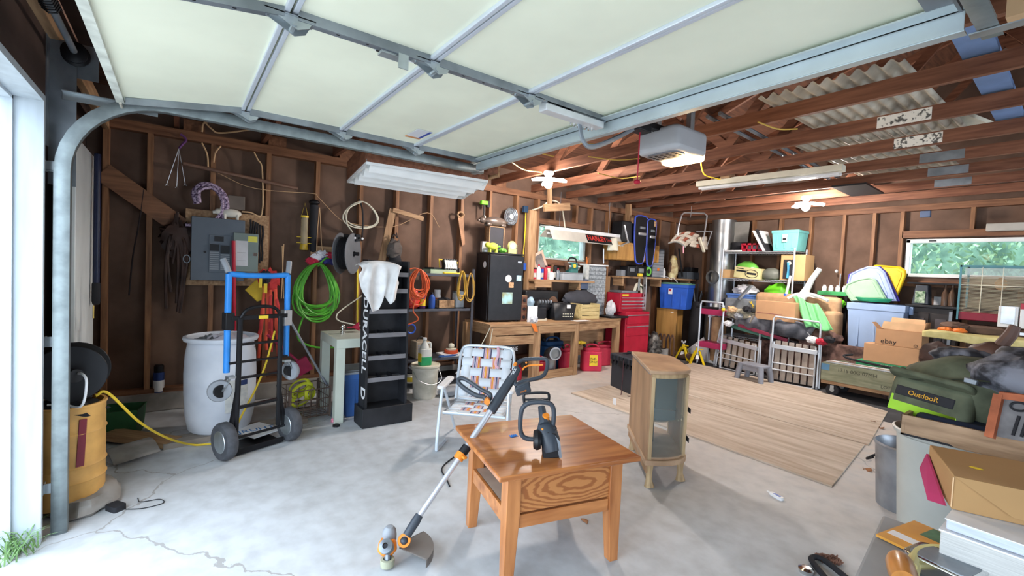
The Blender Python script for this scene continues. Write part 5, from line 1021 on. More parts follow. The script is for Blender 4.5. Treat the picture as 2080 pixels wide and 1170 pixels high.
# drawer tower, helmet, boxes, basket, crate, bag on the bench
def onb(px, py, x): return Vector((x, at(px, py, 0, x).y, BZ))
o = onb(1063, 650, -4.66); t = thing('drawer_tower', 'narrow tower of three carved wooden drawers beside the fridge', 'drawers', o, fa); part('case', B().bx(-.045, .045, 0, .2, 0, .34), M_fir, t)
for k in range(3): d = part('drawer', B().bx(-.042, .042, -.008, 0, .01+.11*k, .11+.11*k), col('carved_brown', '6a4636', .6, var=.3), t, bev=.003); part('knob', B().lathe([(0, -.02), (.02, -.016), (.012, -.008), (.024, -.008)], (0, 0, .06+.11*k), 12, axis=(0, 1, 0)), M_dark, d)
solo('narrow_board', 'narrow white board standing beside the drawer tower', 'board', B().bx(-.005, .005, 0, .16, 0, .21), M_whitep, loc=onb(1071, 652, -4.60)+Vector((0, 0, 0)))
o = onb(1096, 650, -4.70); t = thing('black_bin', 'glossy black plastic bin turned over under the helmet', 'bin', o, fa); part('shell', B().rbox((0, .12, .09), (.27, .24, .18), .05, 4), col('glossy_black', '25272c', .3), t, bev=.02); part('base_foot', B().rbox((.04, .10, .015), (.2, .2, .03), .04), M_cream, t)
solo('plastic_wrap', 'crumpled clear wrap in front of the black bin', 'wrap', lump(B(), (0, 0, .03), (.035, .06, .05), 4, .5, flat=.001), col('crinkled_film', 'c2c8d0', .3), loc=onb(1084, 654, -4.56))
o = onb(1100, 620, -4.82)+Vector((0, 0, .182)); t = thing('bike_helmet', 'black vented bicycle helmet on the black bin', 'helmet', o, fa); part('shell', B().ball((0, .0, .02), (.15, .11, .10)).bx(-.14, .14, -.09, .09, 0, .02), M_black, t)
for k in range(5): part('vent', B().ball((-.09+.045*k, -.085, .07), (.012, .03, .03), 8, 6), M_galvd, t)
solo('baseball_hat', 'blue and white cap tucked behind the helmet', 'cap', lump(B(), (0, 0, .07), (.06, .06, .08), 8, .3), col('cap_blue', 'a8c4d8', .8, var=.25), loc=onb(1077, 610, -4.86)+Vector((0, .0, .16)))
o = onb(1146, 648, -4.64); t = thing('plastic_basket', 'black plastic basket with side holes on the bench', 'basket', o, fa-.1); b = B(); w, d, h = .17, .14, .22
lo = [(-w*.85, -d*.0), (w*.85, -d*.0), (w*.85, d*1.7), (-w*.85, d*1.7)]; hi = [(-w*1.15, -.02), (w, -.02), (w, d*2), (-w*1.15, d*2)]
A_ = [b._v((x, y, 0)) for x, y in lo]; C_ = [b._v((x, y, h*(1.15 if i in (0, 3) else 1))) for i, (x, y) in enumerate(hi)]; b.bridge(A_, C_); b._f(A_); part('basket_shell', b, M_black, t, thick=.006)
hb = B()
for i in range(6):
    for j in range(2): hb.bx(-.03+.03*i-.005, -.03+.03*i+.005, -.019, -.015, .05+.035*j, .062+.035*j)
part('hole_row', hb, M_cream, t, smooth=0); t_ = part('rim', B().tube([(x, y, h*(1.15 if i in (0, 3) else 1)) for i, (x, y) in enumerate(hi)], .008, 6, closed=True), M_black, t); part('price_tag', B().bx(.02, .08, -.026, -.022, .17, .22), M_paper, t)
o = onb(1199, 645, -4.66); t = thing('wooden_crate', 'pale yellow slatted wooden crate on the bench', 'crate', o, fa+.15); w, d = .19, .28; M_cr = wood('pale_crate_pine', hx('d8bf80'), hx('e8d49c'), ax=0)
for k in range(4): part('side_slat', B().bx(-w, w, 0, .008, .005+.055*k, .05+.055*k), M_cr, t, bev=.001); part('side_slat', B().bx(-w, w, d-.008, d, .005+.055*k, .05+.055*k), M_cr, t, bev=.001)
for s in (-1, 1): part('end_board', B().bx(s*w-.008, s*w+.008, 0, d, 0, .225), M_cr, t)
part('crate_base', B().bx(-w, w, 0, d, 0, .008), M_cr, t)
solo('white_bag', 'white plastic bag bunched right of the wooden crate', 'bag', lump(B(), (0, 0, .10), (.07, .08, .12), 9, .35, flat=.001), col('bag_white', 'd8d8dc', .4), loc=onb(1234, 636, -4.84)+Vector((.02, .05, .03)))
solo('flat_tray', 'flat black tray at the right end of the bench', 'tray', B().bx(-.13, .13, -.2, .2, 0, .03), M_black, loc=onb(1238, 644, -4.76)+Vector((0, .1, 0)), bev=.006)
solo('paper_sheet', 'white paper sheet lying on the bench under the crate', 'paper', B().bx(-.06, .06, -.14, .14, 0, .003), M_paper, loc=onb(1180, 655, -4.53))
o = Vector((-4.95, 4.10, BZ)); t = thing('black_case', 'large black case standing behind the helmet on the bench', 'case', o); part('shell', B().bx(-.09, .09, -.28, .32, 0, .40), M_black, t, bev=.02); part('cooler_window', B().ball((.09, .22, .22), (.02, .09, .10)), M_brown, t)
o = Vector((-4.93, 4.93, BZ)); t = thing('tool_bag', 'long slumped black canvas bag behind the wooden crate', 'bag', o); part('bag_body', lump(B(), (0, 0, .28), (.11, .36, .13), 5, .18), col('charcoal_canvas', '43444b', .8), t); part('bag_stand', B().bx(-.08, .08, -.26, .26, 0, .2), M_black, t)
# ---- upper shelf above the bench
UZ = 1.30
o = Vector((SX, 4.55, UZ)); t = thing('timber_shelf', 'rough wooden wall shelf under the small window', 'shelf', o); part('shelf_board', B().bx(-.04, .25, -.58, .60, -.03, 0), M_firy, t); part('bracket', B().bx(0, .22, -.56, -.52, -.14, -.03), M_fir, t); part('bracket', B().bx(0, .22, .3, .34, -.14, -.03), M_fir, t); part('front_lip', B().bx(.23, .255, -.58, -.28, -.11, -.03), M_firy, t)
def onu(px, x=-4.98): return Vector((x, at(px, 560, 0, x).y, UZ))
spec = [(1087, 'M_red', .038, .16, 'red tin with pale print'), (1094, 'M_whitep', .032, .21, 'white bottle with orange label'), (1101, 'M_dblue', .03, .17, 'dark blue bottle'), (1108, 'M_redp', .028, .20, 'thin dark red bottle'), (1113, 'M_cream', .035, .19, 'cream bottle'), (1120, 'M_whitep', .038, .13, 'short white tub'), (1127, 'M_black', .03, .20, 'tall black bottle'), (1133, 'M_galvd', .032, .17, 'grey bottle')]
for k, (px, m, r, h, d) in enumerate(spec):
    (bottle if k % 2 else jar)('bottle', d+' on the wall shelf', 'bottle', onu(px, -4.93 if k % 2 else -5.02), r, h, globals()[m], M_redp if k % 3 else M_black, group='bottles on the wall shelf', ml=M_label if k % 2 == 0 else None)
o = onu(1105, -5.05); t = thing('picture_frame', 'tilted pinkish picture frame leaning at the window', 'picture frame', o+Vector((0, -.0, .05)), 0, rot=(.45, 0, 0)); b = B(); b.bx(-.008, .008, -.11, -.075, .0, .36).bx(-.008, .008, .075, .11, 0, .36).bx(-.008, .008, -.075, .075, 0, .035).bx(-.008, .008, -.075, .075, .325, .36); part('frame', b, col('pink_wood', 'd8b4a0', .6), t); part('picture', B().bx(-.005, .002, -.075, .075, .035, .325), col('faded_photo', '8c8480', .6, var=.5), t)
o = onu(1120, -4.93)+Vector((0, .12, 0)); solo('red_rag', 'crumpled dull red rag on the wall shelf', 'rag', lump(B(), (0, .16, .03), (.06, .10, .04), 4, .4, flat=.001), col('rag_red', 'a8504c', .9), loc=o)
o = onu(1158, -4.96); t = thing('grinder_box', 'grey plastic case under the teal grinder on the wall shelf', 'case', o); part('case', B().bx(-.09, .10, -.24, .18, 0, .10), col('translucent_grey', 'a2a8ae', .4), t, bev=.008); part('case_lid', B().bx(-.095, .105, -.245, .185, .10, .115), M_grey, t)
o = o+Vector((0, .02, .116)); t = thing('bench_grinder', 'teal tool with black top and round yellow dial on the grey case', 'power tool', o); part('motor_body', B().cyl((0, -.05, .09), (0, .07, .09), .065, n=20).bx(-.06, .06, -.06, .08, 0, .05), col('teal_paint', '3d7a74', .4), t); part('wheel_guard', B().cyl((0, -.10, .09), (0, -.06, .09), .06, n=20), M_chrome, t); part('wheel_guard', B().cyl((0, .08, .09), (0, .12, .09), .06, n=20), M_chrome, t); part('dial', B().cyl((.062, 0, .10), (.068, 0, .10), .03, n=16), M_yel, t); part('handle', B().tube(bez([(0, -.08, .17), (0, -.03, .22), (0, .07, .21), (0, .10, .16)], 16), .012, 7), M_black, t)
o = onu(1190, -4.94); t = thing('tall_carton', 'tall pale printed carton beside the grinder', 'carton', o); part('carton', B().bx(-.03, .03, -.035, .035, 0, .26), M_label, t); part('orange_sticks', B().cyl((0, 0, .26), (.01, -.02, .36), .006, n=6).cyl((0, .01, .26), (0, .03, .35), .006, n=6).cyl((.01, -.01, .26), (.0, .0, .37), .006, n=6), M_orange, t)
# parts organiser
ya, yb = at(1193, 570, 0, -4.95).y, at(1231, 570, 0, -4.95).y
o = Vector((-5.05, (ya+yb)/2, BZ+.005)); t = thing('parts_organiser', 'tall clear drawer organiser of small parts behind the bench', 'organiser', o); w = (yb-ya)
zt = at(1212, 540, 0, -4.95).z-o.z; part('cabinet', B().bx(0, .08, -w/2, w/2, 0, zt), M_grey, t); M_dr = mat('clear_drawer', hx('9ea6ac'), .2, var=.35, scale=30)
R_, Cn = 12, 5
for i in range(R_):
    for j in range(Cn):
        y0 = -w/2+.008+j*(w-.016)/Cn; z0 = .02+i*(zt-.04)/R_; part('drawer', B().bx(.08, .10, y0+.002, y0+(w-.016)/Cn-.002, z0+.003, z0+(zt-.04)/R_-.004), M_dr, t, smooth=0)
part('top_tray', B().bx(-.02, .12, -w/2-.08, w/2+.02, zt, zt+.02), M_whitep, t)
solo('hardboard_sheet', 'plain brown board standing right of the drawer organiser', 'board', B().bx(0, .02, 0, .18, 0, .62), col('hardboard', 'a07c58', .8), loc=(-5.06, yb+.02, BZ+.02))
solo('blue_square_box', 'small slate blue box left of the drawer organiser', 'box', B().bx(-.05, .05, -.075, .075, 0, .15), col('slate_blue', '4c5a74', .6), loc=(-4.93, ya-.12, BZ+.36+.07))
# power strip post and scissors
t = thing('yellow_cable', 'yellow cord running down the post to a blue outlet box', 'cord', at(1063, 430, 0, SX+.02)); o = t.location.copy()
part('cord', B(o).tube(bez([at(1068, 430, 0, SX+.02), at(1066, 480, 0, SX+.02), at(1062, 530, 0, SX+.02), at(1060, 575, 0, SX+.02)], 30), .008, 6), M_yel, t); part('outlet_box', B(o).box(at(1068, 542, 0, SX+.04), (.05, .11, .10)), M_dblue, t, bev=.004); part('upper_box', B(o).box(at(1067, 425, 0, SX+.04), (.05, .07, .09)), col('navy_box', '26405c'), t, bev=.004)
t = thing('scissors', 'orange handled scissors hanging on the window post', 'scissors', at(1073, 517, 0, SX+.03), 0, rot=(-.5, 0, 0)); part('handle', B().tube([(0, .025*math.cos(q*PI/6)-.02, .03*math.sin(q*PI/6)+.04) for q in range(12)], .008, 6, closed=True).tube([(0, .025*math.cos(q*PI/6)+.02, .03*math.sin(q*PI/6)+.05) for q in range(12)], .008, 6, closed=True), M_orange, t); part('blade', B().prism([(0, -.012, .01), (0, .012, .01), (0, .0, -.15)], (.004, 0, 0)), M_alu, t)
solo('timber_upright', 'thick round edged timber post left of the small window', 'post', B().bx(0, .10, -.07, .07, 0, 1.15), M_firz, loc=(SX, at(1073, 500, 0, SX).y, 1.12), bev=.02)
# ================================================================ shop light with the banner, bulbs, troffer
a, c = at(1112, 470, 0, -4.93), at(1254, 490, 0, -4.93); L = (c-a).length; o = (a+c)/2; t = thing('shop_light', 'white hanging shop light with a red lettered sticker above the bench', 'shop light', o, 0); hL = L/2
b = B(); b.prism([(-.17, -hL, -.05), (-.05, -hL, .045), (.05, -hL, .045), (.13, -hL, -.10), (.125, -hL, -.102), (.045, -hL, .035), (-.045, -hL, .035), (-.165, -hL, -.055)], (0, 2*hL, 0)); part('reflector', b, col('shade_enamel', 'cfcabf', .4, var=.08), t, smooth=0)
part('ballast_channel', B().bx(-.05, .05, -hL-.01, hL+.01, .04, .09), M_whitep, t, bev=.004); part('tube', B().cyl((-.05, -hL+.05, .0), (-.05, hL-.05, .0), .016).cyl((.05, -hL+.05, .0), (.05, hL-.05, 0), .016), col('unlit_tube', 'dfe2e4', .3), t)
for s in (-.7, .7): part('hanging_wire', B().cyl((0, s*hL, .09), (0, s*hL, ZC-o.z+.02), .003, n=5), M_galvd, t)
nl = Vector((.095, 0, .12)).normalized(); t2 = part('banner', B().prism([(.0583, -.05, .034), (.1263, -.05, -.089), (.128, -.05, -.088), (.060, -.05, .035)], (0, .66, 0)), M_black, t, smooth=0)
text('HARLEY', .115, col('banner_red', 'd04038', .5), t2, (.0965, .17, -.024), frame_rot((0, 1, 0), Vector((-.08, 0, .145))), name='banner_lettering', bold=.003); text('Crossing', .07, col('banner_red', 'd04038', .5), t2, (.0965, .47, -.024), frame_rot((0, 1, 0), Vector((-.08, 0, .145))), name='banner_lettering', sx=.7)
solo('white_flex', 'white flexible cable running up from the shop light', 'cable', B().tube(bez([at(1078, 428, 0, SX+.05), at(1100, 420, 0, -4.9), at(1118, 408, 0, -4.85), at(1135, 412, 0, -4.85), at(1143, 430, 0, -4.9), o+Vector((0, -hL*.55, .09))], 40), .010, 7), M_cream)
M_bulb = mat('lit_bulb', (1, .93, .86), .5, emit=60, var=0); M_bulb2 = mat('lit_warm_lens', (1, .72, .35), .5, emit=9, var=0)
def lamp(p, label, power, wings=True):
    t = thing('joist_bulb', label, 'light', p); part('socket', B().lathe([(0, .09), (.055, .09), (.06, .07), (.03, .03), (.025, 0)], n=20), M_whitep, t)
    part('bulb', B().ball((0, 0, -.04), (.05, .05, .06)), M_bulb, t)
    if wings:
        for q in range(3): a = q*2*PI/3+.5; part('led_wing', B().box((.12*math.cos(a), .12*math.sin(a), -.01), (.17, .09, .025), (0, .15, a)), M_bulb, t, bev=.006)
    point('bulb_light', p+Vector((0, 0, -.13)), power, (1, .9, .84), .08)
P1 = at(1114, 365, 2, 2.45); P2 = at(1637, 413, 2, 2.45)
lamp(P1, 'glowing three-wing LED bulb on the joists near the fridge', 48); lamp(P2, 'glowing LED bulb on the joists near the back wall', 58)
t = thing('t_bracket', 'inverted wooden T bracket hanging below the glowing bulb', 'bracket', at(1118, 410, 0, -4.75)); o = t.location.copy(); part('upright', B(o).bar(at(1116, 380, 0, -4.75), at(1117, 425, 0, -4.75), .05, .05, up=(1, 0, 0)), M_firz, t); part('cross_board', B(o).bar(at(1105, 422, 0, -4.72), at(1157, 420, 0, -4.72), .03, .10), M_firy, t)
# fluorescent troffer hanging under the door end, tilted
a = at(706, 370, 0, -4.35); c = at(938, 404, 0, -4.35)
z0 = 2.12; q = [AZ(706, 371, z0), AZ(940, 405, z0), AZ(990, 371, z0), AZ(745, 334, z0+.0)]
t = thing('troffer_light', 'large unlit fluorescent troffer hanging below the raised door', 'light fixture', q[0]); O = q[0]; ce_ = sum(q, Vector())/4; M_tro = col('troffer_white', 'eef2f2', .4, var=.05)
part('reflector_pan', B(O).prism([p+Vector((0, 0, .02)) for p in q], (0, 0, .01)), M_tro, t, smooth=0)
e1 = q[1]-q[0]; e2 = q[3]-q[0]
for k in range(4): a0 = q[0]+e2*(.06+.24*k); b = B(O).prism([a0+e1*.03+Vector((0, 0, .03)), a0+e2*.10+e1*.03+Vector((0, 0, -.03)), a0+e2*.19+e1*.03+Vector((0, 0, .03))], e1*.86); part('lamp_ridge', b, M_tro, t, smooth=0)
b = B(O)
for i in range(4): b.bar(q[i]+Vector((0, 0, .02)), q[(i+1) % 4]+Vector((0, 0, .02)), .012, .04)
part('rim', b, M_tro, t, smooth=0)
part('side_board', B(O).bar(q[3]+Vector((0, 0, .1)), q[2]+Vector((0, 0, .1)), .02, .16).bar(q[0]+Vector((0, 0, .1)), q[3]+Vector((0, 0, .1)), .02, .16), M_truss, t)
for k in (.15, .85): part('hanger', B(O).bx((q[3]+e1*k).x-.02, (q[3]+e1*k).x+.02, (q[3]+e1*k).y-.02, (q[3]+e1*k).y+.02, z0+.15, ZC), M_truss, t)
def RY(px0, py0, px1, py1, y):
    """world x/z range a photo rectangle covers on the upright plane at depth y"""
    m = (py0+py1)/2; a, c = at(px0, m, 1, y), at(px1, m, 1, y); k = (px0+px1)/2
    return a.x, c.x, at(k, py1, 1, y).z, at(k, py0, 1, y).z
# ================================================================ sheets and things on the floor
M_ply = mat('dusty_plywood', hx('bba894'), .8, st=(1.2, 9, 9), scale=1.6, var=.1, col2=hx('cfc0b0'), detail=7, bump=.06)
def sheet(label, pts, z=.012, name='plywood_sheet', m=None): c = Vector(pts[0]); c.z = 0; return solo(name, label, 'plywood', B(c).prism([(p[0], p[1], .001) for p in pts], (0, 0, z)), m or M_ply, loc=c)
p1, p2, p3, p4, p5 = AZ(1160, 800), AZ(1690, 990), AZ(1757, 905), AZ(1803, 838), AZ(1405, 738)
s3 = Vector((-3.85, 4.93, 0))
sheet('weathered plywood sheet on the floor nearest the curio cabinet', [p1, p2, p3-Vector((0, .01, 0)), s3])
sheet('weathered plywood sheet on the floor in front of the folded chairs', [s3+Vector((0, .02, 0)), p3+Vector((.02, .02, 0)), p4, AZ(1665, 796), p5])
sheet('greyish plywood offcut sticking out beyond the bench leg', [Vector((-4.20, 4.95, 0)), Vector((-3.90, 4.95, 0)), Vector((-4.02, 6.42, 0)), Vector((-4.4, 6.4, 0))], m=mat('grey_plywood', hx('9a8c7c'), .8, st=(9, 1.2, 9), scale=2))
solo('grey_shadow_mat', 'dark grey mat tinted with the shadow under the folded chairs and dolly', 'mat', B().bx(-4.6, -.9, 6.0, 7.85, .0005, .003), mat('mat_shadow_grey', hx('4a4a4d'), .85, var=.3, scale=3), smooth=0)  # grey of the floor and the shadow there put into one dark colour
t = thing('glue_bottle', 'flat white bottle lying alone on the concrete floor', 'bottle', AZ(1577, 1011), -.35); part('bottle_body', B().rbox((0, 0, .010), (.095, .035, .02), .012), M_whitep, t, bev=.004); part('nozzle', B().cyl((-.047, 0, .010), (-.075, 0, .010), .008, .004), M_whitep, t); part('blue_print', B().bx(-.02, .03, -.01, .01, .0202, .0206), M_dblue, t, smooth=0)
solo('rusty_mesh', 'rusty wire mesh scrap lying on the floor', 'mesh', B().tube([(.06*math.cos(q*.9)*(1-q/220), .035*math.sin(q*1.17), .012+.006*math.sin(q*2)) for q in range(150)], .0035, 4), mat('rust', hx('7c5a4c'), .8, var=.4, scale=20), loc=AZ(1683, 1140), rz=.8)
c = AZ(1668, 1150); t = thing('rubber_grip', 'black U shaped handle lying on the floor by the mesh', 'handle', c, .9); part('rubber_grip', B().tube(bez([(-.06, -.14, .02), (-.045, .0, .02), (-.02, .035, .02), (.01, .035, .02), (.03, .0, .02), (.05, -.14, .02)], 30), .014, 8), M_dark, t)
solo('jar_cover', 'small glass jar lid lying beside the black handle', 'jar lid', B().lathe([(0, 0), (.03, 0), (.034, .02), (.02, .028), (0, .026)], n=18), M_chrome, loc=AZ(1637, 1163))
rnd = random.Random(9)
for k, (px, py) in enumerate(((1762, 955), (1790, 870), (1775, 858))):
    solo('dry_leaf', ['curled dry leaf on the floor right of the plywood corner', 'small dry leaf near the grey trash can rim', 'tiny dry leaf by the plywood seam'][k], 'leaf', B().grid(lambda u, v: Vector(((u-.5)*.07, (v-.5)*.05*math.sin(u*PI), .006+.012*math.sin(v*3+u*4))), 7, 4), col('leaf_brown', '9a6a48', .8), loc=AZ(px, py, .002), rz=rnd.uniform(0, 6), thick=.001)
t = thing('cinder_block', 'grey concrete block on the floor behind the curio cabinet', 'block', AZ(1325, 722)+Vector((.25, -.2, 0)), .5); part('block', B().bx(-.17, .17, -.08, .08, 0, .19), M_curb, t, bev=.008); part('hollow', B().bx(-.13, .13, -.05, .05, .188, .192), M_black, t)
def jack(label, loc, rz):
    t = thing('jack_stand', label, 'jack stand', loc, rz, 'yellow jack stands on the floor')
    b = B()
    for a in range(4): x, y = (.11 if a in (0, 1) else -.11), (.10 if a in (0, 2) else -.10); b.bar((x, y, 0), (x*.25, y*.25, .22), .045, .008)
    part('base', b, col('jack_yellow', 'e8c81e', .4), t); part('column', B().lathe([(0, .18), (.03, .18), (.028, .27), (0, .27)], n=10), MATS['jack_yellow'], t)
    part('saddle', B().bx(-.035, .035, -.02, .02, .30, .315).bx(-.035, -.022, -.02, .02, .315, .335).bx(.022, .035, -.02, .02, .315, .335).cyl((0, 0, .26), (0, 0, .30), .014, n=8), M_whitep, t); part('lever', B().cyl((0, 0, .24), (.09, -.02, .25), .008, n=8), MATS['jack_yellow'], t); part('white_label', B().prism([(-.03, -.065, .09), (.03, -.065, .09), (.02, -.045, .15), (-.02, -.045, .15)], (0, -.003, 0)), M_paper, t)
jack('yellow jack stand left of its twin, nearer the oak cabinet', AZ(1386, 729)+Vector((.04, -.05, 0)), .3); jack('yellow jack stand right of its twin, by the red cart', AZ(1415, 739)+Vector((0, 0, 0)), .6)
# ================================================================ tool chests, oak cabinet, blue tote
def chest(name, label, x0, x1, y0, y1, z0, z1, rows, extra=None):
    o = Vector((x1, y0, z0)); t = thing(name, label, 'tool chest', o); h = z1-z0; w = y1-y0
    part('case', B(o).bx(x0, x1, y0, y1, z0, z1), M_redp, t, bev=.004)
    for a, c in rows:
        d = part('drawer', B(o).bx(x1, x1+.012, y0+.03, y1-.03, z0+h*a, z0+h*c), M_redp, t, bev=.002); part('drawer_pull', B(o).bx(x1+.012, x1+.025, y0+.03, y1-.03, z0+h*c-.018, z0+h*c-.004), M_alu, d, smooth=0)
    return t
t = chest('tool_chest', 'red top tool chest of narrow drawers behind the bench end', -5.06, -4.76, 5.64, 6.22, .832, 1.13, [(.08, .24), (.26, .42), (.44, .6), (.62, .78)]); part('yellow_badge', B().bx(.002, .004, .05, .20, .25, .28), M_yel, t, smooth=0)
solo('steel_tray', 'grey metal tray lying on the red top tool chest', 'tray', B().bx(-.14, .14, -.2, .2, 0, .035), M_galvd, loc=(-4.92, 5.90, 1.131), bev=.005)
chest('rolling_chest', 'red lower tool chest under the top chest', -5.08, -4.68, 5.70, 6.30, .04, .83, [(.52, .72), (.76, .95)])
t = thing('webbing_roll', 'white and green webbing roll on the tool chest corner', 'strap', (-4.86, 6.16, 1.13)); part('roll', B().tube(bez([(0, -.06, .0), (0, 0, .13), (0, .1, .12), (0, .14, 0)], 20), .035, 8, flat=.5), M_cream, t); part('green_edge', B().tube(bez([(.03, -.04, .0), (.03, .02, .10), (.03, .12, .09), (.03, .15, -.05)], 20), .02, 8, flat=.5), col('olive_dark', '4a5440', .8), t)
o = Vector((-4.70, 7.10, 0)); t = thing('oak_cabinet', 'pale oak veneer cabinet in the back corner under a blue tote', 'cabinet', o, .28); M_vn = mat('oak_veneer', hx('a8793e'), .5, st=(6, 6, .8), scale=2, var=.12, col2=hx('c0904e')); part('carcass', B().bx(-.36, 0, 0, .36, .03, .86), M_vn, t, bev=.004); part('plinth', B().bx(-.34, -.02, .02, .34, 0, .03), M_dark, t); part('top_edge', B().bx(-.365, .005, -.005, .365, .83, .86), M_vn, t, bev=.003)
part('small_label', B().bx(-.11, -.06, -.003, 0, .79, .80), M_paper, t)
o = Vector((-4.80, 7.20, .861)); t = tote('storage_tote', 'bright blue storage tote with green lid on the oak cabinet', o, .52, .38, .46, col('tote_blue', '2c5ec4', .4), col('lid_green', '5e8a76', .5), rz=.28); part('price_label', B().bx(-.08, -.01, -.196, -.192, .26, .36), M_paper, t); part('label_mark', B().bx(-.07, -.03, -.1975, -.196, .31, .35), M_redp, t)
# things below the side shelf
solo('chain_bundle', 'dark greasy chain bundle beside the red rolling chest', 'chain', lump(B(), (0, 0, .22), (.12, .14, .25), 3, .4, flat=.001), mat('greasy_steel', hx('2f2a28'), .5, .4, var=.5, scale=14, col2=hx('8a8680')), loc=(-4.72, 6.50, 0))
t = thing('wicker_frame', 'brown bent wood frame against the oak cabinet', 'frame', (-4.72, 6.88, 0), .3)
for k in range(4): part('hoop', B().tube(bez([(-.14+.07*k, 0, 0), (-.14+.07*k, -.02, .3), (-.11+.07*k, -.02, .42), (-.08+.07*k, -.02, .3), (-.08+.07*k, 0, 0)], 24), .014, 7), M_brown if k % 2 else M_lea, t)
solo('golf_bag', 'tall black bag in the corner between oak cabinet and duct', 'bag', B().lathe([(0, 0), (.11, 0), (.12, .5), (.11, .95), (.09, 1.0), (0, 1.0)], n=18), M_dark, loc=(-4.64, 7.62, 0))
t = thing('shop_tools', 'cluster of dark handles with chrome heads standing in the black bag', 'tools', (-4.64, 7.62, 1.0))
for k in range(5): a = k*1.3; part('tool_handle', B().cyl((.04*math.cos(a), .04*math.sin(a), -.02), (.09*math.cos(a), .09*math.sin(a), .16+.04*k), .012, n=8), M_galvd if k % 2 else M_dark, t)
t = thing('foam_sheet', 'white foam panel leaning by the duct foot', 'panel', (-4.4, 7.3, 0)); part('sheet', B().prism([(-.36, 0, 0), (.35, -.05, 0), (.05, .1, .40)], (0, .02, 0)), M_whitep, t)
solo('log', 'short bark covered log on the floor behind the jack stands', 'log', B().cyl((-.22, 0, .06), (.22, .05, .06), .06, .055, 14), M_brown, loc=(-4.42, 7.05, .008))
# ================================================================ side shelf in the corner
SZ2 = 1.40
o = Vector((SX, 6.95, SZ2)); t = thing('corner_shelf', 'long wooden shelf on the left wall beyond the tool chests', 'shelf', o); part('shelf_board', B().bx(-.04, .24, -1.15, .95, -.03, 0), M_firy, t)
for y in (-1.1, -.1, .8): part('bracket', B().bx(0, .2, y, y+.04, -.16, -.03), M_fir, t)
def ons(px, x=-4.98): return Vector((x, at(px, 560, 0, x).y, SZ2))
def solo_box(name, label, cat, o, dx, w, h, m, **k): return solo(name, label, cat, B().bx(-dx/2, dx/2, -w/2, w/2, 0, h), m, loc=o, bev=.006, **k)
o = ons(1275, -4.97); t = thing('battery_charger', 'black charger unit on the corner shelf', 'charger', o); part('case', B().bx(-.09, .09, -.11, .11, 0, .17), M_black, t, bev=.01); part('dial_plate', B().bx(.09, .094, -.06, .06, .08, .14), M_galvd, t)
o = ons(1294, -4.97); t = thing('battery_charger', 'dark grey radio with pale face beside the charger', 'radio', o); part('case', B().bx(-.09, .09, -.14, .14, 0, .19), M_blackm, t, bev=.01); part('face_plate', B().bx(.09, .094, -.08, .05, .07, .14), M_galv, t)
solo_box('small_box', 'small pale carton at the near end of the corner shelf', 'carton', ons(1262, -4.99), .12, .14, .10, M_grey)
t = thing('garden_reel', 'bright green tape reel hanging at the corner shelf', 'reel', ons(1313, -4.93)+Vector((0, 0, .02))); part('disc', B().cyl((-.04, 0, .08), (.04, 0, .08), .08, n=24), M_green, t); part('hub', B().cyl((.04, 0, .08), (.05, 0, .08), .04, n=16), M_black, t)
yy0, yy1 = at(1322, 540, 0, -4.95).y, at(1345, 540, 0, -4.95).y; zt = at(1333, 506, 0, -4.95).z-SZ2
t = thing('screw_cabinet', 'grey steel cabinet of small drawers on the corner shelf', 'cabinet', (-4.98, (yy0+yy1)/2, SZ2)); w = yy1-yy0; part('case', B().bx(-.08, .06, -w/2, w/2, 0, zt), M_eg, t, bev=.004)
for k in range(9): part('drawer', B().bx(.06, .068, -w/2+.01, w/2-.01, .015+k*(zt-.03)/9, .008+(k+1)*(zt-.03)/9), M_grey, t, smooth=0, bev=.001)
part('orange_sticker', B().bx(.069, .071, -.03, .03, .12, .17), M_orange, t)
o = ons(1366, -4.95); t = thing('owl_statue', 'brown and cream bird statue standing on the corner shelf', 'statue', o); part('statue_body', B().lathe([(0, 0), (.08, 0), (.11, .08), (.115, .2), (.085, .30), (.07, .36), (.05, .41), (0, .43)], n=18, sx=.7), mat('painted_plaster', hx('a8703c'), .6, scale=7, var=.4, col2=hx('e0d8a8')), t); part('beak', B().cyl((.04, 0, .36), (.08, 0, .34), .014, .002, 8), M_yel, t)
for s in (-1, 1): part('wing', B().ball((.0, s*.09, .18), (.04, .03, .12)), M_brown, t)
solo_box('tool_case', 'grey blue power tool case at the far end of the corner shelf', 'case', ons(1400, -4.97), .2, .42, .13, M_eg); o = ons(1400, -4.97)+Vector((0, .05, .132)); solo_box('drill_case', 'dark tool case stacked on the grey blue case', 'case', o, .16, .25, .09, M_black)
solo('white_bottle', 'small white bottle beside the bird statue', 'bottle', B().lathe([(0, 0), (.03, 0), (.03, .12), (.015, .15), (.015, .17), (0, .17)], n=12), M_whitep, loc=ons(1348, -5.0)+Vector((0, .0, 0)))
solo('loose_string', 'white string tangle hanging over the corner shelf edge', 'string', B().tube(bez([(0, -.2, .01), (.12, -.1, .02), (.14, 0, -.03), (.10, .1, .02), (.14, .2, -.08), (.05, .25, .01)], 30), .004, 5), M_paper, loc=ons(1350, -4.96))
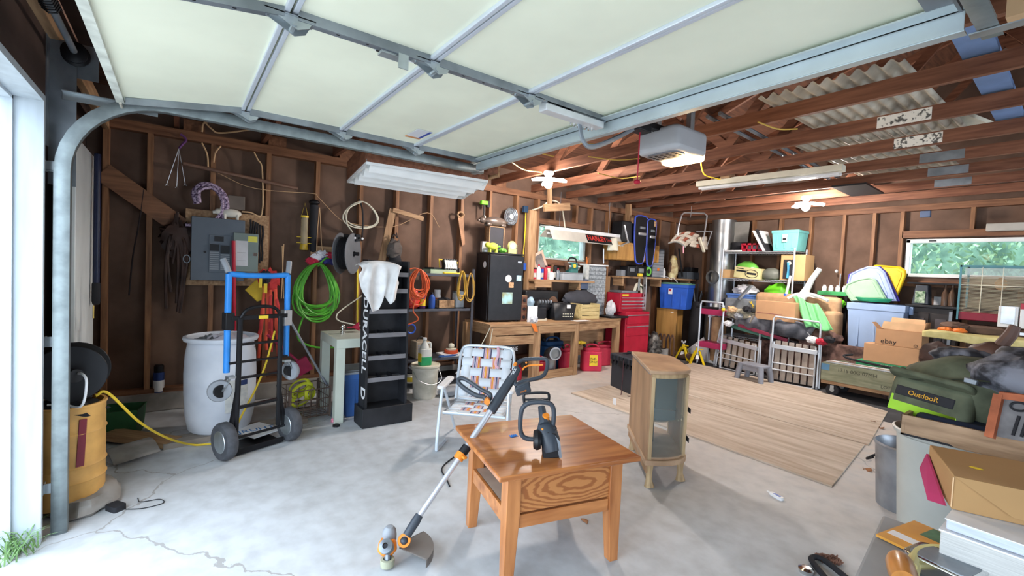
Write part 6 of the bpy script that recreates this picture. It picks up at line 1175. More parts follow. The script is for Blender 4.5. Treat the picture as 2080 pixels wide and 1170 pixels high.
# wall cabinet
y0, y1 = at(1240, 510, 0, -4.95).y, at(1326, 510, 0, -4.95).y; z0, z1 = at(1275, 530, 0, -4.95).z, at(1275, 494, 0, -4.95).z
o = Vector((SX, y0, z0)); t = thing('hanging_cabinet', 'oak wall cabinet beyond the small window', 'cabinet', o); part('carcass', B().bx(0, .28, 0, y1-y0, 0, z1-z0), M_vn, t, bev=.003); w = y1-y0
for s in (0, 1): d = part('door', B().bx(.28, .298, w*.5*s+.01, w*.5*(s+1)-.01, .01, z1-z0-.01), M_vn, t, bev=.003); part('inset_panel', B().bx(.298, .302, w*.5*s+.05, w*.5*(s+1)-.05, .05, z1-z0-.05), M_vn, d, bev=.002)
a, c = at(1258, 492, 0, -4.9), at(1287, 452, 0, -4.9); solo('flat_television', 'old black box television on the wall cabinet', 'television', B(a).bx(-5.08, -4.84, a.y, c.y, a.z, c.z), M_black, loc=a, bev=.02)
o = at(1245, 500, 0, -4.85); t = thing('swing_lamp', 'cream swing arm lamp with its shade beyond the shop light', 'lamp', o); part('shade', B().lathe([(.03, .13), (.06, .12), (.09, -.07), (.085, -.07), (.055, .115), (.03, .125)], n=20), M_cream, t); part('arm', B(o).tube([at(1252, 503, 0, -4.85), at(1276, 492, 0, -4.75), at(1268, 457, 0, -4.75)], .014, 8), M_alu, t); part('elbow', B(o).ball(at(1276, 492, 0, -4.75), .02), M_galvd, t)
part('stem', B(o).cyl(at(1226, 505, 0, -4.9), at(1226, 535, 0, -4.9), .010, n=8), M_alu, t)
# water skis hanging from a board
bd = thing('timber_hanger', 'short timber arm holding the blue rimmed skis under the joists', 'board', at(1310, 452, 0, -4.85)); o = bd.location.copy(); part('arm_board', B(o).bar(at(1283, 448, 0, -4.85), at(1331, 456, 0, -4.80), .05, .09), M_firy, bd); part('hanger_post', B(o).bar(at(1277, 415, 0, -4.95), at(1276, 450, 0, -4.95), .05, .09, up=(1, 0, 0)), M_firz, bd)
def ski(label, px, py0, py1, wpx, x, m):
    a, c = at(px, py0, 0, x), at(px+2, py1, 0, x); h = (a.z-c.z); w = (at(px+wpx/2, py0, 0, x).y-at(px-wpx/2, py0, 0, x).y)/2; t = thing('snowshoe', label, 'snowshoe', c)
    def out(k):
        r = []
        for q in range(28):
            a_ = q/28*2*PI; z = h/2-h/2*math.cos(a_); wd = w*(.55+.45*math.sin(min(1, z/h*1.4)*PI/2)); r.append(Vector((0, wd*k*(1 if a_ < PI else -1)*min(1, abs(math.sin(a_))*2.2)**.6, z)))
        return r
    part('blue_rim', B().tube(out(1), .014, 7, closed=True), col('rim_blue', '3d55c0', .4), t); part('deck', B().prism([p*1 for p in out(.95)], (.01, 0, 0)), M_blackm, t, smooth=0); part('binding', B().box((.03, 0, h*.62), (.03, w*1.2, .05)), M_alu, t, bev=.01); part('heel_plate', B().box((.02, w*.1, h*.75), (.02, w*.8, .04)), M_galvd, t, bev=.004)
ski('blue rimmed snowshoe hanging nearer the swing arm lamp', 1296, 437, 536, 26, -4.80, 0); ski('slimmer blue rimmed snowshoe hanging farther from the swing arm lamp', 1317, 444, 541, 18, -4.79, 0)
t = thing('spirit_level', 'aluminium level hanging down from the corner shelf', 'level', at(1310, 568, 0, -4.74)); o = t.location.copy(); part('body', B(o).bar(at(1311, 562, 0, -4.72), at(1308, 630, 0, -4.72), .02, .06, up=(1, 0, 0)), M_alu, t, bev=.003)
for k in (580, 600, 620): part('vial', B(o).box(at(1310, k, 0, -4.705), (.01, .03, .04)), M_dark, t)
solo('yellow_tape', 'yellow tape measure clipped on the corner shelf edge', 'tape measure', B().box((0, 0, 0), (.05, .09, .05)), M_yel, loc=at(1300, 561, 0, -4.72)+Vector((0, 0, .02)), bev=.01)
solo('short_level', 'short red and grey level hanging left of the long one', 'level', B().box((0, 0, 0), (.02, .04, .20)), M_galv, loc=at(1298, 578, 0, -4.74), bev=.004)
# lawn chair hanging from the joists
O = at(1400, 470, 0, -4.35); t = thing('hanging_lawn_chair', 'folded webbed lawn chair hanging from the joists in the corner', 'chair', O)
h = lambda px, py, x=-4.35: at(px, py, 0, x)-O
part('frame_hoop', B().tube([h(1376, 478), h(1378, 460), h(1385, 436), h(1390, 432), h(1430, 433), h(1436, 438), h(1434, 455), h(1428, 490)], .013, 8), M_alu, t)
part('hook', B().tube([h(1404, 433)+Vector((0, 0, .12)), h(1404, 433), h(1402, 442)], .005, 6), M_alu, t)
pA, pB, pC, pD = h(1374, 475), h(1422, 478), h(1392, 502), h(1358, 494)
M_web2 = mat('old_webbing', hx('b4aa9c'), .8, var=.1); M_web3 = col('old_web_rust', '8a4a38', .8)
P_ = lambda u, v: (pA*(1-u)+pB*u)*(1-v)+(pD*(1-u)+pC*u)*v+Vector((0, 0, .05*math.sin(u*PI)))
weave(t, P_, 0, 0, 5, 4, .8, (1, 3), M_web2, M_web3)
part('seat_edge', B().tube([P_(u/8, 1) for u in range(9)], .012, 8), M_alu, t)
P2_ = lambda u, v: (h(1405, 484)*(1-u)+h(1436, 480)*u)*(1-v)+(h(1400, 500)*(1-u)+h(1438, 508)*u)*v
weave(t, P2_, 0, 0, 3, 3, .8, (1,), M_web2, M_web3)
part('armrest', B().bar(h(1420, 482, -4.3), h(1430, 512, -4.3), .05, .03), M_cream, t, bev=.01); part('ribbon', B().tube([h(1388, 500, -4.3), h(1388, 514, -4.3)], .014, 6, flat=.4), col('pink_ribbon', 'd89aa8'), t)
for k in (0, 1): part('leg', B().tube([h(1415, 470), h(1447, 470)] if k else [h(1436, 500), h(1446, 470)], .009, 6), M_alu, t)
solo('pole_pair', 'dark pole standing on the corner shelf below the hanging chair', 'pole', B().cyl(at(1379, 505, 0, -4.85), at(1386, 562, 0, -4.85), .016, n=8), M_blackm)
# ================================================================ duct, chrome shelving with its load
t = thing('duct_pipe', 'tall galvanised spiral duct with round side port in the back corner', 'duct', (-4.27, 7.70, 0)); M_duct = mat('duct_steel', hx('9a9c9c'), .32, .85, var=.35, scale=3, st=(1, 1, .5))
part('pipe', B().lathe([(0, .01), (.22, .01), (.22, 1.0), (.215, 1.01)]+[(.195+(.004 if k % 6 == 0 else 0), 1.01+k*.04) for k in range(37)]+[(0, 2.45)], n=36), M_duct, t)
pc = at(1447, 563, 1, 7.50)-t.location; ax = Vector((-.1, -1, -.05)).normalized(); part('side_port', B().lathe([(.105, -.12), (.105, .0), (.12, .0), (.12, .015), (.095, .015), (.09, -.1)], pc, 26, axis=ax), M_duct, t); part('port_opening', B().lathe([(0, -.02), (.095, -.02)], pc, 26, axis=ax), M_black, t)
part('white_label', B().grid(lambda u, v: Vector((.2215*math.cos(-1.9+.6*u), .2215*math.sin(-1.9+.6*u), .75+.13*v)), 8, 1), M_paper, t)
M_chr2 = col('bright_chrome_wire', 'b8bcc2', .3, metal=.3, var=.05); YF_, YB_ = 7.38, 7.80; xl, xr = at(1469, 515, 1, YF_).x, at(1614, 515, 1, YF_).x; t = thing('wire_shelving', 'chrome wire shelving unit against the back wall', 'shelving', ((xl+xr)/2, (YF_+YB_)/2, 0)); O = t.location.copy()
ZS = [.5, at(1540, 597, 1, YF_).z, at(1540, 568, 1, YF_).z, at(1540, 511, 1, YF_).z]
ZS[1] = .98
for z in ZS:
    b = B(O)
    for y in (YF_, YB_): b.cyl((xl, y, z), (xr, y, z), .005, n=6).cyl((xl, y, z-.03), (xr, y, z-.03), .004, n=6).tube([(xl+(xr-xl)*q/40, y, z-.015+.015*(1 if q % 2 else -1)) for q in range(41)], .003, 4)
    for x in (xl, xr): b.cyl((x, YF_, z), (x, YB_, z), .005, n=6)
    for q in range(36): x = xl+(xr-xl)*(q+.5)/36; b.cyl((x, YF_, z), (x, YB_, z), .003, n=4)
    part('wire_shelf', b, M_chr2, t)
for x in (xl, xr):
    for y in (YF_, YB_): part('post', B(O).cyl((x, y, 0), (x, y, ZS[3]+.05), .013, n=10), M_chr2, t)
def onrack(px0, py0, px1, py1, y, zi, d=.3): x0, x1, z0, z1 = RY(px0, py0, px1, py1, y); return Vector(((x0+x1)/2, y+d/2, ZS[zi]+.008)), x1-x0, max(.05, z1-ZS[zi]-.008)
o, w, h_ = onrack(1566, 465, 1622, 510, 7.38, 3, .36); t = tote('teal_tote', 'teal storage tote on the top wire shelf', o, w, .36, h_, col('tote_teal', '6fb8b4', .45), None); part('paper_label', B().bx(-.03, .04, -.192, -.188, h_*.4, h_*.75), M_paper, t); part('label_marks', B().bx(-.02, .03, -.1935, -.192, h_*.48, h_*.58), M_black, t)
o, w, h_ = onrack(1507, 494, 1548, 510, 7.42, 3, .25); t = thing('red_crate', 'red plastic bottle crate on the top wire shelf', 'crate', o); b = B(); b.bx(-w/2, w/2, -.12, .12, 0, .02)
for s in (-1, 1): b.bx(-w/2, w/2, s*.12-.006, s*.12+.006, 0, .035).bx(-w/2, w/2, s*.12-.006, s*.12+.006, h_-.03, h_).bx(s*w/2-.006, s*w/2+.006, -.12, .12, 0, h_)
for q in range(5): b.bx(-w/2+q*w/4-.01, -w/2+q*w/4+.01, -.126, -.114, 0, h_)
part('crate_body', b, M_redp, t); part('rags', lump(B(), (0, 0, .06), (w*.4, .1, .05), 3, .4), M_grey, t)
for k, (a, c) in enumerate((((1537, 470), (1558, 508)), ((1543, 468), (1565, 506)), ((1551, 470), (1566, 498)))):
    p, q = at(*a, 1, 7.45+.05*k), at(*c, 1, 7.45+.05*k); q.z = ZS[3]+.01; oo = q.copy(); solo('leaning_frame', ['white board leaning left on the top wire shelf', 'dark framed board leaning behind the white one', 'small white frame leaning on the teal tote'][k], 'frame', B(oo).bar(p, q, .26, .022), (M_whitep, M_dark, M_paper)[k], loc=oo, bev=.003)
o, w, h_ = onrack(1488, 452, 1521, 490, 7.6, 3, .03); x0, x1, z0, z1 = RY(1488, 451, 1521, 492, 7.7); solo('grey_folder', 'grey paper sheet pinned upright above the red crate', 'sheet', B().box((0, 0, 0), (x1-x0, .01, z1-z0), (0, .05, 0)), col('grey_paper', '8c8a84', .8), loc=((x0+x1)/2, 7.7, (z0+z1)/2))
o, w, h_ = onrack(1470, 505, 1506, 510, 7.40, 3, .25); solo('white_saucer', 'flat white lid on the left of the top wire shelf', 'lid', B().bx(-w/2, w/2, -.12, .12, 0, .02), M_whitep, loc=o, bev=.006)
solo('steel_pot', 'dark pot partly hidden by the red crate', 'pot', B().lathe([(0, 0), (.10, 0), (.11, .16), (.10, .16), (.09, .02), (0, .02)], n=20), M_dark, loc=(at(1500, 500, 1, 7.66).x, 7.66, ZS[3]+.01))
o, w, h_ = onrack(1490, 543, 1543, 566, 7.42, 2, .2); t = thing('product_box', 'pale yellow printed carton tilted on the middle wire shelf', 'carton', o, 0, rot=(0, .10, 0)); part('carton', B().bx(-w/2, w/2, -.1, .1, 0, h_), col('carton_yellow', 'd6cc96', .7), t, bev=.003); part('printed_lines', B().bx(-w*.42, -w*.05, -.102, -.1, h_*.55, h_*.7).bx(-w*.42, -w*.15, -.102, -.1, h_*.8, h_*.88), M_black, t, smooth=0); part('printed_outline', B().tube([(w*(.18+.24*math.cos(q*PI/10)), -.102, h_*(.48+.34*math.sin(q*PI/10))) for q in range(20)], .005, 5, closed=True).bx(w*.0, w*.36, -.103, -.1, h_*.4, h_*.58), M_dark, t)
solo('open_flap', 'brown open carton behind the pale yellow carton', 'carton', B().bx(-.14, .14, -.1, .1, 0, .14), M_card, loc=(at(1482, 560, 1, 7.55).x, 7.58, ZS[2]+.01), rz=.3)
o, w, h_ = onrack(1493, 530, 1530, 545, 7.55, 2, .2); t = thing('green_sprayer', 'green garden sprayer with white cap on the middle wire shelf', 'sprayer', Vector((o.x, 7.66, ZS[2]+.01))); part('tank', lump(B(), (0, 0, .16), (.19, .09, .13), 2, .08, flat=.0), M_green, t); part('cap', B().cyl((.14, -.08, .14), (.14, -.12, .14), .05, n=18), M_whitep, t)
o, w, h_ = onrack(1543, 545, 1581, 566, 7.45, 2, .22); t = thing('hard_shell_case', 'grey green hard shell case on the middle wire shelf', 'case', o); part('shell', lump(B(), (0, 0, h_*.45), (w*.55, .12, h_*.6), 4, .1, flat=0), col('olive_grey', '6c7068', .5), t)
o, w, h_ = onrack(1584, 517, 1634, 567, 7.40, 2, .36); t = thing('tool_carton', 'brown carton with a blue tool in its window on the middle shelf', 'carton', o); part('carton', B().bx(-w/2, w/2, -.16, .16, 0, min(h_, ZS[3]-ZS[2]-.05)), M_card, t, bev=.003); part('window', B().bx(-w*.38, w*.08, -.163, -.16, .02, h_*.80), M_dark, t); part('blue_tool', B().tube([(-w*.15, -.168, .03), (-w*.15, -.168, h_*.4), (-w*.15, -.168, h_*.7)], [.05, .03, .055], 12, flat=.4), col('tool_blue', '4a9cc8', .4), t); part('tool_dial', B().cyl((-w*.12, -.19, h_*.66), (-w*.12, -.175, h_*.66), .03, n=16), M_cream, t)
o, w, h_ = onrack(1473, 583, 1530, 610, 7.36, 1, .36); t = tote('blue_tote', 'cornflower blue tote full of white bags on the lower wire shelf', Vector((o.x, 7.58, ZS[1]+.008)), w, .38, .22, col('tote_cornflower', '5a7ec0', .5), None); part('white_bag', lump(B(), (0, 0, .26), (w*.42, .15, .10), 5, .5), col('bag_white', 'd8d8dc', .4), t)
o, w, h_ = onrack(1546, 581, 1603, 600, 7.5, 1, .3); t = solo('green_bag', 'bright green plastic bag on the lower wire shelf', 'bag', lump(B(), (0, 0, h_*.5), (w*.5, .14, h_*.62), 6, .18, flat=0), col('vivid_green', '6fd02a', .45), loc=(o.x, 7.62, ZS[1]+.01))
solo('blue_bin', 'dark blue bin at the right of the lower wire shelf', 'bin', B().bx(-.13, .13, -.12, .12, 0, .12), col('bin_navy', '2e4a66', .5), loc=(at(1622, 585, 1, 7.6).x, 7.62, ZS[1]+.01), bev=.01)
# ================================================================ sofa and its heap
t = thing('sofa', 'tan upholstered sofa buried under boxes and jackets', 'sofa', (-3.3, 7.2, 0)); M_sofa = mat('tan_upholstery', hx('b08a66'), .9, var=.12, scale=6, col2=hx('c8a47e')); O = t.location.copy()
part('seat_base', B(O).rbox((-3.2, 7.46, .22), (1.55, .26, .36), .06), M_sofa, t, bev=.03)
x0, x1, z0, z1 = RY(1525, 592, 1690, 660, 7.2)
def pillow(x0, x1, y0, y1, z0, z1, sd): return lump(B(O), ((x0+x1)/2, (y0+y1)/2, (z0+z1)/2), ((x1-x0)*.56, (y1-y0)*.6, (z1-z0)*.6), sd, .06, 1.2, 26, 18)
part('back_cushion', B(O).rbox(((x0+x1)/2-.25, 7.34, .95), ((x1-x0)*.52, .16, .60), .07), M_sofa, t, bev=.07, seg=4); part('back_cushion', B(O).rbox(((x0+x1)/2+.33, 7.33, .93), ((x1-x0)*.52, .16, .62), .07), M_sofa, t, bev=.07, seg=4)
part('armrest', B(O).rbox((at(1455, 670, 1, 7.3).x, 7.38, .42), (.16, .32, .74), .09), M_sofa, t, bev=.06, seg=4); part('armrest', B(O).rbox((-2.40, 7.30, .55), (.20, .26, 1.0), .08), M_sofa, t, bev=.05, seg=4)
x0, x1, z0, z1 = RY(1532, 612, 1600, 645, 7.0); t = thing('moving_box', 'brown cardboard box lying on the sofa heap', 'box', ((x0+x1)/2, 7.02, z0-.04), -.08); part('carton', B().bx(-(x1-x0)/2, (x1-x0)/2+.10, 0, .16, 0, z1-z0+.04), mat('fresh_cardboard', hx('c89c74'), .8, var=.06), t, bev=.003); part('pink_line', B().bx(-(x1-x0)*.45, (x1-x0)*.35, -.0012, 0, .09, .096), col('line_maroon', '8a4458'), t, smooth=0)
x0, x1, z0, z1 = RY(1603, 608, 1690, 668, 7.0); o = Vector(((x0+x1)/2, 7.05, (z0+z1)/2)); solo('green_plastic_sheet', 'translucent green plastic bag draped over the sofa back', 'plastic bag', B(o).grid(lambda u, v: Vector((x0+(x1-x0)*(u*.62+v*.48-.05), 7.14-.12*v+.02*math.sin(u*19+v*5), z1+.03-(z1-z0)*(v*1.05)+.02*math.sin(u*7)-.10*u*(1-v))), 26, 16), col('plastic_green', '7fcf8a', .35), loc=o, thick=.003, smooth=80)
x0, x1, z0, z1 = RY(1494, 633, 1568, 690, 6.95)
t = thing('jacket_pile', 'grey jacket spread across the sofa heap behind the folded chairs', 'jacket', (-3.35, 7.0, .75)); O = t.location.copy(); M_jk = mat('slate_jacket', hx('54565e'), .8, var=.18, scale=7, col2=hx('7a7c84'))
def strip(pa, pb, pc_, pd, y, amp=.02, y2=None):
    A_, B2, C_, D_ = at(*pa, 1, y), at(*pb, 1, y), at(*pc_, 1, y2 or y), at(*pd, 1, y2 or y)
    return lambda u, v: (A_*(1-u)+B2*u)*(1-v)+(D_*(1-u)+C_*u)*v+Vector((0, -.10*math.sin(PI*v)*math.sin(PI*min(1, u*1.1))+amp*math.sin(u*17+v*4), 0))
part('left_panel', B(O).grid(strip((1492, 640), (1568, 638), (1564, 678), (1492, 660), 7.10), 20, 12), M_jk, t, thick=.02, smooth=80, sub=1)
part('right_panel', B(O).grid(strip((1566, 640), (1662, 662), (1638, 692), (1564, 678), 7.06), 22, 12), mat('dark_slate_jacket', hx('474a52'), .8, var=.18, scale=7, col2=hx('63666e')), t, thick=.02, smooth=80, sub=1)
part('pale_stripe', B(O).bar(at(1531, 640, 1, 6.985), at(1524, 656, 1, 6.985), .05, .01), col('stripe_tan', 'a09684'), t); part('zipper_tab', B(O).bar(at(1640, 675, 1, 6.97), at(1648, 686, 1, 6.97), .012, .012), M_alu, t)
t = thing('green_board', 'long green and maroon folded table edge below the grey jacket', 'board', at(1530, 672, 1, 7.03)); o = t.location.copy(); part('green_edge', B(o).bar(at(1486, 662, 1, 7.14), at(1566, 685, 1, 7.14), .03, .06), col('edge_green', '4f7f70', .5), t, bev=.005); part('maroon_edge', B(o).bar(at(1500, 660, 1, 7.06), at(1600, 692, 1, 7.06), .03, .05), col('edge_maroon', '8c3048', .5), t, bev=.005)
M_camo = mat('camo_blanket', hx('4c3a36'), .9, var=.35, scale=9, col2=hx('8a6a60'), detail=3)
x0, x1, z0, z1 = RY(1640, 645, 1725, 735, 7.15)
t = thing('camo_blanket', 'brown camouflage blanket draped over a box under the pale blue tub', 'blanket', (-2.15, 7.40, 0)); O = t.location.copy(); part('covered_box', B(O).bx(-2.62, -1.62, 7.20, 7.72, 0, .545), M_brown, t)
part('blanket_front', B(O).grid(lambda u, v: Vector((-2.75+1.25*u, 7.17-.05*v-.03*math.sin(u*24)*v, .62-.60*v*(.75+.25*math.sin(u*9)))), 44, 12), M_camo, t, thick=.012, smooth=80); part('blanket_top', lump(B(O), (-2.55, 7.22, .66), (.28, .14, .14), 5, .45), M_camo, t)
part('blanket_hang', B(O).grid(lambda u, v: Vector((-3.35+.8*u, 7.32-.04*v+.02*math.sin(u*22), .52-.5*v)), 20, 8), M_camo, t, thick=.012, smooth=80)
for k, (px, py, m, lab) in enumerate(((1650, 690, 'M_paper', 'crumpled white cloth'), (1668, 694, 'M_redp', 'red handled gadget'), (1684, 690, 'M_dark', 'black strap bundle'), (1480, 657, 'M_paper', 'white plastic bag'), (1487, 628, 'M_tan', 'light magazine pile'), (1518, 628, 'M_dark', 'dark tool handle'), (1500, 642, 'M_grey', 'grey glove heap'))):
    p = at(px, py, 1, 6.98); solo('heap_item', lab+' lying in the heap on the sofa', 'clutter', lump(B(), (0, 0, 0), (.07, .06, .045), k+2, .45), globals()[m], loc=p)
x0, x1, z0, z1 = RY(1472, 607, 1540, 636, 7.12); o = Vector((x0, 7.12, z0)); t = thing('clear_tub', 'clear plastic bin of clothes at the left of the sofa heap', 'bin', o); M_cl = mat('cloudy_bin', hx('8f9496'), .3, var=.2, scale=9, alpha=.75); part('bin_body', B(o).bx(x0, x1, 7.12, 7.32, z0-.1, z1), M_cl, t, bev=.01); part('clothes', lump(B(o), ((x0+x1)/2, 7.12, z0-.02), ((x1-x0)*.5, .12, .08), 4, .5), mat('mixed_clothes', hx('6a6660'), .9, scale=12, var=.5, col2=hx('c4bca4')), t); part('yellow_scrawl', B(o).bar(at(1522, 613, 1, 7.11), at(1532, 622, 1, 7.11), .012, .006).bar(at(1526, 612, 1, 7.11), at(1530, 625, 1, 7.11), .012, .006), M_yel, t)
solo('grey_pipe', 'grey metal rod slanting over the clear bin', 'rod', B().bar(at(1500, 608, 1, 7.05), at(1526, 580, 1, 7.25), .05, .03), M_galvd)
# white three legged stand on the sofa back
t = thing('white_stand', 'white plastic stand with a tall post resting on the sofa back', 'stand', at(1640, 600, 1, 7.22)); O = t.location.copy(); M_wp = col('bright_white_plastic', 'e6e6e2', .4)
part('post', B(O).tube([at(1628, 605, 1, 7.22), at(1640, 585, 1, 7.22), at(1650, 566, 1, 7.22), at(1665, 546, 1, 7.22)], [.065, .045, .038, .035], 12), M_wp, t, smooth=50)
part('foot_left', B(O).tube(bez([at(1636, 597, 1, 7.22), at(1618, 598, 1, 7.20), at(1600, 606, 1, 7.16)], 12), .022, 8), M_wp, t); part('foot_right', B(O).tube(bez([at(1640, 596, 1, 7.22), at(1662, 602, 1, 7.20), at(1682, 611, 1, 7.16)], 12), .022, 8), M_wp, t); part('foot_web', B(O).prism([at(1602, 606, 1, 7.20), at(1622, 597, 1, 7.20), at(1655, 598, 1, 7.20), at(1680, 610, 1, 7.20), at(1645, 603, 1, 7.20)], (0, .02, 0)), M_wp, t)
t = thing('marker_pole', 'white and blue tipped pole standing at the shelving front', 'pole', at(1597, 600, 1, 7.3)); O = t.location.copy(); part('shaft', B(O).cyl(at(1597, 598, 1, 7.3), at(1606, 560, 1, 7.3), .018, n=10), M_whitep, t); part('blue_tip', B(O).ball(at(1596, 600, 1, 7.3), (.035, .03, .03)), M_dblue, t)
# green shelf with white bottles
x0, x1, z0, z1 = RY(1660, 592, 1722, 600, 7.6); t = thing('green_shelf', 'green plastic shelf edge with small white bottles right of the sofa', 'shelf', ((x0+x1)/2, 7.7, z0)); O = t.location.copy(); part('shelf_board', B(O).bx(x0, x1, 7.6, 7.88, z0, z1), mat('shelf_green', hx('3f9a5c'), .5), t, bev=.003); part('leg', B(O).bx(x0, x0+.03, 7.6, 7.63, 0, z0), M_blackm, t); part('leg', B(O).bx(x1-.03, x1, 7.6, 7.63, 0, z0), M_blackm, t)
for k in range(4): bottle('small_bottle', ['leftmost', 'second', 'third', 'rightmost'][k]+' of four small white bottles on the green shelf', 'bottle', (x0+.06+.085*k, 7.68, z1), .03, .09, M_whitep, M_paper, .6, group='white bottles on the green shelf')
c = at(1706, 575, 1, 7.86); t = thing('bottle_brush', 'grey bottle brush hanging on the back wall stud', 'brush', c); part('stick', B().cyl((0, 0, -.1), (0, 0, .14), .01, n=8), M_alu, t); part('head', B().cyl((0, 0, -.18), (0, 0, -.1), .03, n=10), M_dark, t)
solo('coat_hook', 'small white hook on the back wall stud', 'hook', B().ball((0, 0, 0), (.022, .02, .025), 8, 6), M_whitep, loc=at(1699, 551, 1, YB-.12))
solo('lime_bag', 'lime green bag peeking between sofa and tub', 'bag', lump(B(), (0, 0, 0), (.09, .06, .07), 6, .3), col('vivid_green', '6fd02a', .45), loc=at(1702, 616, 1, 7.55))
# ================================================================ folded slatted chairs
def slatchair(label, c00, c10, c01, c11, nsl):
    """corners at photo pixels bottom-left, bottom-right, top-left, top-right; base on floor, top leaning back"""
    BL, BR = AZ(*c00, .01), AZ(*c10, .01); 
    def tops(c, base): return at(*c, 1, base.y+.12)
    TL, TR = tops(c01, BL), tops(c11, BR); t = thing('folding_chair', label, 'folding chair', BL); P = lambda u, v, d=0: (BL*(1-u)+BR*u)*(1-v)+(TL*(1-u)+TR*u)*v+Vector((.02, -.1, -.02))*d*3-BL
    part('outer_frame', B().tube([P(0, 0), P(0, .5), P(0, .96), P(.04, 1), P(.96, 1), P(1, .96), P(1, .5), P(1, 0)], .013, 9), M_alu2, t)
    part('inner_frame', B().tube([P(.06, .62, .1), P(.05, .02, .1), P(.12, .0, .1), P(.9, .0, .1), P(.95, .02, .1), P(.94, .62, .1)], .011, 9), M_alu2, t)
    part('cross_rail', B().bar(P(.02, .55, .12), P(.98, .55, .12), .035, .06), M_alu2, t, bev=.004)
    for v in (.30, .20): part('cross_tube', B().tube([P(.06, v, .15), P(.94, v, .15)], .010, 8), M_alu2, t)
    for i in range(nsl):
        u = .14+.74*i/(nsl-1); part('slat', B().bar(P(u, .03, 0), P(u, .63, 0), .012, .068), M_slat, t, bev=.002)
    for s in (-.04, 1.04): part('rear_leg', B().tube([P(s, .0, -.1), P(s*.98+.01, .72, -.05)], .011, 8), M_alu2, t)
    for s in (0, 1): part('rubber_foot', B().cyl(P(s, 0)-Vector((0, 0, .008)), P(s, .03), .016, n=8), M_grey, t)
M_alu2 = col('bright_aluminium', 'c8ced4', .35, metal=.35, var=.05); M_slat = mat('weathered_slat', hx('a3988e'), .8, st=(4, 4, 1), var=.15, col2=hx('a89c90'))
slatchair('folded slatted aluminium chair leaning nearer the red cart', (1451, 742), (1537, 762), (1469, 641), (1545, 664), 6)
slatchair('folded slatted aluminium chair leaning nearer the green dolly', (1562, 772), (1658, 790), (1572, 642), (1668, 655), 6)
# grey step stool
o = AZ(1525, 776)+Vector((-.02, .12, 0)); t = thing('step_stool', 'small grey plastic step stool in front of the folded chairs', 'stool', o, -.12); M_st = col('stool_grey', '8c8f98', .5); part('step', B().rbox((0, 0, .225), (.36, .24, .035), .05, 5), M_st, t, bev=.01)
for sx in (-1, 1):
    for sy in (-1, 1): part('leg', B().tube([(sx*.14, sy*.09, .22), (sx*.165, sy*.11, .12), (sx*.18, sy*.12, 0)], [.045, .04, .035], 8), M_st, t, smooth=50)
for sy in (-1, 1): part('skirt', B().bx(-.15, .15, sy*.10-.006, sy*.10+.006, .15, .215), M_st, t)
# red utility cart
xa, xb = at(1421, 660, 1, 6.95).x, at(1468, 660, 1, 6.95).x; t = thing('utility_cart', 'small cart with maroon trays and white posts beside the duct', 'cart', ((xa+xb)/2, 7.05, 0)); O = t.location.copy(); zt = at(1440, 628, 1, 6.95).z; zb = at(1440, 696, 1, 6.95).z; M_mr = col('tray_maroon', 'a8305a', .45)
part('top_tray', B(O).bx(xa, xb, 6.95, 7.25, zt-.09, zt), M_mr, t, bev=.006); part('bottom_tray', B(O).bx(xa, xb, 6.95, 7.25, max(.03, zb-.09), max(.12, zb)), M_mr, t, bev=.006)
for x in (xa, xb):
    for y in (6.95, 7.25): part('post', B(O).cyl((x, y, .02), (x, y, zt+.08), .014, n=8), M_ct, t)
part('push_handle', B(O).tube([(xa, 6.95, zt+.06), (xa+.02, 6.95, zt+.12), (xb-.02, 6.95, zt+.12), (xb, 6.95, zt-.02)], .014, 8), M_ct, t)
for x in (xa+.03, xb-.03): part('caster', B(O).cyl((x, 6.94, .025), (x, 6.97, .025), .025, n=14), M_black, t)
solo('black_tube', 'black pry bar with yellow cap lying on the cart top', 'bar', B().cyl((-.22, 0, .02), (.16, 0, .02), .02, n=10), M_dark, loc=((xa+xb)/2-.08, 7.0, zt+.002)); solo('yellow_ball', 'yellow knob at the right end of the cart handle', 'knob', B().ball((0, 0, 0), .03), M_yel, loc=(xb+.01, 6.92, zt+.02))
# ================================================================ green dolly box with boxes on it
xa, xb = RY(1667, 740, 1868, 790, 6.7)[:2]; t = thing('ammo_dolly', 'olive wooden crate with stencilled numbers on a wheeled dolly', 'crate', ((xa+xb)/2, 6.95, 0)); O = t.location.copy(); M_ol = mat('olive_paint', hx('84876c'), .7, st=(1, 6, 6), var=.12, col2=hx('9a9a80'))
zb, zt = .19, .41; xb += .35
part('crate_body', B(O).bx(xa, xb, 6.70, 6.73, zb, zt).bx(xa, xb, 7.14, 7.17, zb, zt).bx(xa, xa+.02, 6.7, 7.17, zb, zt).bx(xb-.02, xb, 6.7, 7.17, zb, zt).bx(xa, xb, 6.7, 7.17, zb, zb+.02), M_ol, t, bev=.003)
part('blue_patch', B(O).bx(xa+.0, xa+.09, 6.697, 6.70, zt-.09, zt-.01), col('patch_blue', '5f8cae'), t, smooth=0); part('dolly_deck', B(O).bx(xa-.0, xb, 6.72, 7.14, .145, .185), M_fir, t)
text('1315 00G 07MH', .06, col('stencil', '4a4a3c'), t, (xa+.38-O.x, 6.6985-O.y, zt-.065-O.z), (PI/2, 0, 0), name='stencil_lettering'); text('LOT  IDP', .05, col('stencil', '4a4a3c'), t, (xa+.72-O.x, 6.6985-O.y, zb+.045-O.z), (PI/2, 0, 0), name='stencil_lettering')
for x in (xa+.12, xb-.12):
    for y in (6.76, 7.1): w_ = part('caster', B(O).cyl((x, y-.02, .074), (x, y+.02, .074), .070, n=20), M_dark, t); part('caster_hub', B(O).cyl((x, y-.023, .074), (x, y+.023, .074), .026, n=14).bx(x-.02, x+.02, y-.028, y-.022, .06, .13), M_galv, w_)
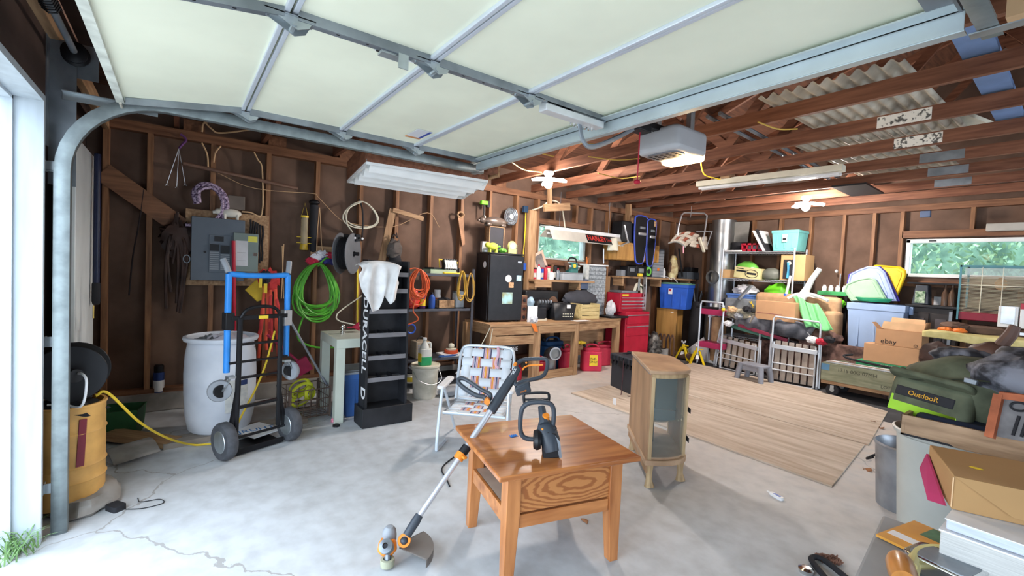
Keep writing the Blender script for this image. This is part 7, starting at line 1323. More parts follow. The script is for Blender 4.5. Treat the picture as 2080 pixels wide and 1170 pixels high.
part('rope_cord', B(O).tube(bez([(xb-.55, 6.69, zt+.02), (xb-.56, 6.68, zt-.1), (xb-.54, 6.68, zb), (xb-.57, 6.67, zb-.06)], 20), .010, 6), M_tan, t)
for k, (w, m, d, lab) in enumerate(((.03, 'M_alu', 0, 'silver trim strip'), (.03, 'M_fir', .05, 'brown wooden strip'), (.05, 'M_whitep', .10, 'white flat board'))):
    solo('long_strip', lab+' lying lengthwise across the olive crate', 'strip', B().bx(-.58, .60, 0, w, 0, .018), globals()[m], loc=((xa+xb)/2-.04, 6.74+d, zt+.002), bev=.002)
o = Vector((-1.78, 6.92, zt+.005)); t = thing('green_game_box', 'long flat green box with pale lettering on the olive crate', 'box', o, -.02); part('box', B().bx(-.22, .45, 0, .20, 0, .07), col('game_green', '3f9a68', .6), t, bev=.003); text('CHRISTMAS', .05, M_cream, t, (.15, -.001, .035), (PI/2, 0, 0), name='box_lettering')
zc = zt+.078; x0, x1, z0, z1 = RY(1752, 703, 1866, 733, 6.9); o = Vector(((x0+x1)/2, 6.92, zc)); t = thing('flat_carton', 'flat brown carton under the open shipping box', 'carton', o, -.03); part('carton', B().bx(-(x1-x0)/2, (x1-x0)/2, 0, .22, 0, max(.08, z1-zc)), MATS['fresh_cardboard'], t, bev=.003); hc = zc+max(.08, z1-zc)+.002
x0, x1, z0, z1 = RY(1775, 672, 1872, 716, 6.9); hh = z1-hc; o = Vector(((x0+x1)/2, 6.93, hc)); t = thing('shipping_box', 'open cardboard shipping box with dark lettering on the flat carton', 'box', o, -.05); w = x1-x0; M_fc = MATS['fresh_cardboard']
part('carton', B().bx(-w/2, w/2, 0, .004, 0, hh).bx(-w/2, w/2, .236, .24, 0, hh).bx(-w/2, -w/2+.004, 0, .24, 0, hh).bx(w/2-.004, w/2, 0, .24, 0, hh).bx(-w/2, w/2, 0, .24, 0, .004), M_fc, t)
text('ebay', .085, M_dark, t, (-w*.20, -.001, .045), (PI/2, 0, 0), name='brand_lettering'); part('recycle_mark', B().tube([(w*.38+.016*math.cos(q*PI/6), -.002, .03+.016*math.sin(q*PI/6)) for q in range(12)], .002, 4, closed=True), M_dark, t)
part('flap', B().prism([(-w*.38, .24, hh), (w*.42, .24, hh), (w*.38, .27, hh+.14), (-w*.34, .27, hh+.14)], (0, .004, 0)), M_tan, t); part('flap', B().prism([(-w/2+.02, .10, hh), (w/2-.02, .10, hh), (w*.45, .12, hh+.09), (-w*.42, .12, hh+.09)], (0, .004, 0)), M_tan, t); part('flap', B().prism([(w/2, 0, hh), (w/2, .24, hh), (w/2+.01, .2, hh+.12), (w/2+.01, .05, hh+.12)], (.004, 0, 0)), M_fc, t); part('flap', B().prism([(-w/2, .04, hh), (-w/2, .2, hh), (-w/2-.06, .18, hh+.07), (-w/2-.06, .06, hh+.07)], (-.004, 0, 0)), M_fc, t)
solo('black_hose', 'black curved hose lying around the flat carton', 'hose', B().tube(bez([(-2.05, 6.98, zt+.12), (-2.12, 6.9, zt+.10), (-2.0, 6.84, zt+.075), (-1.6, 6.82, zt+.05), (-1.25, 6.84, zt+.05)], 40), .014, 8), M_dark); solo('rag_ball', 'white rag hanging over the olive crate', 'rag', lump(B(), (0, 0, 0), (.06, .04, .04), 3, .4), M_paper, loc=(-1.42, 6.72, zt+.06))
# big pale blue tub with leaning lids
x0, x1, z0, z1 = RY(1716, 612, 1836, 705, 7.27); o = Vector(((x0+x1)/2, 7.50, .56)); w = (x1-x0)*1.0; M_tb = col('tub_periwinkle', '9fb8dc', .45, var=.04); t = tote('large_tub', 'large pale blue tub holding a fan of storage lids', o, w, .42, z1-.56, M_tb, None, tap=.88, open_=True)
for s in (-1, 1): part('handle_lug', B().bx(s*w/2-.0, s*w/2+s*.04, -.06, .06, (z1-.56)*.78, (z1-.56)*.93), M_tb, t, bev=.006)
zt2 = z1
def lid(label, corners, y, m, inner=.10, dy=.06, d=.03):
    """leaning rounded lid drawn by photo corners on the upright plane at y, leaning back by dy"""
    P = [at(px, py, 1, y) for px, py in corners]; zmin = min(p.z for p in P); zmax = max(p.z for p in P)
    for p in P: p.y += dy*(p.z-zmin)/(zmax-zmin)
    c = sum(P, Vector())/len(P); o = Vector(c); t = thing('tote_cover', label, 'lid', o); part('lid_plate', B(o).prism(P, (0, d, 0)), m, t, bev=.012, seg=3)
    Q = [c+(p-c)*(1-inner) for p in P]; part('raised_rim', B(o).tube([p+Vector((0, -.004, 0)) for p in Q], .008, 6, closed=True), m, t); part('raised_center', B(o).prism([c+(p-c)*.72 for p in P], (0, -.008, 0)), m, t, bev=.004)
    return t
lid('yellow lid rising behind the other lids in the tub', [(1768, 541), (1775, 537), (1826, 541), (1838, 549), (1839, 558), (1828, 590), (1820, 606), (1790, 606), (1770, 560)], 7.66, col('lid_yellow', 'e8c020', .45))
lid('pale blue lid second from the front in the tub', [(1720, 572), (1724, 556), (1741, 547), (1760, 540), (1782, 541), (1795, 552), (1822, 612), (1760, 612), (1724, 600)], 7.56, col('lid_periwinkle', 'a4b4e4', .45))
lid('deep violet lid edge behind the pale blue lid', [(1718, 575), (1721, 556), (1745, 545), (1784, 540), (1798, 552), (1828, 612), (1815, 612), (1730, 600)], 7.61, col('lid_violet', '4a3ea8', .45))
lid('sage green lid foremost in the tub', [(1712, 590), (1716, 577), (1742, 566), (1764, 563), (1776, 567), (1800, 606), (1806, 612), (1728, 612)], 7.49, col('lid_sage', '9cc0a0', .45))
c = at(1776, 604, 1, 7.46); t = thing('green_tray', 'bright green oval tray lying on top in the tub', 'tray', (c.x, 7.44, zt2-.01)); part('tray', B().lathe([(0, 0), (.16, 0), (.19, .03), (.2, .05), (.18, .05), (.15, .012), (0, .012)], n=30, sy=.65), col('tray_green', '3fb480', .45), t); part('inner_ring', B().tube([(.11*math.cos(q*PI/12), .06*math.sin(q*PI/12), .03) for q in range(24)], .008, 6, closed=True), MATS['tray_green'], t)
# ================================================================ right of the tub: shelf, cabinets, cage
x0, x1, z0, z1 = RY(1848, 577, 2160, 582, 7.75); solo('plank_shelf', 'dark thin shelf under the back window', 'shelf', B((x0, 7.75, z0)).bx(x0, x1, 7.62, 7.90, z0, z0+.02), M_blackm, loc=(x0, 7.75, z0)) 
xs0, xs1, zs0, zs1 = RY(1845, 617, 2000, 622, 7.6); xs1 = .2
solo('black_worktop', 'long black worktop along the back wall under the window', 'worktop', B((xs0, 7.4, zs0)).bx(xs0, xs1, 7.45, 7.90, zs0-.03, zs0), M_black, loc=(xs0, 7.4, zs0), bev=.004)
t = thing('dark_cabinet', 'dark brown panelled cabinet under the black worktop', 'cabinet', (xs0+.3, 7.6, 0)); O = t.location.copy(); xc0, xc1 = RY(1845, 650, 1934, 650, 7.48)[:2]; M_dk = col('espresso_wood', '2e2826', .4, var=.2)
part('carcass', B(O).bx(xc0, xc1, 7.50, 7.88, 0, zs0-.032), M_dk, t, bev=.004)
for a, c in ((0, .5), (.5, 1)): d = part('door', B(O).bx(xc0+(xc1-xc0)*a+.01, xc0+(xc1-xc0)*c-.01, 7.485, 7.50, .1, zs0-.1), M_dk, t, bev=.005); part('inset_panel', B(O).bx(xc0+(xc1-xc0)*a+.05, xc0+(xc1-xc0)*c-.05, 7.478, 7.485, .16, zs0-.16), col('grey_inset', '4a4446', .35, var=.3), d, bev=.004)
part('grey_frame', B(O).bx(xc1-.03, xc1, 7.47, 7.5, .1, zs0-.06), M_galvd, t)
x0, x1, z0, z1 = RY(1856, 579, 1885, 617, 7.6); t = thing('tapered_planter', 'dark tapered bin with a green wreath sticker on the worktop', 'bin', ((x0+x1)/2, 7.68, zs0+.001)); w = x1-x0; hh = z1-zs0; part('bin_body', B().prism([(-w*.62, -.09, 0), (w*.62, -.09, 0), (w*.45, -.07, hh), (-w*.42, -.07, hh)], (0, .16, 0)), M_wg, t, bev=.01); part('sticker', B().bx(-w*.38, w*.32, -.094, -.0915, .02, .17), mat('wreath_print', hx('58905a'), .6, var=.5, scale=22, col2=hx('c8d8c0')), t)
x0, x1, z0, z1 = RY(1899, 605, 1911, 618, YB-.02); solo('power_outlet', 'white electrical outlet on the back wall below the window', 'outlet', B().bx(-.04, .04, -.02, .0, -.055, .055).bx(-.02, .02, -.024, -.02, -.035, -.01).bx(-.02, .02, -.024, -.02, .01, .035), M_whitep, loc=((x0+x1)/2, YB, (z0+z1)/2+.0))
for k, px in enumerate((1920, 1934)): solo('empty_bottle', 'empty brown-tinted bottle %s on the worktop under the window' % ('nearer the outlet' if k == 0 else 'nearer the cage'), 'bottle', B().lathe([(0, 0), (.035, 0), (.035, .14), (.014, .20), (.014, .26), (0, .26)], n=14), mat('amber_dark', hx('5a4638'), .2), loc=(at(px, 600, 1, 7.7).x, 7.7, zs0+.001))
# bird cage
x0, x1, z0, z1 = RY(1949, 543, 2100, 655, 7.2); zc_ = z0; t = thing('bird_cage', 'large wire bird cage with red base below the back window', 'bird cage', ((x0+x1)/2, 7.4, zc_)); O = t.location.copy(); x1 = x0+.75; y0, y1 = 7.2, 7.6; zr = RY(1949, 543, 2000, 634, 7.2)[2]
part('red_base', B(O).bx(x0, x1, y0, y1, zc_, zr), col('cage_red', '8c2438', .45), t, bev=.01)
b = B(O); n = 28
for i in range(n):
    z = zr+(z1-.10-zr)*i/(n-1)
    for y in (y0, y1): b.cyl((x0, y, z), (x1, y, z), .0032, n=4)
    b.cyl((x0, y0, z), (x0, y1, z), .002, n=4)
M_wire = col('cage_wire', 'b8b09c', .4, metal=.3); part('wire_bars', b, M_wire, t, smooth=0)
b = B(O)
for x in (x0+.17, x0+.33, x0+.52, x0+.70): b.cyl((x, y0-.003, zr), (x, y0-.003, z1), .004, n=6)
b.cyl((x0, y0-.004, (zr+z1)/2+.05), (x1, y0-.004, (zr+z1)/2+.05), .005, n=6); part('upright_wires', b, M_cream, t)
part('frame', B(O).bx(x0-.012, x0+.005, y0-.01, y0+.01, zc_, z1+.02).bx(x0-.01, x1, y0-.01, y0+.01, z1, z1+.02).bx(x1-.01, x1+.01, y0-.01, y0+.01, zc_, z1+.02).bx(x0-.01, x0+.01, y1-.01, y1+.01, zc_, z1+.02).bx(x0-.01, x1, y1-.01, y1+.01, z1, z1+.02), col('frame_teal', '4f8490', .4), t); part('top_panel', B(O).bx(x0+.03, x1, y0-.006, y0-.003, z1-.09, z1-.01), mat('clear_panel', hx('b8c4c4'), .15, alpha=.35), t)
part('perch_toy', B(O).ball(((x0+.30), 7.35, z1-.18), (.05, .04, .07)), M_tan, t)
# red case support, suitcase and yellow blanket table
zb_ = at(1950, 672, 1, 6.9).z
t = thing('trestle_table', 'brown folding table with drooping yellow blanket at the right', 'table', (-1.0, 6.9, 0)); O = t.location.copy(); xt0, xt1 = at(1878, 672, 1, 6.75).x, .35; TZ = at(1878, 672, 1, 6.75).z-.01
part('tabletop', B(O).bx(xt0+.05, xt1, 6.70, 7.62, TZ-.03, TZ), M_brown, t, bev=.004)
for x in (xt0+.12, xt1-.1):
    for y in (6.78, 7.5): part('leg', B(O).bx(x-.02, x+.02, y-.02, y+.02, 0, TZ-.03), M_dk, t)
part('under_rail', B(O).bx(xt0+.2, xt1, 6.72, 6.76, TZ-.15, TZ-.12), M_fir, t)
o = Vector((xt0+.4, 6.72, TZ)); solo('yellow_blanket', 'pale yellow blanket with orange trim spread on the trestle table', 'blanket', B(o).grid(lambda u, v: Vector((xt0+(xt1-xt0)*u, 7.06-.40*min(1, v*1.6), TZ+.012+.008*math.sin(u*20) if v < .62 else TZ+.01-(v-.62)*.38*(.4+.6*u)+.008*math.sin(u*14))), 40, 16), mat('yellow_fleece', hx('c4b878'), .95, var=.1, scale=8, col2=hx('d8cc90')), loc=o, thick=.01, smooth=80)
for k, px in enumerate((1921, 1950)): solo('orange_rag', ['orange knot of cloth on the yellow blanket near the shipping box', 'orange cloth edge on the yellow blanket near the cage'][k], 'cloth', lump(B(), (0, 0, .02), (.06, .04, .03), k+1, .3), M_orange, loc=(at(px, 662, 1, 6.95).x, 6.95, TZ+.015))
t = thing('suitcase', 'worn brown suitcase lying behind the yellow blanket', 'suitcase', (-.65, 7.1, TZ+.001)); part('shell', B().bx(-.62+.1, .75, -.02, .30, 0, .10), mat('worn_leather', hx('5f4a3e'), .7, var=.3, scale=5), t, bev=.02); part('flap', lump(B(), (-.50, -.01, .08), (.12, .12, .04), 3, .3), MATS['worn_leather'], t); part('buckle', B().bx(.0, .03, -.03, -.02, .04, .07), M_alu, t)
t = thing('leather_bag', 'dark brown leather bag hanging off the table end', 'bag', (xt0+.14, 6.66, TZ-.2)); part('bag_body', lump(B(), (0, 0, -.05), (.16, .05, .16), 5, .25), MATS['dark_leather'], t); part('pale_card', B().bx(.02, .10, -.062, -.058, -.06, -.02), col('pale_blue_card', 'bcd4dc'), t)
# silver panel boxes at far right
x0, x1, z0, z1 = RY(2026, 622, 2068, 662, 7.05); zz_ = TZ+.12
for k, (a, c) in enumerate(((2027, 2068), (2072, 2110))):
    xa_, xb_ = at(a, 640, 1, 7.02).x, at(c, 640, 1, 7.02).x; o = Vector((xa_, 7.02, TZ+.115)); t = thing('white_carton', ['white box with clear moulded front standing on the suitcase', 'white and red box at the very right on the suitcase'][k], 'box', o); part('carton', B().bx(0, xb_-xa_, 0, .12, 0, at(2045, 622, 1, 7.02).z-o.z), M_whitep, t, bev=.004)
    part('moulded_window', B().bx(.02, xb_-xa_-.02, -.004, 0, .035, .22), mat('silver_film', hx('b4b8bc'), .25, .4, var=.3, scale=5), t, bev=.01) if k == 0 else part('red_corner', B().bx(.0, .08, -.004, 0, .2, .26), M_redp, t)
x0, x1, z0, z1 = RY(2003, 452, 2120, 468, 7.86); solo('light_fixture', 'pale fluorescent fixture on the back wall above the window', 'light fixture', B((x0, 7.9, z0)).bx(x0, x1+.4, 7.84, 7.91, z0, z1), col('aged_white', 'a8a49c', .6), loc=(x0, 7.9, z0), bev=.01)
# ================================================================ overhead things
t = thing('garage_opener', 'grey garage door opener with lit lens hanging from the trusses', 'door opener', (-1.76, 2.5, 2.24)); O = t.location.copy()
M_op = col('opener_grey', 'b4b5b8', .4, var=.05)
part('housing', B().rbox((0, 0, .0), (.30, .34, .15), .05, 5), M_op, t, bev=.03, seg=4)
part('lamp_lens', B().rbox((.0, .12, -.07), (.26, .12, .05), .03, 4), M_bulb2, t, bev=.015)
part('vent_panel', B().rbox((-.0, -.06, -.078), (.22, .14, .008), .05, 5), col('vent_grey', '6c6d72', .5), t)
hb = B()
for i in range(5):
    for j in range(3): hb.cyl((-.08+.04*i, -.10+.035*j, -.085), (-.08+.04*i, -.10+.035*j, -.083), .010, n=8)
part('vent_hole', hb, M_black, t); 
for x in (-.12, .12): part('hanger_strap', B().bx(x-.015, x+.015, -.02, .02, .07, ZC-2.24+.05), M_galv, t)
point('opener_lamp', Vector((-1.76, 2.66, 2.12)), 4, (1, .6, .25), .05)
t2 = thing('opener_rail', 'black opener rail with curved arm reaching to the door bracket', 'opener rail', (-1.76, 2.1, 2.30)); O = t2.location.copy(); part('rail', B(O).bx(-1.785, -1.735, 1.86, 2.38, 2.29, 2.325), M_blackm, t2, bev=.003); part('trolley', B(O).bx(-1.80, -1.72, 2.12, 2.24, 2.25, 2.29), M_black, t2, bev=.006)
part('curved_arm', B(O).tube(bez([(-1.74, 1.66, 2.20), (-1.74, 1.70, 2.10), (-1.75, 1.78, 2.085), (-1.76, 1.95, 2.16), (-1.76, 2.14, 2.27)], 30), .014, 8, flat=.5), M_galvd, t2)
solo('release_rope', 'red emergency release cord hanging from the opener trolley', 'cord', B().cyl((0, 0, 0), (0, 0, -.30), .004, n=6).ball((0, 0, -.29), (.022, .022, .014), 10, 6), M_redp, loc=(-1.76, 2.18, 2.25))
solo('yellow_wire', 'thin yellow wire dangling under the opener', 'wire', B().tube(bez([(0, 0, 0), (.02, .02, -.09), (.08, .05, -.12), (.11, .06, -.13)], 16), .004, 5), M_yel, loc=(-1.66, 2.66, 2.16))
# corrugated sheets stored on the joists
M_cor = mat('corrugated_fibreglass', hx('a49c8e'), .35, var=.15, scale=4, col2=hx('c8c0b0'))
def corr(label, xa, xb, ya, yb, z0, z1, zb, rz=0):
    n = 120; o = Vector((xa, ya, z0)); return solo('corrugated_sheet', label, 'corrugated sheet', B().grid(lambda u, v: Vector((u*(xb-xa), v*(yb-ya), (z1-z0)*u+(zb-z0)*v+.016*math.sin(u*2*PI*10))), n, 2), M_cor, loc=o, rz=rz, thick=.003, smooth=80)
corr('wavy corrugated panel lying across the joists near the opener', -1.62, -.82, 3.26, 5.2, 2.685, 2.69, 2.685)
corr('wavy corrugated panel lying farther back on the joists', -1.95, -1.1, 4.6, 6.9, 2.70, 2.70, 2.70)
solo('framed_sheet', 'white framed panel lying on the joists behind the wavy panels', 'panel', B().bx(-.16, .16, -.5, .5, 0, .03), M_cream, loc=(-.93, 5.0, 2.74), rz=-.2)
for k, x in enumerate((-2.12, -2.02)): solo('conduit', 'grey conduit %s lying across the joists' % ('farther' if k else 'nearer the opener'), 'conduit', B().cyl((x+.1, 3.3, 2.67), (x-.1, 6.6, 2.67), .016, n=8), M_galvd)
solo('blue_plank', 'light blue plank stored across the joists at the right', 'plank', B().bx(-.07, .07, 0, 2.2, 0, .03), col('plank_blue', '6f8ab4', .6), loc=(-.52, 2.75, 2.66), rz=.03)  # plank in one even light blue
solo('black_sheet', 'black panel wedged under the joists near the far bulb', 'panel', B().bx(-.16, .16, 0, .75, 0, .02), M_black, loc=(-1.92, 6.0, 2.52), rz=.05)
# long fluorescent strip
a, c = AZ(1418, 384, 2.46), AZ(1714, 352, 2.46); o = Vector((a.x, a.y, 2.46)); t = thing('strip_light', 'long unlit white strip light fixed under the joists', 'strip light', o); part('channel', B(o).bar(a+Vector((0, 0, .05)), c+Vector((0, 0, .05)), .12, .06), M_cream, t, bev=.004); part('tube', B(o).cyl(a+Vector((.03, -.03, 0)), c+Vector((-.03, -.03, 0)), .016).cyl(a+Vector((.03, .03, 0)), c+Vector((-.03, .03, 0)), .016), MATS['unlit_tube'], t); part('mount_block', B(o).bar(a+Vector((.3, 0, .095)), a+Vector((.4, 0, .095)), .12, .05), M_fir, t)
solo('blue_tag', 'small blue junction box on a joist near the back wall', 'junction box', B().box((0, 0, 0), (.10, .05, .08)), col('slate_blue', '4c5a74', .6), loc=at(1880, 435, 1, 7.47), bev=.006)
# yellow wiring stapled on the joists
M_nm = col('yellow_cable', 'c8a850', .5)
for k, pts in enumerate((((1050, 305), (1090, 310), (1125, 318)), ((1090, 292), (1160, 290), (1230, 295)), ((1195, 318), (1250, 325), (1300, 322)), ((1040, 330), (1065, 345), (1100, 350)), ((1215, 352), (1260, 362), (1300, 358)), ((1425, 218), (1450, 208), (1470, 190)), ((1540, 248), (1580, 262), (1620, 262)))):
    P = [AZ(px, py, 2.535) for px, py in pts]; o = P[0].copy(); solo('joist_cable', ['yellow cable run nearest the raised door end', 'yellow cable looping beside the opener rail', 'yellow cable under the opener on the joists', 'yellow cable curling left of the glowing bulb', 'yellow cable sagging right of the glowing bulb', 'yellow cable end poking out above the opener', 'yellow cable near the wavy panels'][k], 'cable', B(o).tube(bez(P, 14), .006, 5), M_nm, loc=o)
for k, pts in enumerate((((405, 235), (430, 262), (450, 270), (520, 262)), ((410, 268), (418, 248), (470, 245), (515, 262)))):
    P = [at(px, py, 0, SX-.02) for px, py in pts]; o = P[0].copy(); solo('plate_cable', ['cream cable crossing above the top plate', 'cream cable arching over the top plate'][k], 'cable', B(o).tube(bez(P, 20), .008, 6), M_tan, loc=o)
for k, pts in enumerate((((410, 290), (421, 315), (423, 345)), ((449, 296), (438, 310), (434, 330)), ((516, 309), (524, 325), (532, 340), (534, 400), (533, 425), (528, 440), (510, 432), (492, 430)))):
    P = [at(px, py, 0, SX+.012) for px, py in pts]; o = P[0].copy(); solo('stapled_cable', ['cream cable running down the stud left above the panel', 'short grey cable above the purple rope', 'pale cable dropping down the wall to the pig figurine'][k], 'cable', B(o).tube(bez(P, 30), .007, 6), M_tan, loc=o)
t = thing('truss_hanger', 'timber post and cardboard patch hanging near the right door track', 'post', (-.18, 2.05, 2.2)); part('post', B().bx(-.09, .0, 0, .09, .10, .9), M_truss, t); part('pale_patch', B().bx(-.095, .005, -.005, .095, .05, .2), M_tan, t)
solo('timber_block', 'short timber post holding the far left door corner', 'post', B().bx(-.05, .05, -.05, .05, 0, .40), M_truss, loc=(-3.12, 2.02, 2.18))
solo('corner_gusset', 'square plywood gusset beside the far left door corner', 'gusset', B().bx(-.12, .12, -.01, .01, 0, .22), M_fir, loc=(-3.22, 2.1, 2.16))
# ================================================================ right foreground: cans, tray, boxes
M_can = col('can_grey', 'b4b6b0', .45, var=.05)
t = thing('trash_can', 'tall pale grey trash can under the wood grain drawer', 'trash can', (-.56, 3.50, 0)); part('can_body', B().lathe([(0, 0), (.15, 0), (.17, .02), (.205, .63), (.22, .64), (.225, .66), (.215, .665), (.20, .64), (.16, .03), (0, .03)], n=40), M_can, t); 
t = thing('steel_can', 'dented galvanised ash can behind the grey trash can', 'trash can', (-.76, 3.78, 0)); part('can_body', B().lathe([(0, 0), (.16, 0), (.185, .38), (.195, .40), (.185, .41), (.17, .38), (.15, .02), (0, .02)], n=32), mat('dented_steel', hx('9a9fa6'), .4, .6, var=.2, scale=7), t); part('side_handle', B().tube(bez([(-.18, -.06, .28), (-.22, -.03, .25), (-.22, .03, .25), (-.18, .06, .28)], 12), .008, 6), M_blackm, t)
# drawer resting on the can
TZ0, TZ1 = .585, .695; tx0, tx1, ty0, ty1 = -.735, -.05, 3.30, 3.85; TZ0 += .085; TZ1 += .085
k_ = (1.4-.67)/(1.4-.585)
P = [at(1832, 841, 1, 3.3), at(1826, 881, 1, 3.3)]
ty0 = 3.02; a_, c_ = at(1832, 841, 1, ty0), at(1826, 881, 1, ty0); TZ1, TZ0 = a_.z, c_.z; tx0 = a_.x
M_wgr = mat('wood_grain_laminate', hx('8f7052'), .5, st=(1, 8, 8), scale=3, var=.18, col2=hx('b09070'), detail=6)
t = thing('wooden_tray', 'wood grain drawer full of coats resting on the grey trash can', 'drawer', (tx0, ty0, TZ0)); O = t.location.copy(); ty1 = 3.58
b = B(O); b.bx(tx0, tx1, ty0, ty0+.016, TZ0, TZ1).bx(tx0, tx1, ty1-.016, ty1, TZ0, TZ1).bx(tx0, tx0+.016, ty0, ty1, TZ0, TZ1).bx(tx1-.016, tx1, ty0, ty1, TZ0, TZ1); part('drawer_sides', b, M_wgr, t, bev=.002); part('drawer_bottom', B(O).bx(tx0, tx1, ty0, ty1, TZ0, TZ0+.01), M_dark, t)
t_can = [o for o in COL.objects if o.name == 'trash_can'][0]; t_can.scale = (1, 1, (TZ0-.004)/.665); t_can.location.x = tx0+.13; t_can.location.y = 3.30
# backpack and coats
M_olv = mat('olive_canvas', hx('4c5140'), .85, var=.15, scale=9, col2=hx('5f6450')); M_cam = mat('grey_camo', hx('3a3c44'), .7, scale=9, var=.5, col2=hx('7c7e88'), detail=5, ramp=(.45, .6))
o = Vector((-.42, 3.34, TZ1-.03)); t = thing('backpack', 'olive green backpack with lime band lying on the wood grain drawer', 'backpack', o, -.30)
def bkp(c, r, sd, amp, fr=1.5): return lump(B(), c, r, sd, amp, fr, 30, 20)
part('main_pack', bkp((0, .02, .15), (.36, .21, .19), 3, .10), M_olv, t, smooth=80)
part('front_pocket', B().rbox((-.12, -.17, .10), (.36, .10, .17), .04, 4, rot=(-.25, .06, 0)), M_olv, t, bev=.03, seg=4); part('pocket_flap', B().rbox((-.12, -.19, .20), (.37, .10, .03), .04, 4, rot=(-.6, .06, 0)), M_olv, t, bev=.01)
part('lime_band', B().rbox((-.13, -.228, .045), (.30, .014, .085), .004, 2, rot=(-.25, .06, 0)), col('lime_band', '9ad23a', .5), t, bev=.004)
bnd = part('logo_strip', B().rbox((-.13, -.217, .115), (.26, .012, .05), .004, 2, rot=(-.25, .06, 0)), M_dark, t, bev=.003); text('OutdooR', .035, col('logo_amber', 'd8a02a'), bnd, (-.13, -.2245, .115), (PI/2-.25, .06, 0), name='logo_lettering')
part('compression_strap', B().tube(bez([(-.33, -.05, .22), (-.2, -.19, .19), (.02, -.2, .24), (.25, -.1, .26)], 24), .012, 6, flat=.4), col('strap_olive', '3c4032', .8), t); part('buckle', B().box((.05, -.205, .24), (.05, .02, .025), (0, .1, 0)), M_galvd, t, bev=.004)
t = solo('camo_coat', 'black and grey mottled coat heaped beside the olive backpack', 'coat', bkp((.02, .0, .10), (.33, .22, .17), 5, .30, 1.6), M_cam, loc=(-.13, 3.26, TZ1+.14), smooth=80)
solo('navy_jeans', 'dark navy cloth filling the drawer under the backpack', 'cloth', B().rbox((0, 0, 0), (.54, .46, .10), .08, 5), col('navy_cloth', '1c2438', .9, var=.3), loc=(-.36, 3.30, TZ0+.062), bev=.03, seg=3)
t = thing('leather_hat', 'brown leather cap with raised peak on top of the coats', 'cap', (-.44, 3.52, TZ1+.33)); part('crown', bkp((.03, 0, -.01), (.10, .08, .06), 2, .12), mat('cap_leather', hx('5c4238'), .55, var=.2), t, smooth=80); part('peak', B().tube([(.05, 0, .03), (.085, -.01, .10), (.10, -.01, .15)], [.03, .028, .022], 10), MATS['cap_leather'], t); part('mesh_lining', bkp((-.06, -.05, -.04), (.16, .08, .05), 4, .15), M_cam, t, smooth=80); part('badge', B().box((-.02, -.13, -.06), (.14, .01, .05), (.5, .25, 0)), col('badge_navy', '1c2338', .3), t, bev=.004)
solo('orange_strap', 'orange strap hanging over the coats at the right edge', 'strap', B().box((0, 0, 0), (.05, .012, .11), (.2, .1, 0)), M_orange, loc=(-.10, 3.30, TZ1+.37), bev=.003)
# rusty stove front
c0, c1, c2, c3 = at(2012, 884, 1, 2.95), at(2078, 897, 1, 2.9), at(2090, 800, 1, 2.95), at(2030, 803, 1, 3.0)
o = Vector(c0); t = thing('stove_door_casting', 'rusty framed cast iron stove door standing in the drawer', 'stove door', o); ex = (at(2120, 905, 1, 2.95)-c0); ez_ = c3-c0; PP = lambda u, v, d=0: ex*u+ez_*v+Vector((0, d, 0))
part('iron_plate', B().prism([PP(.08, 0), PP(1, 0), PP(1, 1), PP(.08, 1)], (0, .02, 0)), mat('cast_iron', hx('6e6a6a'), .6, .4, var=.3, scale=9), t)
part('rust_frame', B().bar(PP(0, -.05, -.01), PP(0, 1.02, -.01), .03, .03).bar(PP(0, 1.02, -.01), PP(1.1, 1.04, -.01), .03, .03), mat('rust_frame', hx('a05a3c'), .8, var=.25, scale=12), t)
part('round_boss', B().tube([PP(.42+.16*math.cos(q*PI/12), .80+.10*math.sin(q*PI/12), -.006) for q in range(24)], .005, 6, closed=True), M_dark, t)
for k in range(3): part('slot', B().bar(PP(.42+.16*k, .10, -.003), PP(.46+.16*k, .58, -.003), .010, .006), M_dark, t)
# low grey bench with boxes
SZ3 = .36; p_ = AZ(1793, 1045, SZ3)
t = thing('plastic_bench', 'low grey plastic bench top at the right edge', 'bench', (p_.x, p_.y-.9, 0)); O = t.location.copy(); q1 = AZ(1735, 1170, SZ3); dq = (q1-p_); q2 = p_+dq*2.2
part('bench_top', B(O).prism([p_-Vector((0, 0, .03)), q2-Vector((0, 0, .03)), q2+Vector((.9, .0, -.03)), p_+Vector((.9, .0, -.03))], (0, 0, .03)), col('bench_grey', '8e9092', .6, var=.08), t, bev=.01)
for s, v in ((p_, 0), (q2, 1)):
    for x in (.05, .82): part('leg', B(O).bx(s.x+x, s.x+x+.04, s.y-.08 if not v else s.y+.04, s.y-.04 if not v else s.y+.08, 0, SZ3-.03), M_grey, t)
def onb3(px, py, z=SZ3): return AZ(px, py, z)
# shopping/cardboard stack on bench: books, red box, carton
o = onb3(1908, 1125, SZ3); 
BY = 2.30; bk0 = at(1905, 1100, 1, BY)
zk1 = at(1912, 1052, 1, BY).z; zk0 = at(1908, 1098, 1, BY).z
t = thing('lower_book', 'thick grey white catalogue at the bottom of the stack', 'book', (bk0.x, BY, SZ3)); hb_ = (zk0+zk1)/2-SZ3
part('page_block', B().bx(.004, .55, .004, .40, .004, hb_-.006), col('page_grey', 'c4c4c0', .8, st=(1, 1, 40), scale=6), t, bev=.004); part('cover', B().bx(0, .555, 0, .41, hb_-.006, hb_).bx(0, .555, 0, .41, 0, .004), M_paper, t)
t = thing('upper_book', 'thick pale blue white catalogue on top of the lower one', 'book', (bk0.x+.012, BY+.01, SZ3+hb_+.001)); h2 = (zk1-zk0)/2
part('page_block', B().bx(.004, .55, .004, .38, .003, h2-.004), col('page_blue', 'c4ccdc', .8, st=(1, 1, 40), scale=6), t, bev=.003); part('cover', B().bx(0, .552, 0, .384, h2-.004, h2), M_paper, t)
CZ = SZ3+hb_+h2+.003
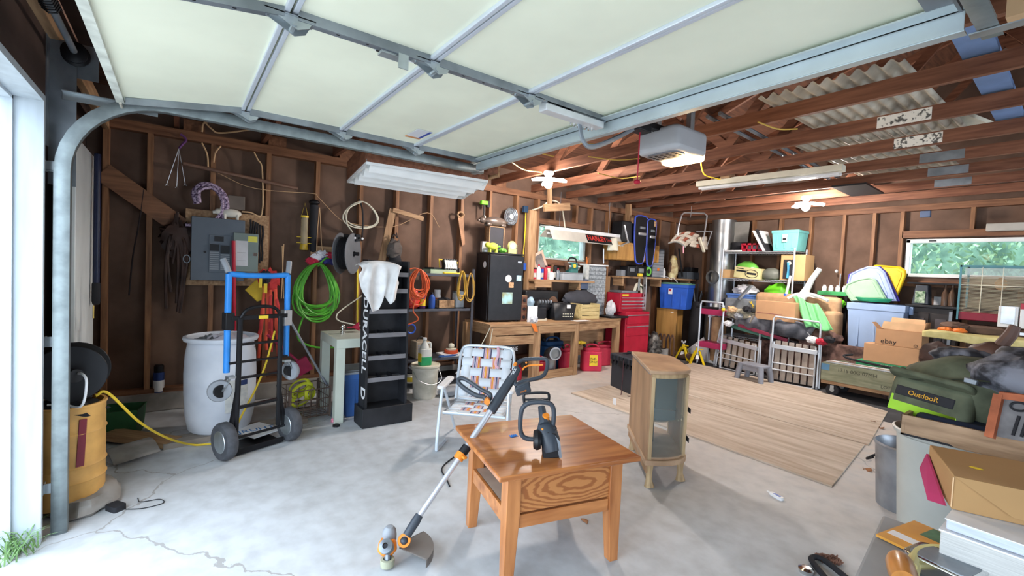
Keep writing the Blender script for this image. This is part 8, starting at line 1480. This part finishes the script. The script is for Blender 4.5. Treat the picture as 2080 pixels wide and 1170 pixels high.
a0, a1, a2 = AZ(1890, 903, .60), AZ(1937, 966, .60), AZ(2080, 995, .60)
# carton: sides fall to the books
CT = .66
a1 = at(1937, 966, 1, 2.42); CT = a1.z; a0 = AZ(1888, 903, CT); a2 = AZ(2080, 995, CT)
e1 = (a2-a1); e1.z = 0; e1 = e1.normalized(); e2 = (a0-a1); e2.z = 0; L2 = min(e2.length, .40); e2 = e2.normalized()
t = thing('big_carton', 'large plain brown carton on the white catalogues at the right', 'carton', Vector((a1.x, a1.y, CZ))); O = t.location.copy()
b1 = Vector((a1.x, a1.y, CZ)); W_ = .55
F = [a1, a1+e1*W_, a1+e1*W_+e2*L2, a1+e2*L2]; M_kc = mat('kraft_carton', hx('b08a5c'), .8, var=.06, scale=2)
part('carton_body', B(O).prism([Vector((p.x, p.y, CZ)) for p in F], (0, 0, CT-CZ)), M_kc, t, bev=.004)
fl = a1+e1*.16-Vector((0, 0, .10))
part('folded_flap', B(O).prism([a1-e2*.004+e1*.0, a1+e1*W_-e2*.004, a1+e1*W_-e2*.03-Vector((0, 0, .11)), fl-e2*.03], -e2*.004), M_kc, t); part('corner_crease', B(O).bar(a1-Vector((0, 0, .006))-e2*.002, b1+Vector((0, 0, .01))-e2*.002, .004, .004), M_tan, t)
part('yellow_dot', B(O).ball(a1+e1*.10+e2*.16+Vector((0, 0, .001)), (.022, .014, .002), 12, 6), M_yel, t)
solo('magenta_folder', 'magenta plastic folder sticking out left of the brown carton', 'folder', B(a1).prism([a0+e2*-.02-Vector((.004, 0, .04)), a1-Vector((.012, 0, CT-CZ))+Vector((0, 0, .005)), a1-Vector((.06, 0, CT-CZ))+Vector((0, 0, .005)), a0+Vector((-.02, 0, -.12))], (-.008, 0, 0)), col('magenta_plastic', 'b83468', .4), loc=a1)
t = thing('magazine', 'orange and green magazine lying under the catalogues', 'magazine', AZ(1862, 1092, SZ3+.004), -.2); part('cover', B().bx(-.07, .12, -.16, .14, 0, .010), col('mag_orange', 'd8983c', .4), t); part('green_print', B().bx(.0, .10, .02, .135, .010, .0106), mat('mag_green', hx('4c7050'), .4, var=.4, scale=14), t, smooth=0); part('white_print', B().bx(-.06, .06, -.10, -.05, .010, .0106), M_paper, t, smooth=0)
pts = [AZ(px, py, SZ3+.05) for px, py in ((1852, 1150), (1862, 1122), (1895, 1114), (1950, 1122), (2020, 1140), (2090, 1160))]
t = thing('yellow_hose', 'pale yellow flexible hose curving over the grey bench', 'hose', pts[0]); O = t.location.copy(); part('hose_run', B(O).tube(bez(pts, 40), .016, 10), col('hose_cream', 'd8cc8c', .4), t); part('hose_run', B(O).tube(bez([p+Vector((.012, -.035, -.02)) for p in pts], 40), .016, 10), MATS['hose_cream'], t)
o = AZ(1832, 1160, SZ3+.05); t = thing('wooden_mallet', 'varnished wooden handle block at the bottom right edge', 'mallet', o, 1.9); part('head', B().tube([(-.07, 0, .0), (-.02, 0, .0), (.05, 0, .0), (.08, 0, .0)], [.036, .042, .042, .035], 20), mat('varnished_maple', hx('b87a3c'), .3, coat=.4, var=.15, st=(1, 5, 5)), t)
t = thing('steel_pan', 'shiny steel pan beside the wooden handle block', 'pan', AZ(1925, 1165, SZ3+.002), -.2); part('pan', B().rbox((0, -.03, .03), (.20, .16, .06), .03, 4), M_chrome, t, bev=.006); part('pan_well', B().rbox((0, -.03, .0605), (.17, .13, .002), .025, 4), M_galvd, t)
